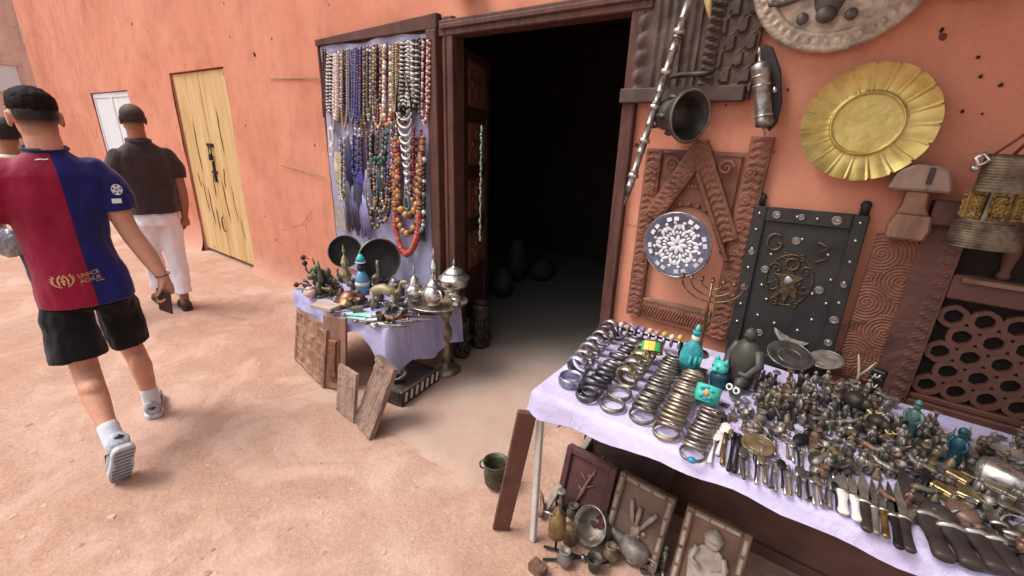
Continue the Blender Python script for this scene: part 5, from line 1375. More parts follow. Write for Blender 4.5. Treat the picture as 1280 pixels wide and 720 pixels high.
def horned(label, p, r, rz, tusks=True):
    dk = simple('dark_carved_animal', rgb(50,42,36), .5, .15, .35, 20)
    t = thing('animal_figurine', label, 'figurine', TR(p) @ RZ(rz))
    m = M(); m.ell((0, 0, r*1.5), (r*1.25, r, r)); m.ell((r*1.15, 0, r*1.75), (r*.62, r*.58, r*.66)); m.tube([(r*1.6, 0, r*1.7), (r*2.0, 0, r*1.2), (r*2.1, 0, r*.5), (r*2.3, 0, r*.3)], [r*.3, r*.22, r*.15, r*.1], 8); m.build('body', dk, t)
    for x in (-.7, .65):
        for y in (-.5, .5):
            m = M(); m.tube([(x*r, y*r, r*1.1), (x*r, y*r, 0)], [r*.32, r*.28], 8); m.build('leg', dk, t)
    for s in (-1, 1):
        m = M(); m.ell((0, 0, 0), (r*.12, r*.42, r*.5), TR(r*.95, s*r*.62, r*1.85) @ RZ(s*.5)); m.build('ear', dk, t)
        m = M(); m.tube([(r*1.6, s*r*.3, r*1.5), (r*2.2, s*r*.42, r*1.35), (r*2.6, s*r*.36, r*1.75)], [r*.13, r*.11, r*.03], 7); m.build('tusk', simple('old_ivory', rgb(206,184,120), .5), t)
horned('large dark rounded animal figurine with curved pale tusks at the back right', rt(1064, 516), .032, -.7)
horned('second dark animal figurine with pale tusks, in front of the larger one', rt(1092, 540), .025, -.9)
def yhorn():
    p = rt(1070, 480); c = simple('bone', rgb(186,166,148), .5, 0, .2, 30)
    t = thing('horn', 'pale Y shaped horn standing behind the dark tusked animal', 'horn', TR(p))
    m = M(); m.tube([(0, 0, 0), (0, 0, .04), (-.012, 0, .09), (-.02, 0, .12)], [.006, .005, .004, .002], 7); m.build('tine', c, t)
    m = M(); m.tube([(0, 0, .035), (.02, 0, .07), (.035, 0, .105)], [.005, .004, .002], 7); m.build('tine', c, t)
yhorn()
def darkbox(label, p, sx, sy, sz, mt, rz=0, cat='box', lid=True, name='box', trim=None):
    t = thing(name, label, cat, TR(p) @ RZ(rz))
    m = M(); m.box(-sx/2, sx/2, -sy/2, sy/2, 0, sz*.72); m.build('body', mt, t, .002)
    m = M(); m.box(-sx/2-.0015, sx/2+.0015, -sy/2-.0015, sy/2+.0015, sz*.73, sz); m.build('lid', mt, t, .003)
    m = M(); m.ell((0, -sy/2-.003, sz*.72), (.005, .004, .007)); m.build('clasp', trim or SILV, t)
    return t
t = darkbox('upright black box with white markings behind the dark animal figurines', rt(1090, 492), .04, .03, .10, simple('black_lacquer', rgb(34,28,28), .4), -.4)
for z in (.075, .035):
    m = M(); m.tube([(-.01, -.016, z-.01), (-.003, -.016, z+.01), (.003, -.016, z-.006), (.01, -.016, z+.012)], .0028, 5); m.build('marking', bm_('white', CM['white']), t)
figurine('turquoise and silver figure with a banded headdress at the back right', rt(1133, 545), .125, simple('verdigris', rgb(84,112,104), .45, .3, .5, 30, .3, .002, rgb(44,62,62)), -.5)
figurine('dark figure in a teal robe leaning before the lattice window', rt(1190, 580), .12, DTURQ, -.7, lean_=.1)
m = M(); m.lathe([(0, 0), (.014, 0), (.014, .05), (.013, .052), (0, .052)], 20); o = m.build('cylinder_box', simple('black_lacquer', rgb(34,28,28), .4)); o.location = rt(1228, 580); tag(o, 'small upright black cylinder before the lattice window', 'canister')
def stone_bowl(label, p, r, mt, h=.6, name='bowl', cat='bowl'):
    m = M(); m.lathe([(0, 0), (r*.5, 0), (r*.85, r*h*.5), (r, r*h), (r*.93, r*h), (r*.75, r*h*.45), (0, r*.12)], 28)
    o = m.build(name, mt); o.location = p; tag(o, label, cat); return o
stone_bowl('small dark metal bowl left of the silver dome', rt(1213, 593), .028, IRONG)
stone_bowl('grey stone bowl left of the small black cylinder', rt(1207, 562), .03, simple('grey_stone', rgb(118,106,100), .7, 0, .25, 20))
stone_bowl('grey round bowl right of the small black cylinder', rt(1256, 572), .038, simple('grey_stone', rgb(118,106,100), .7, 0, .25, 20))
def dome():
    p = rt(1250, 608)
    t = thing('dome_lid', 'shiny silver pointed dome lying on its side at the right edge', 'lid', TR(p.x, p.y, p.z+.026) @ RZ(-.55) @ RY(1.35))
    m = M(); m.lathe([(.044, -.045), (.046, -.03), (.044, 0), (.034, .03), (.018, .05), (.007, .06), (.009, .068), (.003, .078), (0, .082)], 30); m.lathe([(0, -.044), (.044, -.045)], 30); m.build('shell', SILVB, t)
    m = M(); m.torus(.045, .003, TR(0, 0, -.03), 30, 6); m.build('band', SILV, t)
dome()
BRS2 = metal('warm_brass', rgb(176,148,100), rgb(104,82,54), .36, 40, .7)
darkbox('small shiny brass box with an embossed lid, leftmost of the brass boxes', rt(1176, 618), .045, .04, .028, BRS2, -.5)
darkbox('flat plain brass box behind the embossed brass box', rt(1194, 604), .045, .03, .03, BRS2, -.5)
darkbox('square engraved pale brass box, nearest of the brass boxes', rt(1207, 627), .042, .042, .03, metal('pale_brass', rgb(190,176,138), rgb(140,120,84), .35, 20), -.3)
darkbox('long narrow brass box at the right of the brass boxes', rt(1233, 612), .11, .032, .026, metal('old_brass_bands', rgb(150,130,98), rgb(76,64,48), .4, 18), -.42)
m = M(); m.torus(.03, .0025, ID, 30, 6); o = m.build('ring_bangle', SILVB); p = rt(1268, 668); o.matrix_world = TR(p.x, p.y, p.z+.018) @ RZ(.3) @ RX(.6); tag(o, 'plain thin silver hoop lying at the right edge of the stall', 'bangle')
def claw():
    p = rt(1152, 603); t = thing('claw_ornament', 'dark branching claw shaped ornament left of the brass boxes', 'ornament', TR(p))
    for k in range(5):
        a = 2.2+k*.45; m = M(); m.tube([(.02, 0, .014), (.02+.03*math.cos(a), .03*math.sin(a), .022), (.02+.06*math.cos(a+.3), .06*math.sin(a+.3), .006)], [.010, .007, .002], 6); m.build('claw', BLACKI, t)
    m = M(); m.tube([(.01, 0, .012), (.04, -.01, .018), (.075, -.03, .01)], [.014, .013, .006], 8); m.build('stem', BLACKI, t)
claw()
D_BRASS = metal('dusty_brass', rgb(142,124,96), rgb(84,72,56), .48, 60, .5); D_BRON = metal('dusty_bronze', rgb(104,94,82), rgb(60,54,48), .5, 60, .45); D_SILV = metal('dusty_silver', rgb(150,142,134), rgb(92,86,80), .42, 60, .6); D_COP = metal('dusty_copper', rgb(138,104,86), rgb(84,64,54), .5, 60, .5)
# --- spoons, forks and knives along the front edge
def spoon(label, p, q, mt, kind='spoon', group='spoons and forks along the front edge', s=1.0):
    a, b = rt(*p), rt(*q); d = b-a; L = d.length
    t = thing(kind, label, kind, TR(a.x, a.y, TT+.004) @ RZ(math.atan2(d.y, d.x)), group)
    m = M(); m.tube([(0, 0, .002), (L*.3, 0, .004), (L*.62, 0, .006)], [.0045*s, .003*s, .0028*s], 6); m.build('handle', mt, t)
    if kind == 'spoon':
        m = M(); m.ell((L*.82, 0, .006), (L*.2, L*.11 if L > .05 else .008, .004), ID, 12, 6); m.build('bowl', mt, t)
    elif kind == 'fork':
        for k in (-1, 0, 1):
            m = M(); m.tube([(L*.6, 0, .006), (L*.7, k*.006, .006), (L, k*.007, .004)], [.0026, .0022, .0012], 5); m.build('tine', mt, t)
    elif kind == 'key':
        m = M(); m.torus(.010, .0028, TR(L*.85, 0, .005), 14, 5); m.build('bow', mt, t)
        m = M(); m.box(.0, .008, -.012, 0, .0, .005); m.build('bit', mt, t)
    elif kind == 'stick':
        m = M(); m.tube([(L*.6, 0, .006), (L, 0, .004)], [.003*s, .005*s], 6); m.build('tip', mt, t)
WHT = bm_('white', CM['white'])
kinds = ['fork','spoon','key','fork','stick','spoon','fork','key']
mats_ = [SILV, IRONG, PEWT, BLACKI, SILVB, D_BRASS]
mn = ['silver','grey iron','pewter','black','bright silver','brass']
xs_ = []
for i in range(22):
    x = 924+i*5.7+R.uniform(-1.2, 1.2); y = 566+.365*(x-924)
    xs_.append((x+R.uniform(-3, 3), y-R.uniform(0, 8), x+R.uniform(-2, 3), y+R.uniform(26, 34)))
for i, (x0, y0, x1, y1) in enumerate(xs_):
    k = kinds[i % 8]; spoon('%s %s, %s from the left in the row along the front edge' % (mn[i % 6], 'rod' if k == 'stick' else k, ORD[i]), (x1, y1), (x0, y0), mats_[i % 6], k)
for i, (p, q, mt, lb) in enumerate([((886,580),(896,540),WHT,'white handled spoon at the front before the owl figurine'),((896,570),(908,532),WHT,'second white handled spoon just right of the first'),((902,582),(906,545),BRASS,'brass stick beside the white handled spoons'),((910,590),(917,545),BLACKI,'long black stick left of the front row of forks'),((917,592),(924,548),BLACKI,'second long black stick beside the first black stick')]):
    spoon(lb, p, q, mt, 'spoon' if i < 2 else 'stick', s=1.5)
for i in range(14):
    x0 = 955+i*8.2+R.uniform(-2, 2); y0 = 540+i*3.4+R.uniform(-3, 3)
    spoon('%s %s, %s from the left in the second row behind the front forks' % (mn[(i*5+2) % 6], 'rod' if kinds[(i*3+1) % 8] == 'stick' else kinds[(i*3+1) % 8], ORD[i]), (x0+R.uniform(-3, 6), y0+26), (x0, y0), mats_[(i*5+2) % 6], kinds[(i*3+1) % 8], 'spoons and forks in the second row', 1.1)
m = M(); m.ell((0, 0, .012), (.034, .02, .012)); m.tube([(.03, 0, .014), (.075, .004, .02), (.11, .004, .012)], [.009, .006, .008], 8); o = m.build('ladle', BLACKI); p = rt(1000, 553); o.matrix_world = TR(p) @ RZ(1.25); tag(o, 'black drop shaped ladle in the middle of the stall', 'ladle')
m = M(); m.ell((0, 0, .012), (.036, .021, .012)); m.tube([(.03, 0, .014), (.075, .004, .02), (.1, .004, .012)], [.009, .006, .008], 8); o = m.build('ladle', IRONG); p = rt(1019, 578); o.matrix_world = TR(p) @ RZ(1.5); tag(o, 'grey drop shaped ladle right of the black ladle', 'ladle')
dish('pale brass dish with a wire handle behind the front row of forks', rt(946, 560)+Vector((0, 0, .012)), .045, (0, -.15, 1), metal('pale_brass', rgb(190,176,138), rgb(140,120,84), .35, 20))
def wirebox():
    p = rt(938, 540); t = thing('wire_basket', 'little brass wire basket behind the pale brass dish', 'basket', TR(p) @ RZ(-.3))
    for z in (0.003, .018, .032):
        m = M(); m.torus(.026, .002, TR(0, 0, z), 18, 5); m.build('hoop', BRASS, t)
    for k in range(7):
        a = 2*PI*k/7; m = M(); m.tube([(.026*math.cos(a), .026*math.sin(a), 0), (.026*math.cos(a), .026*math.sin(a), .034)], .0016, 4); m.build('wire', BRASS, t)
wirebox()
def knife(lb, p, q, wd, hm, bmx, curve=0, hf=.42, group='knives along the front edge', name='knife', z=0, dz=.0):
    a, b = rt(*p), rt(*q); d = b-a; return blade(lb, Vector((a.x, a.y, TT)), math.atan2(d.y, d.x), d.length, wd, hm, bmx, name, name, group, 0, curve, hf, .004+z)
ROSE = wood('dark_handle_wood', rgb(58,48,46), rgb(30,26,26), (8, 8, 8), .45)
knife('white handled knife at the front, left of the other white handled one', (1053,646), (1050,588), .03, WHT, PEWT)
knife('white handled knife standing right of the first white handled one', (1070,655), (1062,592), .026, WHT, PEWT)
knife('broad grey knife with a dark handle right of the white handled knives', (1082,668), (1076,592), .03, ROSE, PEWT)
knife('slim grey knife with a steel handle, second right of the white handled knives', (1094,672), (1088,600), .02, PEWT, SILV)
knife('slim grey knife with a brass handle beside the steel handled knife', (1106,676), (1098,602), .02, BRASS, SILV)
knife('narrow dagger with black handle and silver cap left of the big black dagger', (1122,690), (1108,604), .024, BLACKI, IRONG)
knife('long grey knife touching the big black dagger on its left', (1136,694), (1118,606), .03, ROSE, PEWT)
knife('big black dagger in a straight dark sheath, longest of the front daggers', (1180,706), (1118,580), .055, ROSE, ROSE, 0, .36, 'daggers at the front right', 'dagger', .004)
knife('curved dark dagger with a grey sheath right of the big black dagger', (1214,716), (1168,632), .06, ROSE, IRONG, .02, .5, 'daggers at the front right', 'dagger', .004)
knife('curved dagger with silver collar and dark handle, second right of the big black dagger', (1246,722), (1196,640), .06, ROSE, PEWT, .02, .48, 'daggers at the front right', 'dagger', .006)
knife('curved dagger with ornate grey collar, third right of the big black dagger', (1272,728), (1222,648), .058, ROSE, IRONG, .03, .46, 'daggers at the front right', 'dagger', .006)
knife('dark curved dagger at the right edge of the stall', (1292,722), (1246,640), .056, ROSE, ROSE, .03, .45, 'daggers at the front right', 'dagger', .004)
knife('thin dagger lying between the curved ones at the right edge', (1262,700), (1228,630), .03, BLACKI, SILV, .01, .45, 'daggers at the front right', 'dagger', .012)
m = M(); m.ell((0, 0, .016), (.045, .034, .018)); m.tube([(.04, 0, .016), (.05, 0, .016)], .01, 8); o = m.build('shell_flask', IRONG); o.matrix_world = TR(rt(1172, 650)) @ RZ(-1.0); tag(o, 'rounded grey flask lying above the first curved dagger', 'flask')
m = M(); m.ell((0, 0, .018), (.04, .03, .02)); m.tube([(.035, 0, .016), (.05, 0, .016)], .011, 8); o = m.build('shell_flask', simple('rose_brown_gourd', rgb(112,84,76), .45, .2, .3, 20)); o.matrix_world = TR(rt(1200, 648)) @ RZ(-1.0); tag(o, 'rounded rosy brown flask lying right of the grey flask', 'flask')

# --- heap of small brass and silver curios at the back and right of the table
ANCH = [('the dark seated statue', (926,478)), ('the owl figurine', (917,500)), ('the black ladle', (1000,553)), ('the grey ladle', (1019,578)), ('the wire basket', (938,540)), ('the pale brass dish', (946,560)), ('the large tusked animal', (1064,516)), ('the smaller tusked animal', (1092,540)), ('the turquoise figure', (1133,545)), ('the teal robed figure', (1190,580)), ('the claw ornament', (1152,603)), ('the brass boxes', (1195,615)), ('the silver dome', (1250,608)), ('the big black dagger', (1130,610)), ('the white handled knives', (1058,610)), ('the black cylinder', (1228,580)), ('the leaning pewter dish', (985,470)), ('the silver saucer', (1030,470)), ('the Y shaped horn', (1070,480)), ('the right edge hoop', (1268,668))]
USED = set()
def relabel(desc, p, anch=None, zz=TT):
    c = []
    for nm, q in (anch or ANCH):
        g = gp(q[0], q[1], zz); dx, dy = p.x-g.x, p.y-g.y
        rel = ('right of' if dx > 0 else 'left of') if abs(dx) > abs(dy) else ('behind' if dy > 0 else 'in front of')
        c.append((dx*dx+dy*dy, '%s %s %s' % (desc, rel, nm)))
    for pre in ('', 'another '):
        for _, l in sorted(c):
            if pre+l not in USED: USED.add(pre+l); return pre+l
    return sorted(c)[0][1]
CUR = {}
def cur(kind, mt):
    key = (kind, mt.name)
    if key in CUR: return CUR[key]
    m = M()
    if kind == 'bell': m.lathe([(.013, 0), (.014, .003), (.0095, .01), (.008, .02), (.004, .026), (.002, .028)], 14); m.torus(.004, .0014, TR(0, 0, .031) @ RX(PI/2), 10, 5)
    elif kind == 'pot': m.lathe([(0, 0), (.009, 0), (.014, .009), (.0145, .016), (.009, .024), (.007, .028), (.011, .032), (.009, .033), (.005, .028)], 14)
    elif kind == 'figurine': fig(m, .055)
    elif kind == 'animal': 
        m.tube([(-.022, 0, .02), (-.01, 0, .023), (.012, 0, .022), (.022, 0, .03), (.033, 0, .03)], [.006, .0095, .009, .006, .004], 8)
        for x in (-.014, .012):
            for y in (-.005, .005): m.tube([(x, y, .019), (x, y*1.2, 0)], [.004, .003], 5)
    elif kind == 'pendant': m.prism([(.016*math.cos(2*PI*k/12)*(1 if k % 2 else .65), .016*math.sin(2*PI*k/12)*(1 if k % 2 else .65)) for k in range(12)], 0, .004); m.torus(.004, .0012, TR(.018, 0, .002), 8, 5)
    elif kind == 'chain':
        for k in range(9): m.torus(.005, .0013, TR(.008*k-.03, .008*math.sin(k*.9), .004+.001*(k % 2)) @ RX(.5*(k % 2)), 8, 5)
    elif kind == 'horn': m.tube([(0, 0, .006), (.018, .004, .012), (.032, .014, .024), (.036, .022, .038)], [.007, .006, .004, .001], 7)
    elif kind == 'candlestick': m.lathe([(0, 0), (.014, 0), (.013, .004), (.005, .008), (.0045, .02), (.008, .024), (.0045, .03), (.004, .045), (.01, .05), (.009, .053), (0, .05)], 14)
    elif kind == 'cup': m.lathe([(0, 0), (.010, 0), (.013, .02), (.0145, .026), (.013, .026), (.011, .012), (0, .006)], 14)
    elif kind == 'mask': m.ell((0, 0, .018), (.013, .007, .019)); m.ell((0, -.008, .018), (.003, .004, .006)); m.ell((-.005, -.006, .024), .0025); m.ell((.005, -.006, .024), .0025)
    elif kind == 'bead': m.ell((0, 0, .008), .008, ID, 10, 8)
    elif kind == 'box': m.box(-.014, .014, -.01, .01, 0, .012); m.box(-.0145, .0145, -.0105, .0105, .0125, .017)
    me = m.mesh(kind); me.materials.append(mt); CUR[key] = me; return me
GLN = simple('grey_glass_green', rgb(86,96,84), .3, .2, .4, 40)
BRASS, BRONZE, COPPER = D_BRASS, D_BRON, D_COP
CM_ = [(BRASS,'dull brass'),(BRONZE,'dark bronze'),(D_SILV,'tarnished silver'),(IRONG,'grey iron'),(D_SILV,'dull silver'),(D_SILV,'tarnished silver'),(COPPER,'coppery'),(PEWT,'pale pewter')]
KN = dict(bell='little bell', pot='tiny pot', figurine='little standing figurine', animal='tiny animal figurine', pendant='star shaped pendant', chain='short chain', horn='small curved horn', candlestick='little candlestick', cup='tiny cup', mask='small face mask', bead='round bead', box='little box')
CT = dict(bell='bell', pot='pot', figurine='figurine', animal='figurine', pendant='pendant', chain='chain', horn='horn', candlestick='candlestick', cup='cup', mask='mask', bead='bead', box='box')
def curios():
    occ = [rt(*q).xy for _, q in ANCH]+[rt(*q).xy for q in ((1176,618),(1194,604),(1207,627),(1233,612),(1215,612),(1250,618),(1213,593),(1207,562),(1256,572),(1064,510),(1075,520),(985,452),(1030,458))]
    def try_(x, y, rmin, sc=1.0, kinds_=None, zz=TT, anch=None, grp='small metal curios heaped on the stall'):
        p = gp(x, y, zz)
        if p.y > (RY1-.02 if zz == TT else LY1-.03): return
        if zz != TT and not (LX0+.03 < p.x < LX1-.03 and p.y > LY0+.03): return
        if (p.xy-TRAY.xy).length < .22: return
        for q in occ:
            if (p.xy-q).length < rmin: return
        occ.append(p.xy)
        k = R.choice(kinds_ or ['bell','pot','figurine','figurine','animal','animal','pendant','chain','horn','candlestick','cup','mask','box','pot','bell'])
        mt, nm = R.choice(CM_)
        o = bpy.data.objects.new({'animal':'animal_figurine','box':'little_box','cup':'tiny_cup'}.get(k, k), cur(k, mt)); COL.objects.link(o)
        s = sc*R.uniform(.85, 1.35)
        o.matrix_world = TR(p.x, p.y, p.z-.001) @ RZ(R.uniform(0, 6.28)) @ (RX(R.uniform(-.2, .2)) if k in ('figurine','bell','candlestick') and R.random() < .8 else ID) @ SCL(s, s, s)
        tag(o, relabel('%s %s' % (nm, KN[k]), p, anch, zz), CT[k], grp)
    tall = ['figurine','candlestick','mask','animal','pot','bell','figurine','horn']
    for _ in range(500): try_(R.uniform(945, 1110), R.uniform(478, 532), .0215, 1.1, tall)
    for _ in range(500): try_(R.uniform(1010, 1170), R.uniform(530, 596), .021, 1.0, tall+['box','cup'])
    for _ in range(300): try_(R.uniform(1130, 1300), R.uniform(545, 650), .022, .95)
    for _ in range(240): try_(R.uniform(900, 1060), R.uniform(503, 548), .022, .85, ['pendant','chain','bell','animal','bead','cup'])
    for _ in range(120): try_(R.uniform(1220, 1330), R.uniform(610, 700), .026, .9)
    for _ in range(40): try_(R.uniform(1100, 1170), R.uniform(585, 640), .034, .9, ['pendant','chain','horn','animal'])
    occ[:] = [gp(x, y, LZ+.006).xy for x, y in ((437,378),(425,376),(448,378),(481,388),(470,390),(492,388),(454,366),(400,366),(390,366),(408,385),(400,385),(433,352),(471,362),(493,364),(388,372))]
    for i, (x, y, a_, L, k) in enumerate([(415,392,.9,.2,0),(430,396,.5,.18,1),(445,404,.8,.2,2),(458,406,1.2,.18,3),(470,408,.6,.2,4),(484,406,.9,.2,5),(515,396,1.0,.2,1),(530,392,.7,.18,2),(395,380,.3,.16,4),(420,374,.2,.2,3),(462,378,.1,.18,0),(505,384,.5,.2,4),(450,372,.0,.16,5),(478,398,1.1,.2,2),(440,388,1.3,.18,1)]):
        p = gp(x, y, LZ+.006); mt, nm = CM_[i % 8]
        lb = relabel(('%s long pipe' if k > 2 else '%s hair pin') % nm, p, A2, LZ+.006)
        t = thing('pipe' if k > 2 else 'hair_pin', lb, 'pipe' if k > 2 else 'pin', TR(p.x, p.y, p.z+.004) @ RZ(a_), 'pipes and pins on the low left table')
        m = M(); m.tube([(0, 0, .004), (L*.3, 0, .007), (L*.7, 0, .007), (L, 0, .005)], [.008, .006, .009, .004] if k > 2 else [.006, .004, .004, .001], 7); m.build('shaft', mt, t)
        m = M(); m.ell((0, 0, .009), (.016, .014, .010), ID, 8, 6); m.build('head', CM_[(i+3) % 8][0], t)
    for _ in range(330): try_(R.uniform(368, 560), R.uniform(330, 410), .034, 1.75, None, LZ+.006, A2, 'small curios on the low left table') if R.random() < 1 else 0
    for i, (x, y, c, nm) in enumerate([(965,524,WHT,'white'),(1021,543,WHT,'white'),(1047,560,simple('gold_bead', rgb(196,150,70), .3, .6),'golden'),(979,505,simple('red_bead', rgb(188,62,66), .4),'red'),(1060,545,WHT,'white')]):
        o = bpy.data.objects.new('bead', cur('bead', c)); COL.objects.link(o); p = rt(x, y); o.matrix_world = TR(p.x, p.y, p.z+.012) @ SCL(1.1, 1.1, 1.3)
        tag(o, relabel('bright %s bead' % nm, p), 'bead', 'bright beads among the curios')
curios()
# menorah standing at the back
def menorah():
    Y = 1.85; pb = wp(882, 398, Y); base = Vector((pb.x, Y, TT)); ztop = wp(885, 352, Y).z-TT
    t = thing('candelabrum', 'brass candelabrum with curved arms standing before the brown gabled frame', 'candelabrum', TR(base))
    br = metal('dull_brass_arm', rgb(140,112,84), rgb(80,62,48), .4, 30)
    m = M(); m.lathe([(0, 0), (.04, 0), (.036, .008), (.012, .02), (.007, .03), (.006, ztop*.6), (.009, ztop*.62), (.005, ztop*.66), (.005, ztop), (0, ztop)], 16); m.build('stem', br, t)
    rot = RZ(.12)
    for r in (.04, .08, .115):
        m = M(); m.tube([(r*math.cos(a), 0, ztop+r*.72*math.sin(a)) for a in [PI+PI*k/20 for k in range(21)]], .0035, 6, rot); m.build('arm', br, t)
    for k in range(-3, 4):
        x = (0, .04, .08, .115)[abs(k)]*(1 if k >= 0 else -1)
        m = M(); m.lathe([(.003, 0), (.009, .004), (.009, .009), (.006, .01), (.006, .018), (.008, .02), (0, .02)], 10, rot @ TR(x, 0, ztop)); m.build('candle_cup', br, t)
menorah()

# ================================================================== UNDER AND BESIDE THE RIGHT TABLE
def framed(label, bl, br, h, mat, inset, tilt, kind):
    o, wd = lean('framed_panel', label, 'framed panel', bl, br, h, .022, mat, tilt, None, group=None)
    lab, cat = o['label'], o['category']
    fr = W_PALE
    for x0, x1, z0, z1 in ((0, .028, 0, h), (wd-.028, wd, 0, h), (.0285, wd-.0285, h-.028, h), (.0285, wd-.0285, 0, .028)):
        m = M(); m.box(x0, x1, -.016, -.0005, z0, z1); m.build('frame_strip', mat, o, .003)
    ivory = inset
    for k in range(4 if kind != 'branch' else 0):
        for (x, z, sx, sz) in ((.014, .05+k*(h-.1)/3, .007, .03), (wd-.014, .05+k*(h-.1)/3, .007, .03)):
            m = M(); m.box(x-sx, x+sx, -.020, -.0165, z-sz, z+sz); m.build('inlay', ivory, o, .002)
    for k in range(3 if kind != 'branch' else 0):
        m = M(); x = .06+k*(wd-.12)/2; m.box(x-.024, x+.024, -.020, -.0165, h-.021, h-.007); m.build('inlay', ivory, o, .002)
    c = wd/2
    if kind == 'hand':
        for i, (dx, l, a) in enumerate(((-.03, .10, .2), (.0, .085, 0), (.045, .09, -.6))):
            m = M(); m.tube([(c+dx*.4, -.010, h*.42), (c+dx, -.012, h*.42+l*.6), (c+dx*1.2-a*.02, -.008, h*.42+l)], [.006, .011, .008], 8); m.build('finger', ivory, o)
        m = M(); m.ell((c, -.006, h*.38), (.02, .010, .03)); m.build('palm', ivory, o)
        for k in range(9):
            m = M(); m.ell((c+R.uniform(-.06, .06), -.004, h*R.uniform(.12, .4)), (R.uniform(.006, .014), .006, R.uniform(.005, .012)), RY(0), 8, 6); m.build('chip', ivory, o)
        for s in (-1, 1):
            m = M(); m.tube([(c, -.008, h*.28), (c+s*.04, -.012, h*.2), (c+s*.06, -.008, h*.1)], [.014, .012, .006], 8); m.build('leaf', ivory, o)
    elif kind == 'figure':
        m = M(); m.ell((c, -.012, h*.72), (.03, .016, .032)); m.build('head', ivory, o)
        m = M(); m.lathe([(.032, h*.74), (.036, h*.77), (.02, h*.84), (0, h*.88)], 14, TR(c, -.008, 0)); m.build('hat', ivory, o)
        m = M(); m.prism([(c-.03, h*.64), (c+.03, h*.64), (c+.07, h*.5), (c+.055, h*.12), (c-.055, h*.12), (c-.07, h*.5)], .0, .014, RX(PI/2)); m.build('robe', ivory, o, .005)
        for s in (-1, 1):
            m = M(); m.tube([(c+s*.045, -.016, h*.6), (c+s*.06, -.022, h*.45), (c+s*.02, -.026, h*.38)], [.012, .011, .009], 7); m.build('arm', ivory, o)
    else:
        m = M(); m.tube([(c-.03, -.003, .05), (c-.01, -.008, h*.4), (c+.01, -.006, h*.65), (c+.03, -.003, h*.82)], [.004, .009, .007, .003], 7); m.build('branch', ivory, o)
        for s, z in ((-1, .6), (1, .5), (-1, .4), (1, .68)):
            m = M(); m.tube([(c, -.005, h*z), (c+s*.035, -.006, h*z+.025)], [.006, .002], 6); m.build('twig', ivory, o)
INL = simple('dusty_inlay', rgb(140,122,108), .6, .1, .35, 40)
framed('reddish dark panel with a faint branch motif under the stall table', (-.745, 1.44), (-.50, 1.43), .30, wood('plum_dark_wood', rgb(82,52,52), rgb(54,34,36), (6, 6, 6), .6), simple('faint_inlay', rgb(112,82,74), .6), .25, 'branch')
framed('dark framed panel inlaid with a pale hand motif under the stall table', (-.485, 1.39), (-.255, 1.375), .32, wood('brown_panel', rgb(104,82,70), rgb(64,48,42), (9, 9, 9)), INL, .33, 'hand')
framed('framed panel with a pale robed figure in relief, rightmost under the stall table', (-.205, 1.385), (.02, 1.385), .32, wood('brown_panel2', rgb(116,88,72), rgb(74,54,46), (9, 9, 9)), simple('pale_relief', rgb(164,150,138), .5, .1, .35, 30), .30, 'figure')
o, wd = lean('dark_flecked_board', 'dark panel with pale flecks leaning under the left end of the stall table', 'panel', (-.715, 1.60), (-.30, 1.62), .58, .02, wood('dark_flecked_wood', rgb(66,46,42), rgb(40,28,27), (6, 6, 6), .7), .06, lambda u, v: .004*(min(u, 1-u, v, 1-v) < .08)+.003*fbm(u*5, v*7, 2), 20, 30)  # dark brown board with a raised border and pale flecks
for k in range(7):
    m = M(); x, z = R.uniform(.03, wd-.05), R.uniform(.15, .52); m.tube([(x, -.006, z), (x+R.uniform(-.01, .01), -.008, z+R.uniform(.015, .05))], [.004, .002], 5); m.build('fleck', simple('faint_inlay', rgb(112,82,74), .6), o)
def cauldron():
    p = gp(619, 607)
    t = thing('cauldron', 'small green bronze cauldron with two ring handles on the ground', 'cauldron', (p.x, p.y, .015))
    gb = metal('green_bronze_dark', rgb(88,84,62), rgb(44,44,36), .5, 20, .4)
    m = M(); m.lathe([(0, 0), (.04, 0), (.05, .01), (.056, .06), (.054, .1), (.058, .125), (.062, .13), (.056, .132), (.048, .1), (.046, .04), (0, .03)], 26); m.build('body', gb, t)
    for s in (-1, 1):
        m = M(); m.tube([(s*.058+s*.018*math.cos(q), .0, .11+.024*math.sin(q)) for q in [2*PI*k/14 for k in range(14)]], .004, 6, RZ(.6), closed=True); m.build('ring_handle', gb, t)
cauldron()
def floorbell():
    p = gp(694, 690)
    t = thing('bell', 'dull yellow brass bell shaped funnel on a thin rod beside the white table leg', 'bell', (p.x, p.y, .01))
    ye = metal('dull_yellow_brass', rgb(142,116,72), rgb(92,72,46), .5, 20, .5)
    m = M(); m.tube([(0, 0, 0), (.0, 0, .09)], .005, 7); m.build('rod', BLACKI, t)
    m = M(); m.lathe([(.022, .08), (.034, .085), (.036, .11), (.034, .16), (.026, .19), (.01, .205), (.004, .225), (0, .23)], 20); m.build('cup', ye, t)
    m = M(); m.tube([(-.01, -.02, .2), (-.05, -.03, .2)], [.006, .003], 6); m.build('hook', SILVB, t)
floorbell()
def openpot():
    p = gp(735, 676)
    t = thing('pot', 'thin grey metal pot lying on its side with its mouth toward the lane', 'pot', frame((p.x, p.y, .085), (0, 0, 1), (-.25, -.72, .55)))
    m = M(); m.lathe([(0, -.11), (.05, -.105), (.072, -.06), (.07, -.02), (.078, 0), (.074, .003), (.064, -.02), (.064, -.06), (.04, -.09), (0, -.095)], 28); m.build('body', PEWT, t)
    m = M(); m.torus(.076, .004, ID, 28, 6); m.build('rim', SILV, t)
    m = M(); m.lathe([(0, -.112), (.03, -.112), (.034, -.13), (0, -.132)], 16); m.build('foot', PEWT, t)
openpot()
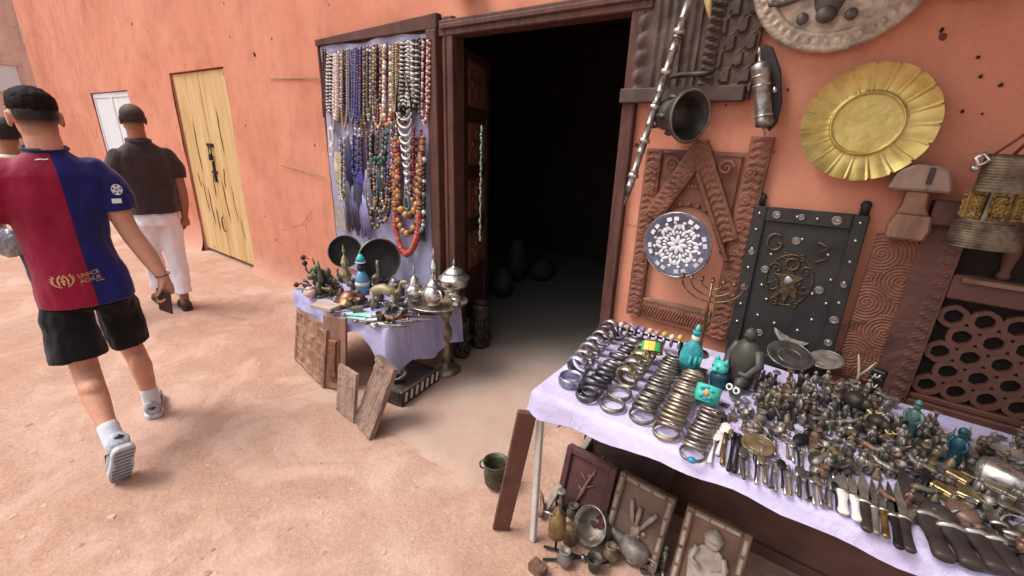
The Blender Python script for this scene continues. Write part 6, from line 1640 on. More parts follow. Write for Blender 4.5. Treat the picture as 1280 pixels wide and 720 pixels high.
m = M(); m.lathe([(0, 0), (.03, 0), (.034, .04), (.03, .075), (.024, .08), (0, .082)], 20); o = m.build('canister', BRASS); o.location = gp(712, 676); tag(o, 'small brass canister between the bell funnel and the lying pot', 'canister')
def tongs():
    p = gp(722, 700)
    t = thing('tongs', 'dark iron tongs lying on the earth in front of the lying pot', 'tongs', TR(p.x, p.y, .012) @ RZ(.5))
    for s in (-1, 1):
        m = M(); m.tube([(-.14, s*.03, 0), (-.04, s*.014, .004), (.02, 0, .006), (.09, -s*.02, .01), (.12, -s*.008, .012)], .0055, 6); m.build('arm', BLACKI, t)
    m = M(); m.lathe([(0, -.006), (.01, -.005), (.01, .008), (0, .01)], 10, TR(.02, 0, .006)); m.build('rivet', SILV, t)
tongs()
def lampshell():
    p = gp(790, 700)
    t = thing('oil_lamp', 'dull pale metal lamp with a long spout at the foot of the hand panel', 'lamp', TR(p.x, p.y, .01) @ RZ(2.9))
    m = M(); m.ell((0, 0, .05), (.07, .05, .045)); m.tube([(.05, 0, .05), (.11, 0, .06), (.16, 0, .085)], [.03, .018, .010], 10); m.build('body', PEWT, t)
    m = M(); m.lathe([(0, 0), (.035, 0), (.03, .01), (.015, .016)], 16); m.build('foot', PEWT, t)
    m = M(); m.tube([(-.06, 0, .06), (-.1, 0, .07), (-.1, 0, .03), (-.06, 0, .03)], .006, 7); m.build('handle', PEWT, t)
lampshell()
for i, (x, y, k, mt, nm, lb) in enumerate([(705,706,'pot',PEWT,'pot','small grey pot on the earth left of the iron tongs'),(762,700,'pot',BRASS,'pot','small brass pot on the earth between the tongs and the oil lamp'),(742,712,'cup',IRONG,'cup','small iron cup on the earth in front of the tongs'),(672,716,'box',COPPER,'little_box','little copper box at the lower edge beside the table leg'),(775,690,'bell',BRASS,'bell','brass hand bell lying at the foot of the hand panel'),(828,712,'figurine',BRONZE,'figurine','bronze figurine standing between the hand panel and the robed figure panel'),(700,640,'candlestick',PEWT,'candlestick','pewter candlestick behind the yellow bell funnel'),(716,648,'pot',BRONZE,'pot','bronze pot behind the brass canister'),(676,650,'horn',COPPER,'horn','copper horn lying behind the white table leg')]):
    o = bpy.data.objects.new(nm, cur(k, mt)); COL.objects.link(o); p = gp(x, y); o.matrix_world = TR(p.x, p.y, .006) @ RZ(i) @ (RX(.9) if k == 'bell' else ID) @ SCL(2.2, 2.2, 2.2); tag(o, lb, CT[k])
knife2 = blade('dark bladed iron knife lying on the ground under the stall table', Vector((gp(800, 716).x, gp(800, 716).y, 0)), .5, .2, .03, ROSE, IRONG)
# ================================================================== PEOPLE
def loft(m, rings, n=24, T=ID):
    vs = []
    for (cx, cy, cz, a, b) in rings:
        for i in range(n):
            q = 2*PI*i/n; c, s = math.cos(q), math.sin(q)
            sx = math.copysign(abs(c)**.85, c); sy = math.copysign(abs(s)**.85, s)
            vs.append((cx+b*sx, cy+a*sy, cz))
    k = len(rings)
    fs = [(j*n+i, j*n+(i+1) % n, (j+1)*n+(i+1) % n, (j+1)*n+i) for j in range(k-1) for i in range(n)]
    fs += [tuple(range(n))[::-1], tuple((k-1)*n+i for i in range(n))]
    return m.add(vs, fs, True, T)
def smoothpath(pts, rad, k=6):
    P = [Vector(p) for p in pts]; out = []; ro = []
    for i in range(len(P)-1):
        p0, p1, p2, p3 = P[max(i-1, 0)], P[i], P[i+1], P[min(i+2, len(P)-1)]
        for j in range(k):
            t = j/k
            out.append(.5*((2*p1)+(p2-p0)*t+(2*p0-5*p1+4*p2-p3)*t*t+(3*p1-p0-3*p2+p3)*t**3)); ro.append(rad[i]+(rad[i+1]-rad[i])*(3*t*t-2*t**3))
    out.append(P[-1]); ro.append(rad[-1]); return out, ro
def limb(m, pts, rad, flat=1.0, n=14, cut=False):
    p, r = smoothpath(pts, rad); m.tube(p, r, n, flat=flat)
    m.ell(p[0], r[0]*.98, ID, 12, 8)
    if not cut: m.ell(p[-1], r[-1]*.98, ID, 12, 8)
def fuse(m, name, mat, parent, voxel=.006, it=3, wr=None):
    """one continuous skin over all the overlapping volumes in m"""
    me = m.mesh('tmp'); o = bpy.data.objects.new('tmp', me); COL.objects.link(o)
    md = o.modifiers.new('r', 'REMESH'); md.mode = 'VOXEL'; md.voxel_size = voxel; md.use_smooth_shade = True
    ms = o.modifiers.new('s', 'SMOOTH'); ms.iterations = it; ms.factor = .5
    dg = bpy.context.evaluated_depsgraph_get(); dg.update()
    out = bpy.data.meshes.new_from_object(o.evaluated_get(dg)); out.name = name
    bpy.data.objects.remove(o); bpy.data.meshes.remove(me)
    if wr:
        ns = [v.normal.copy() for v in out.vertices]
        for v, nn in zip(out.vertices, ns): v.co += nn*wr(v.co)
    for p in out.polygons: p.use_smooth = True
    out.materials.clear()
    for q in (mat if isinstance(mat, list) else [mat]): out.materials.append(q)
    ob = bpy.data.objects.new(name, out); COL.objects.link(ob); ob.parent = parent
    if parent: ob.matrix_parent_inverse = parent.matrix_world.inverted()
    return ob
def head(m, c, s=1.0, yaw=0):
    """skull, jaw, nose, ears, brow, lips, eyes; faces -X"""
    T = TR(c) @ RZ(yaw) @ SCL(s, s, s)
    m.ell((.012, 0, .022), (.094, .077, .094), T, 20, 14); m.ell((-.025, 0, -.03), (.068, .064, .085), T, 18, 12); m.ell((-.05, 0, -.085), (.034, .036, .030), T, 12, 8)
    m.ell((.035, 0, -.045), (.055, .06, .06), T, 14, 10)
    m.tube([(-.088, 0, .0), (-.102, 0, -.02), (-.108, 0, -.036), (-.092, 0, -.044)], [.009, .011, .014, .012], 10, T)
    m.ell((-.086, 0, -.066), (.010, .024, .006), T, 10, 6); m.ell((-.084, 0, -.076), (.010, .02, .007), T, 10, 6)
    for sd in (-1, 1):
        m.ell((-.079, sd*.031, .008), (.013, .014, .011), T, 10, 8); m.ell((-.082, sd*.032, .024), (.012, .022, .007), T, 10, 6)
        m.ell((.008, sd*.080, -.012), (.018, .007, .031), T @ RZ(0), 10, 8); m.ell((.004, sd*.083, -.028), (.010, .007, .012), T, 8, 6); m.torus(.018, .005, T @ TR(.01, sd*.086, -.004) @ RX(PI/2) @ SCL(.8, 1.35, 1), 14, 6)
def hand(m, w_, dr, out_, s=1.0, curl=.7, side=1):
    """palm plus five fingers; dr fingers' direction, out_ back of the hand"""
    dr = Vector(dr).normalized(); z = Vector(out_); z = (z-dr*z.dot(dr)).normalized(); y = z.cross(dr)
    F = Matrix(((dr.x, y.x, z.x, w_[0]), (dr.y, y.y, z.y, w_[1]), (dr.z, y.z, z.z, w_[2]), (0, 0, 0, 1))) @ SCL(s, s, s)
    m.tube([(-.01, 0, 0), (.02, 0, 0), (.055, 0, 0), (.088, 0, -.004)], [.023, .030, .036, .036], 14, F, flat=1); 
    m.v[-56:] = m.v[-56:]
    for k, (yy, L, cu) in enumerate(((-.027, .066, 0), (-.009, .076, .08), (.010, .072, .16), (.027, .058, .26))):
        yy *= side; a = -(curl+cu)*.55; p = Vector((.083-.004*abs(k-1), yy, 0)); pts = [p-Vector((.02, 0, 0)), p]; an = a*.7
        for f in (.45, .32, .23):
            p = p+Vector((math.cos(an), 0, math.sin(an)))*L*f; pts.append(p); an += a*1.25
        m.tube(pts, [.0095, .0098, .0088, .0080, .0068], 8, F); m.ell(pts[-1], .0066, F, 8, 6)
    pts = [Vector((.015, -.022*side, -.004)), Vector((.04, -.040*side, -.016)), Vector((.062, -.044*side, -.032)), Vector((.080, -.036*side, -.044))]
    m.tube(pts, [.014, .0125, .010, .0082], 8, F); m.ell(pts[-1], .0082, F, 8, 6)
def decal(name, obj, base, dr, xd, yd, verts, faces, mat, parent, off=.002):
    dg = bpy.context.evaluated_depsgraph_get()
    bv = BVHTree.FromPolygons([obj.matrix_world @ v.co for v in obj.data.vertices], [tuple(p.vertices) for p in obj.data.polygons])
    out = []
    for x, y in verts:
        o = base+xd*x+yd*y; h = bv.ray_cast(o-dr*.6, dr, 3.0)
        out.append(h[0]-dr*off if h[0] is not None else o)
    me = bpy.data.meshes.new(name); me.from_pydata([tuple(v) for v in out], [], faces); me.materials.append(mat); me.update()
    for p in me.polygons: p.use_smooth = True
    ob = bpy.data.objects.new(name, me); COL.objects.link(ob); ob.parent = parent; ob.matrix_parent_inverse = parent.matrix_world.inverted(); return ob
def text_mesh(s, size):
    c = bpy.data.curves.new('t', 'FONT'); c.body = s; c.size = size; c.resolution_u = 3; c.align_x = 'LEFT'
    o = bpy.data.objects.new('t', c); COL.objects.link(o)
    dg = bpy.context.evaluated_depsgraph_get(); dg.update()
    me = bpy.data.meshes.new_from_object(o.evaluated_get(dg))
    bm = bmesh.new(); bm.from_mesh(me); bmesh.ops.triangulate(bm, faces=bm.faces[:])
    vs = [v.co.xy.copy() for v in bm.verts]; bm.verts.index_update(); fs = [tuple(v.index for v in f.verts) for f in bm.faces]
    bm.free(); bpy.data.objects.remove(o); bpy.data.curves.remove(c); return vs, fs
def skin(name, c, hair=None, hz=(0, 0), hx=0, top=None):
    a = N(name); f = a.noise(26, 5, .6); g = a.noise(180, 3)
    col = a.ramp(f, [(.3, shade(c, .90)), (.7, shade(c, 1.06))])
    col = a.mix(.25, col, a.ramp(g, [(.3, (.85,.8,.78)), (.6, (1.04,1.03,1.02))]), 'MULTIPLY')
    if hair:
        x, y, z = a.sep()
        fz = a.math('MINIMUM', a.math('MAXIMUM', a.math('DIVIDE', a.math('SUBTRACT', z, hz[0]), hz[1]-hz[0]), 0.0), 1.0)
        bk = a.math('MINIMUM', a.math('MAXIMUM', a.math('MULTIPLY', a.math('SUBTRACT', x, hx), 40.0), 0.0), 1.0)
        m_ = a.math('MULTIPLY', fz, bk)
        m_ = a.math('MINIMUM', a.math('MULTIPLY', m_, a.math('ADD', a.math('MULTIPLY', a.noise(400, 2), .5), .95)), 1.0)
        col = a.mix(m_, col, hair)
    a.b.inputs['Subsurface Weight'].default_value = .08; a.b.inputs['Subsurface Radius'].default_value = (.012, .005, .003)
    return a.fin(col, .5, 0, g, .25, .0015, .35)
def fabric(name, c, var=.12, sheen=.2, rough=.85):
    a = N(name); f = a.noise(7, 5, .6); w1 = a.noise(420, 2)
    col = a.ramp(f, [(.3, shade(c, 1-var)), (.7, shade(c, 1+var))])
    a.b.inputs['Sheen Weight'].default_value = sheen
    fold = a.noise(1.0, 4, .5, a.mapped((15, 15, 6.5), (.3, .5, 0)), 1.2)
    return a.fin(col, rough, 0, a.math('ADD', a.math('MULTIPLY', w1, .06), fold), .55, .012, .2)
def shoe(parent, heel, toe, up, upper, solem, wd=.05, ht=.085, name='shoe', accent=None):
    h, t = Vector(heel), Vector(toe); L = (t-h).length
    F = frame(h, t-h, up)     # z = up, x toward the toe
    m = M(); prof = [(-.02, .6, .0, .75), (.0, .8, .0, .9), (.12, .9, .0, 1.0), (.3, .86, .0, .95), (.5, .92, .0, .75), (.7, 1.0, .0, .55), (.86, .9, .02, .45), (.96, .6, .05, .35), (1.0, .3, .08, .25)]
    n = 14; vs = []
    for (f, w_, z0, z1) in prof:
        for i in range(n):
            q = 2*PI*i/n; zz = .012+(z0+z1)*.5*ht+(z1-z0)*.5*ht*math.sin(q); vs.append((f*L, w_*wd*math.copysign(abs(math.cos(q))**.7, math.cos(q))*(1 if math.sin(q) < .2 else .82), zz))
    k = len(prof)
    m.add(vs, [(j*n+i, (j+1)*n+i, (j+1)*n+(i+1) % n, j*n+(i+1) % n) for j in range(k-1) for i in range(n)]+[tuple(range(n)), tuple((k-1)*n+i for i in range(n))[::-1]], True, F)
    sh = m.build(name, upper, parent); sh.matrix_parent_inverse = parent.matrix_world.inverted()
    ol = [(-.03, .5), (.02, .85), (.15, .98), (.35, .92), (.55, .98), (.72, 1.06), (.88, .94), (.98, .6), (1.02, .2)]
    m = M(); m.prism([(f*L, w_*wd) for f, w_ in ol]+[(f*L, -w_*wd) for f, w_ in ol[::-1]], -.012, .014, F); s2 = m.build('sole', solem, sh, .004)
    m = M()
    for k in range(9):
        q = .06+k*.105; ww = wd*(.62 if .3 < q < .5 else .78)
        m.box(q*L, q*L+.012, -ww, ww, -.0155, -.012, F)
    tr = m.build('tread', simple('grey_rubber_tread', rgb(120,122,130), .8), sh); tr['kind'] = 'stuff'
    if accent:
        for sd in (-1, 1):
            m = M(); m.tube([(L*.25, sd*wd*.9, ht*.3), (L*.42, sd*wd*.86, ht*.62), (L*.6, sd*wd*.86, ht*.4)], [.004, .007, .004], 6, F, flat=.5); m.build('side_stripe', accent, sh)
        m = M(); m.tube([(L*.02, -.02, ht*.6), (-.012, 0, ht*.62), (L*.02, .02, ht*.6)], [.008, .010, .008], 6, F); m.build('heel_tab', accent, sh)
    return sh
def wrinkle(a1, f1, seed=0):
    def w_(p):
        return a1*noise.fractal(Vector((p.x*f1+seed, p.y*f1, p.z*f1*.55)), .8, 2, 3)+a1*.6*noise.noise(Vector((p.x*f1*2.2, p.y*f1*2.2+seed, p.z*f1*1.6)))
    return w_
def keep(o, root):
    o.matrix_parent_inverse = root.matrix_world.inverted(); return o

def man_one():
    root = thing('person', 'man seen from behind in a red and navy football shirt, black shorts and running shoes', 'person', (-2.85, .42, 0))
    HC = Vector((-2.9, .418, 1.622))
    b = M()
    head(b, HC, 1.0)
    limb(b, [(-2.865, .416, 1.40), (-2.87, .417, 1.48), (-2.885, .418, 1.57)], [.066, .062, .060])
    loft(b, [(-2.87, .41, .80, .155, .105), (-2.88, .405, 1.05, .14, .098), (-2.885, .408, 1.25, .165, .11), (-2.885, .412, 1.36, .175, .105), (-2.88, .414, 1.42, .13, .08), (-2.875, .416, 1.46, .075, .065)])
    SR, EL, WR = (-2.885, .575, 1.385), (-2.80, .615, 1.10), (-2.675, .672, .872)
    limb(b, [(-2.885, .56, 1.37), (-2.855, .59, 1.25), EL, (-2.745, .642, 1.00), WR], [.052, .05, .043, .042, .027])
    hand(b, WR, Vector((.12, .0, -1)), Vector((.25, 1, .1)), .96, 1.0, 1)
    SL, EL2, WL = (-2.885, .248, 1.385), (-2.95, .145, 1.11), (-3.12, .07, .95)
    limb(b, [SL, (-2.91, .19, 1.25), EL2, (-3.03, .11, 1.03), WL], [.062, .05, .043, .04, .027])
    hand(b, WL, Vector((-.55, .05, -.8)), Vector((.1, -1, .1)), .96, .7, -1)
    # legs: right one planted, left one pushing off
    limb(b, [(-2.875, .495, .86), (-2.93, .515, .66), (-2.985, .53, .47), (-2.955, .545, .33), (-2.94, .548, .12), (-2.945, .548, .06)], [.095, .074, .053, .050, .036, .038])
    limb(b, [(-2.87, .325, .86), (-2.83, .315, .66), (-2.80, .312, .47), (-2.675, .300, .375), (-2.53, .292, .265), (-2.475, .292, .205)], [.095, .076, .054, .052, .037, .038])
    b.ell((-2.925, .543, .33), (.046, .050, .085)); b.ell((-2.69, .300, .402), (.07, .052, .05))
    body = fuse(b, 'body', skin('skin_man', rgb(198,142,118), rgb(27,22,21), (1.545, 1.628), -2.876), root, .0058, 2)
    # hair
    m = M(); m.ell((HC.x+.012, HC.y, HC.z+.050), (.0965, .0805, .078), ID, 22, 16); m.ell((HC.x-.02, HC.y, HC.z+.075), (.08, .074, .052), ID, 18, 12); m.ell((HC.x+.03, HC.y, HC.z+.075), (.07, .07, .045), ID, 18, 12); m.ell((HC.x+.04, HC.y, HC.z+.045), (.066, .066, .050), ID, 16, 12)
    HAIR = simple('black_hair', rgb(26,22,21), .7, 0, .35, 160, .6)
    a = N('faded_hair'); x, y, z = a.sep(); f = a.noise(190, 3)
    fz = a.math('MINIMUM', a.math('MAXIMUM', a.math('DIVIDE', a.math('SUBTRACT', z, 1.535), .066), 0.0), 1.0)
    fz = a.math('MINIMUM', a.math('MULTIPLY', fz, a.math('ADD', a.math('MULTIPLY', f, .7), .65)), 1.0)
    HAIR = a.fin(a.mix(fz, rgb(150,104,86), a.ramp(f, [(.3, rgb(7,6,6)), (.7, rgb(19,16,16))])), .75, 0, f, .8, .002, .12)
    fuse(m, 'hair', HAIR, root, .0045, 2, lambda p: .0022*noise.noise(p*130)+.003*noise.noise(p*45))
    # shirt
    s = M()
    loft(s, [(-2.855, .41, .785, .176, .146), (-2.858, .409, .86, .172, .142), (-2.868, .405, .97, .160, .128), (-2.88, .403, 1.07, .154, .118), (-2.885, .405, 1.2, .170, .126), (-2.885, .41, 1.31, .186, .128), (-2.883, .413, 1.385, .185, .115), (-2.88, .415, 1.44, .13, .09), (-2.878, .416, 1.475, .082, .074), (-2.878, .416, 1.50, .071, .068)])
    limb(s, [(-2.885, .55, 1.385), (-2.865, .592, 1.31), (-2.85, .602, 1.20)], [.075, .083, .079], cut=True)
    limb(s, [(-2.885, .275, 1.385), (-2.895, .218, 1.31), (-2.92, .180, 1.21)], [.075, .083, .079], cut=True)
    a = N('football_shirt'); x, y, z = a.sep(); f = a.noise(6, 5); w1 = a.noise(420, 2)
    red = a.ramp(f, [(.3, rgb(124,4,42)), (.7, rgb(148,10,54))]); navy = a.ramp(f, [(.3, rgb(14,17,78)), (.7, rgb(22,27,104))])
    col = a.mix(a.math('GREATER_THAN', a.math('ADD', y, a.math('MULTIPLY', z, .0)), .414), red, navy)
    col = a.mix(a.math('GREATER_THAN', z, 1.476), col, rgb(16,18,54))
    a.b.inputs['Sheen Weight'].default_value = .15
    fold = a.noise(1.0, 4, .5, a.mapped((13, 13, 6), (.3, .5, 0)), 1.2)
    SHIRT = a.fin(col, .7, 0, a.math('ADD', a.math('MULTIPLY', w1, .06), fold), .5, .012, .25)
    shirt = fuse(s, 'shirt', SHIRT, root, .008, 3, wrinkle(.010, 6.5, 2))
    m = M(); m.tube([(-2.878+.071*math.cos(q), .416+.074*math.sin(q), 1.495-.012*math.cos(q)) for q in [2*PI*k/24 for k in range(24)]], .007, 8, closed=True); keep(m.build('collar', fabric('navy_rib', rgb(20,22,62)), shirt), shirt)
    GOLDP = simple('gold_print', rgb(196,160,108), .6, 0, .1, 60); WP = simple('white_print', rgb(222,222,226), .6, 0, .06, 60)
    dr = Vector((-1, 0, 0)); Yd, Zd = Vector((0, 1, -.0)), Vector((0, 0, 1))
    tilt = math.radians(9); xd = Vector((0, math.cos(tilt), math.sin(tilt)*.6)); yd = Vector((0, -math.sin(tilt)*.3, 1))
    bp = xp(97.5, 348, -2.745)
    for txt, dy in (('UNHCR', .004), ('ACNUR', -.021)):
        vs, fs = text_mesh(txt, .027); wmax = max(v.x for v in vs); k = .080/wmax
        decal('print_text', shirt, bp, dr, xd, yd, [(v.x*k, v.y*1.0+dy) for v in vs], fs, GOLDP, shirt)
    vs = [(0, -.03), (.088, -.03), (.088, -.0275), (0, -.0275)]; decal('print_line', shirt, bp, dr, xd, yd, vs, [(0,1,2,3)], GOLDP, shirt)
    ec = xp(78, 351, -2.745)
    vs, fs = [], []
    def strip(pts, w_):
        b0 = len(vs)
        for i, (x_, y_) in enumerate(pts):
            x2, y2 = pts[min(i+1, len(pts)-1)]; x1, y1 = pts[max(i-1, 0)]; l = math.hypot(x2-x1, y2-y1) or 1; nx, ny = -(y2-y1)/l*w_, (x2-x1)/l*w_
            vs.extend([(x_+nx, y_+ny), (x_-nx, y_-ny)])
        for i in range(len(pts)-1): fs.append((b0+2*i, b0+2*i+1, b0+2*i+3, b0+2*i+2))
    for sd in (-1, 1):                 # two laurel branches
        strip([(sd*.033*math.sin(q), -.030*math.cos(q)) for q in [.25+2.1*k/10 for k in range(11)]], .0025)
        for k in range(6):
            q = .5+.36*k; c = (sd*.033*math.sin(q), -.030*math.cos(q)); strip([c, (c[0]+sd*.008, c[1]+.006)], .002)
    for sd in (-1, 1):                 # sheltering hands and a standing figure
        strip([(sd*.004, .024), (sd*.013, .014), (sd*.017, .0), (sd*.014, -.02)], .0032)
    strip([(0, .006), (0, -.020)], .004); strip([(-.005, .012), (.005, .012)], .004); strip([(-.009, -.004), (0, .004), (.009, -.004)], .002)
    decal('crest', shirt, ec, dr, xd, yd, vs, fs, GOLDP, shirt)
    vs, fs = text_mesh('champion', .012); decal('print_text', shirt, xp(43, 198, -2.8), dr, Yd, Zd, [(v.x*.8, v.y) for v in vs], fs, WP, shirt) if False else None
    vs, fs = [], []
    strip([(-.02, -.002), (-.006, .001), (.006, -.001), (.02, .001)], .0022); decal('neck_mark', shirt, xp(52, 199, -2.8), dr, Yd, Zd, vs, fs, WP, shirt)
    # ball of stars badge and white patch on the sleeve
    vs, fs = [], []
    bc = xp(146, 237, -2.80); bdr = ray(146, 237).normalized(); bx = bdr.cross(Vector((0, 0, 1))).normalized(); by = bx.cross(bdr)
    n = 20; vs.append((0, 0)); 
    for k in range(n): vs.append((.021*math.cos(2*PI*k/n), .026*math.sin(2*PI*k/n)))
    for k in range(n): fs.append((0, 1+k, 1+(k+1) % n))
    decal('badge', shirt, bc, bdr, bx, by, vs, fs, WP, shirt, .003)
    NP = simple('navy_print', rgb(24,28,92), .6, 0, .1, 60)
    for cx, cy in [(0, 0)]+[(.0145*math.cos(2*PI*k/5+.3), .018*math.sin(2*PI*k/5+.3)) for k in range(5)]:
        st = [(cx+.0062*(1 if j % 2 == 0 else .45)*math.cos(PI*j/5+PI/2), cy+.0072*(1 if j % 2 == 0 else .45)*math.sin(PI*j/5+PI/2)) for j in range(10)]
        decal('badge_star', shirt, bc, bdr, bx, by, [(cx, cy)]+st, [(0, 1+j, 1+(j+1) % 10) for j in range(10)], NP, shirt, .0045)
    vs = [(-.018+.036*i/8, -.011+.022*j/4) for j in range(5) for i in range(9)]; decal('patch', shirt, xp(146, 251, -2.80), bdr, bx, by, vs, [(j*9+i, j*9+i+1, j*9+i+10, j*9+i+9) for j in range(4) for i in range(8)], WP, shirt, .0045)
    # shorts
    s = M()
    loft(s, [(-2.86, .41, .94, .130, .10), (-2.86, .41, .86, .152, .114), (-2.865, .41, .76, .164, .118)])
    limb(s, [(-2.875, .492, .80), (-2.93, .518, .68), (-2.975, .528, .485)], [.092, .090, .093], cut=True); limb(s, [(-2.865, .322, .80), (-2.83, .308, .70), (-2.80, .302, .525)], [.094, .097, .103], cut=True)
    blk = fabric('black_shorts', rgb(20,19,22), .25, .1)
    sh = fuse(s, 'shorts', blk, root, .008, 3, wrinkle(.012, 8, 5))
    # socks and shoes
    sock = fabric('white_sock', rgb(200,204,212), .06)
    m = M(); limb(m, [(-2.942, .548, .175), (-2.942, .548, .13), (-2.945, .548, .07)], [.0415, .041, .043]); m2 = m; fuse(m2, 'sock', sock, root, .006, 2)
    m = M(); limb(m, [(-2.530, .293, .262), (-2.51, .292, .245), (-2.465, .292, .195)], [.0415, .041, .043]); fuse(m, 'sock', sock, root, .006, 2)
    up_ = simple('grey_mesh_shoe', rgb(168,170,178), .7, 0, .3, 60, .4); so_ = simple('white_sole', rgb(184,186,192), .6, 0, .12, 30); ac = simple('shoe_accent', rgb(52,56,70), .5)
    shoe(root, (-2.90, .533, .016), (-3.165, .612, .016), (0, 0, 1), up_, so_, .046, .095, 'shoe', ac)
    hl, tl = Vector((-2.375, .305, .215)), Vector((-2.475, .268, .012)); tl2 = hl+(tl-hl).normalized()*.255
    shoe(root, hl, (-2.50, .268, .010), Vector((-.9, .0, .42)), up_, so_, .046, .095, 'shoe', ac)
    m = M(); c = Vector(WR)+Vector((.0, 0, .018)); q = [c+Vector((.031*math.cos(k*PI/9), .030*math.sin(k*PI/9), .006*math.sin(k*PI/9))) for k in range(18)]
    m.tube(q, .0028, 5, closed=True); keep(m.build('bracelet', simple('dark_cord', rgb(60,40,36), .6), root), root)
    # flat dark case held in the right hand
    ph = Vector(WR)+Vector((.02, -.022, -.115))
    m = M(); m.box(-.036, .036, -.005, .005, -.075, .075)
    o = m.build('phone', simple('dark_case', rgb(62,48,46), .4, .1, .2), bevel=.004); o.matrix_world = TR(ph) @ RZ(.5) @ RX(.25) @ RY(.35)
    tag(o, "flat dark phone held in the right hand of the man in the football shirt", 'phone')
man_one()

def man_two():
    root = thing('person', 'man walking away in a dark brown polo shirt and white trousers beside the yellow door', 'person', (-4.72, 1.24, 0))
    HC = Vector((-4.755, 1.243, 1.632))
    b = M(); head(b, HC, 1.0)
    limb(b, [(-4.72, 1.238, 1.39), (-4.725, 1.239, 1.47), (-4.74, 1.243, 1.57)], [.066, .063, .061])
    loft(b, [(-4.71, 1.235, .82, .15, .105), (-4.715, 1.237, 1.05, .15, .105), (-4.72, 1.24, 1.25, .18, .112), (-4.72, 1.242, 1.35, .18, .10), (-4.72, 1.24, 1.43, .10, .075)])
    WR = (-4.67, 1.432, .835)
    limb(b, [(-4.715, 1.40, 1.335), (-4.69, 1.436, 1.20), (-4.665, 1.446, 1.06), (-4.665, 1.442, .95), WR], [.05, .047, .043, .04, .027]); hand(b, WR, Vector((-.02, -.05, -1)), Vector((.3, 1, 0)), .95, .8, 1)
    WL = (-4.86, 1.05, .90)
    limb(b, [(-4.715, 1.085, 1.335), (-4.72, 1.05, 1.2), (-4.74, 1.04, 1.08), WL], [.05, .046, .043, .027]); hand(b, WL, Vector((-.3, .05, -1)), Vector((.3, -1, 0)), .95, .7, -1)
    for pts in ([(-4.70, 1.315, .82), (-4.69, 1.30, .45), (-4.61, 1.278, .07)], [(-4.70, 1.16, .82), (-4.84, 1.178, .47), (-4.90, 1.185, .09)]): limb(b, pts, [.08, .05, .035])
    fuse(b, 'body', skin('skin_man_two', rgb(150,98,74), rgb(52,42,38), (1.575, 1.625), -4.765), root, .0065, 2)
    m = M(); m.ell((HC.x+.014, HC.y, HC.z+.030), (.0985, .082, .090), ID, 22, 16)
    a = N('cropped_hair'); x, y, z = a.sep(); f = a.noise(260, 3)
    thin = a.math('MINIMUM', a.math('MAXIMUM', a.math('MULTIPLY', a.math('SUBTRACT', z, 1.675), 14.0), 0.0), .8)
    col = a.mix(a.math('MULTIPLY', thin, .55), a.ramp(f, [(.3, rgb(34,28,27)), (.7, rgb(66,54,49))]), rgb(118,88,74))
    low = a.math('MINIMUM', a.math('MAXIMUM', a.math('MULTIPLY', a.math('SUBTRACT', 1.612, z), 26.0), 0.0), 1.0)
    col = a.mix(low, col, rgb(132,86,66))
    fuse(m, 'hair', a.fin(col, .7, 0, f, .4, .001, .3), root, .006, 2, lambda p: .001*noise.noise(p*120))
    s = M()
    loft(s, [(-4.70, 1.237, .885, .180, .150), (-4.705, 1.238, 1.0, .174, .140), (-4.715, 1.239, 1.15, .186, .132), (-4.72, 1.241, 1.27, .204, .132), (-4.72, 1.242, 1.345, .198, .115), (-4.72, 1.241, 1.41, .14, .09), (-4.722, 1.24, 1.45, .085, .075), (-4.724, 1.24, 1.49, .074, .072)])
    limb(s, [(-4.715, 1.40, 1.345), (-4.70, 1.432, 1.26), (-4.685, 1.44, 1.16)], [.072, .078, .072], cut=True); limb(s, [(-4.715, 1.08, 1.345), (-4.715, 1.05, 1.26), (-4.72, 1.043, 1.16)], [.072, .078, .072], cut=True)
    pf = fabric('brown_polo', rgb(56,42,42), .18)
    shirt = fuse(s, 'polo_shirt', pf, root, .008, 3, wrinkle(.010, 6.5, 9))
    m = M(); m.tube([(-4.722+.077*math.cos(q), 1.24+.079*math.sin(q), 1.475-.012*math.cos(q)) for q in [2*PI*k/24 for k in range(24)]], .010, 8, closed=True); keep(m.build('collar', pf, shirt), shirt)
    s = M(); loft(s, [(-4.70, 1.237, .95, .13, .098), (-4.70, 1.237, .88, .158, .118), (-4.70, 1.237, .79, .163, .118)])
    limb(s, [(-4.70, 1.315, .79), (-4.695, 1.31, .62), (-4.685, 1.30, .42), (-4.62, 1.282, .15)], [.088, .086, .074, .07], cut=True); limb(s, [(-4.70, 1.16, .79), (-4.77, 1.165, .62), (-4.84, 1.178, .44), (-4.885, 1.182, .17)], [.088, .086, .074, .07], cut=True)
    fuse(s, 'trousers', fabric('white_trousers', rgb(224,218,222), .05), root, .008, 3, wrinkle(.013, 8, 12))
    lb = simple('brown_shoe_leather', rgb(70,44,34), .45); so = simple('dark_sole', rgb(36,30,28), .7)
    shoe(root, (-4.55, 1.270, .016), (-4.80, 1.30, .016), (0, 0, 1), lb, so, .044, .075); shoe(root, (-4.85, 1.182, .03), (-5.10, 1.186, .016), (0, 0, 1), lb, so, .044, .075)
man_two()

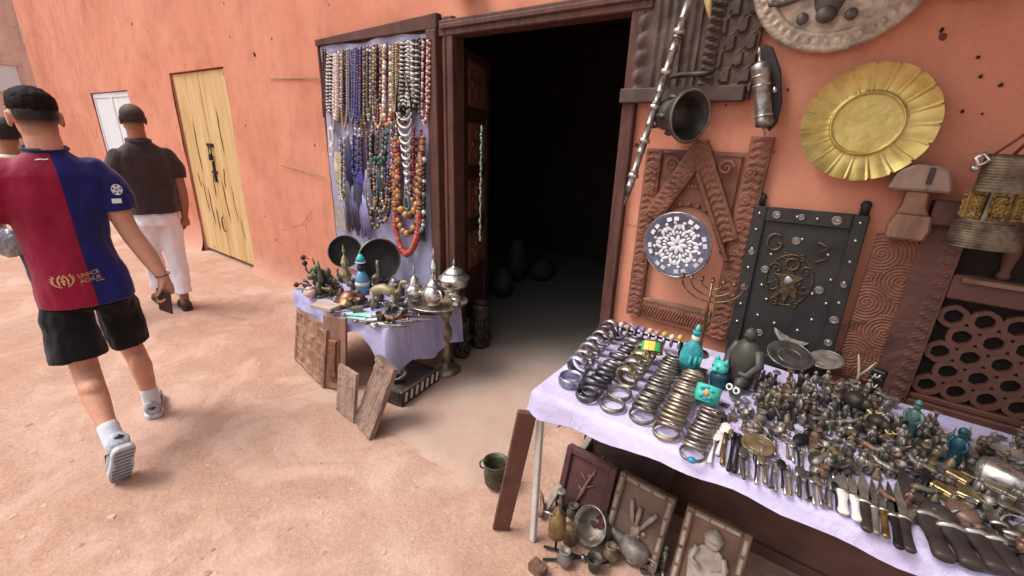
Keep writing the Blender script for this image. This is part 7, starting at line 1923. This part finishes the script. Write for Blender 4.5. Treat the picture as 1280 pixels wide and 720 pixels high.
def person_three():
    root = thing('person', 'dark haired person in a pale shirt mostly hidden behind the man in the football shirt', 'person', (-5.1, .53, 0))
    HC = Vector((-5.12, .555, 1.50))
    b = M(); head(b, HC, .96)
    limb(b, [(-5.1, .55, 1.26), (-5.1, .55, 1.34), (-5.11, .555, 1.43)], [.06, .056, .055])
    loft(b, [(-5.09, .55, .75, .14, .10), (-5.09, .55, 1.0, .13, .095), (-5.1, .55, 1.16, .16, .10), (-5.1, .55, 1.26, .15, .09), (-5.1, .55, 1.32, .07, .06)])
    WL = (-5.09, .405, .86)
    limb(b, [(-5.1, .40, 1.24), (-5.09, .385, 1.05), (-5.09, .395, .96), WL], [.05, .042, .036, .026]); hand(b, WL, Vector((0, .02, -1)), Vector((0, -1, 0)), .9, 1.2, -1)
    limb(b, [(-5.1, .70, 1.24), (-5.12, .72, 1.05), (-5.16, .71, .95), (-5.24, .70, .88)], [.05, .042, .036, .026]); hand(b, (-5.24, .70, .88), Vector((-.6, 0, -1)), Vector((0, 1, 0)), .9, .7, 1)
    for pts in ([(-5.09, .62, .75), (-5.04, .62, .42), (-4.96, .62, .07)], [(-5.09, .48, .75), (-5.14, .49, .42), (-5.14, .49, .07)]): limb(b, pts, [.075, .05, .036])
    fuse(b, 'body', skin('skin_person', rgb(150,98,74), rgb(34,28,27), (1.44, 1.50), -5.125), root, .007, 2)
    m = M(); m.ell((HC.x+.012, HC.y, HC.z+.035), (.098, .086, .085), ID, 20, 14); m.ell((HC.x+.04, HC.y, HC.z), (.06, .072, .06), ID, 16, 12)
    fuse(m, 'hair', simple('black_hair', rgb(26,22,21), .7, 0, .35, 160, .6), root, .006, 2, lambda p: .003*noise.noise(p*80))
    s = M(); loft(s, [(-5.09, .55, .80, .16, .125), (-5.09, .55, 1.0, .158, .12), (-5.1, .55, 1.16, .178, .122), (-5.1, .55, 1.25, .165, .105), (-5.1, .55, 1.31, .11, .08), (-5.1, .552, 1.355, .066, .064)])
    limb(s, [(-5.1, .415, 1.24), (-5.095, .385, 1.10)], [.064, .062], cut=True); limb(s, [(-5.1, .685, 1.24), (-5.11, .715, 1.10)], [.064, .062], cut=True)
    fuse(s, 'shirt', fabric('pale_shirt', rgb(206,200,176), .06), root, .009, 3, wrinkle(.006, 7, 1))
    s = M(); loft(s, [(-5.09, .55, .86, .14, .105), (-5.09, .55, .72, .15, .115)]); limb(s, [(-5.09, .62, .74), (-5.04, .62, .42), (-4.97, .62, .12)], [.085, .07, .058], cut=True); limb(s, [(-5.09, .48, .74), (-5.14, .49, .42), (-5.14, .49, .12)], [.085, .07, .058], cut=True)
    fuse(s, 'trousers', fabric('dark_trousers', rgb(52,50,58), .15), root, .009, 3, wrinkle(.006, 7, 4))
    lb = simple('dark_sole', rgb(36,30,28), .7)
    shoe(root, (-4.92, .62, .016), (-5.16, .63, .016), (0, 0, 1), lb, lb, .044, .075); shoe(root, (-5.10, .49, .016), (-5.34, .49, .016), (0, 0, 1), lb, lb, .044, .075)
    t = thing('plastic_bag', 'crumpled silvery grey plastic bag carried by the hidden person at the left edge', 'bag', (-5.09, .39, .60))
    bm = bmesh.new(); bmesh.ops.create_icosphere(bm, subdivisions=5, radius=1)
    for v in bm.verts:
        p = v.co.copy(); k = 1+.16*noise.fractal(p*2.2, .8, 2, 4)+.09*abs(noise.noise(p*5))
        v.co = Vector((p.x*.085*k, p.y*.105*k, .115+p.z*.125*k))
        if p.z > .6: v.co.x *= 1-.9*(p.z-.6)/.4; v.co.y *= 1-.8*(p.z-.6)/.4
    me = bpy.data.meshes.new('bag_body'); bm.to_mesh(me); bm.free()
    for p in me.polygons: p.use_smooth = True
    me.materials.append(simple('grey_plastic', rgb(142,142,152), .25, .1, .4, 12, .3)); o = bpy.data.objects.new('bag_body', me); COL.objects.link(o); o.parent = t
    m = M(); m.tube([(0, -.03, .22), (0, -.01, .27), (0, .015, .29), (0, .02, .24)], .007, 6); m.build('bag_handle', simple('grey_plastic', rgb(142,142,152), .25, .1, .4, 12, .3), t)
person_three()
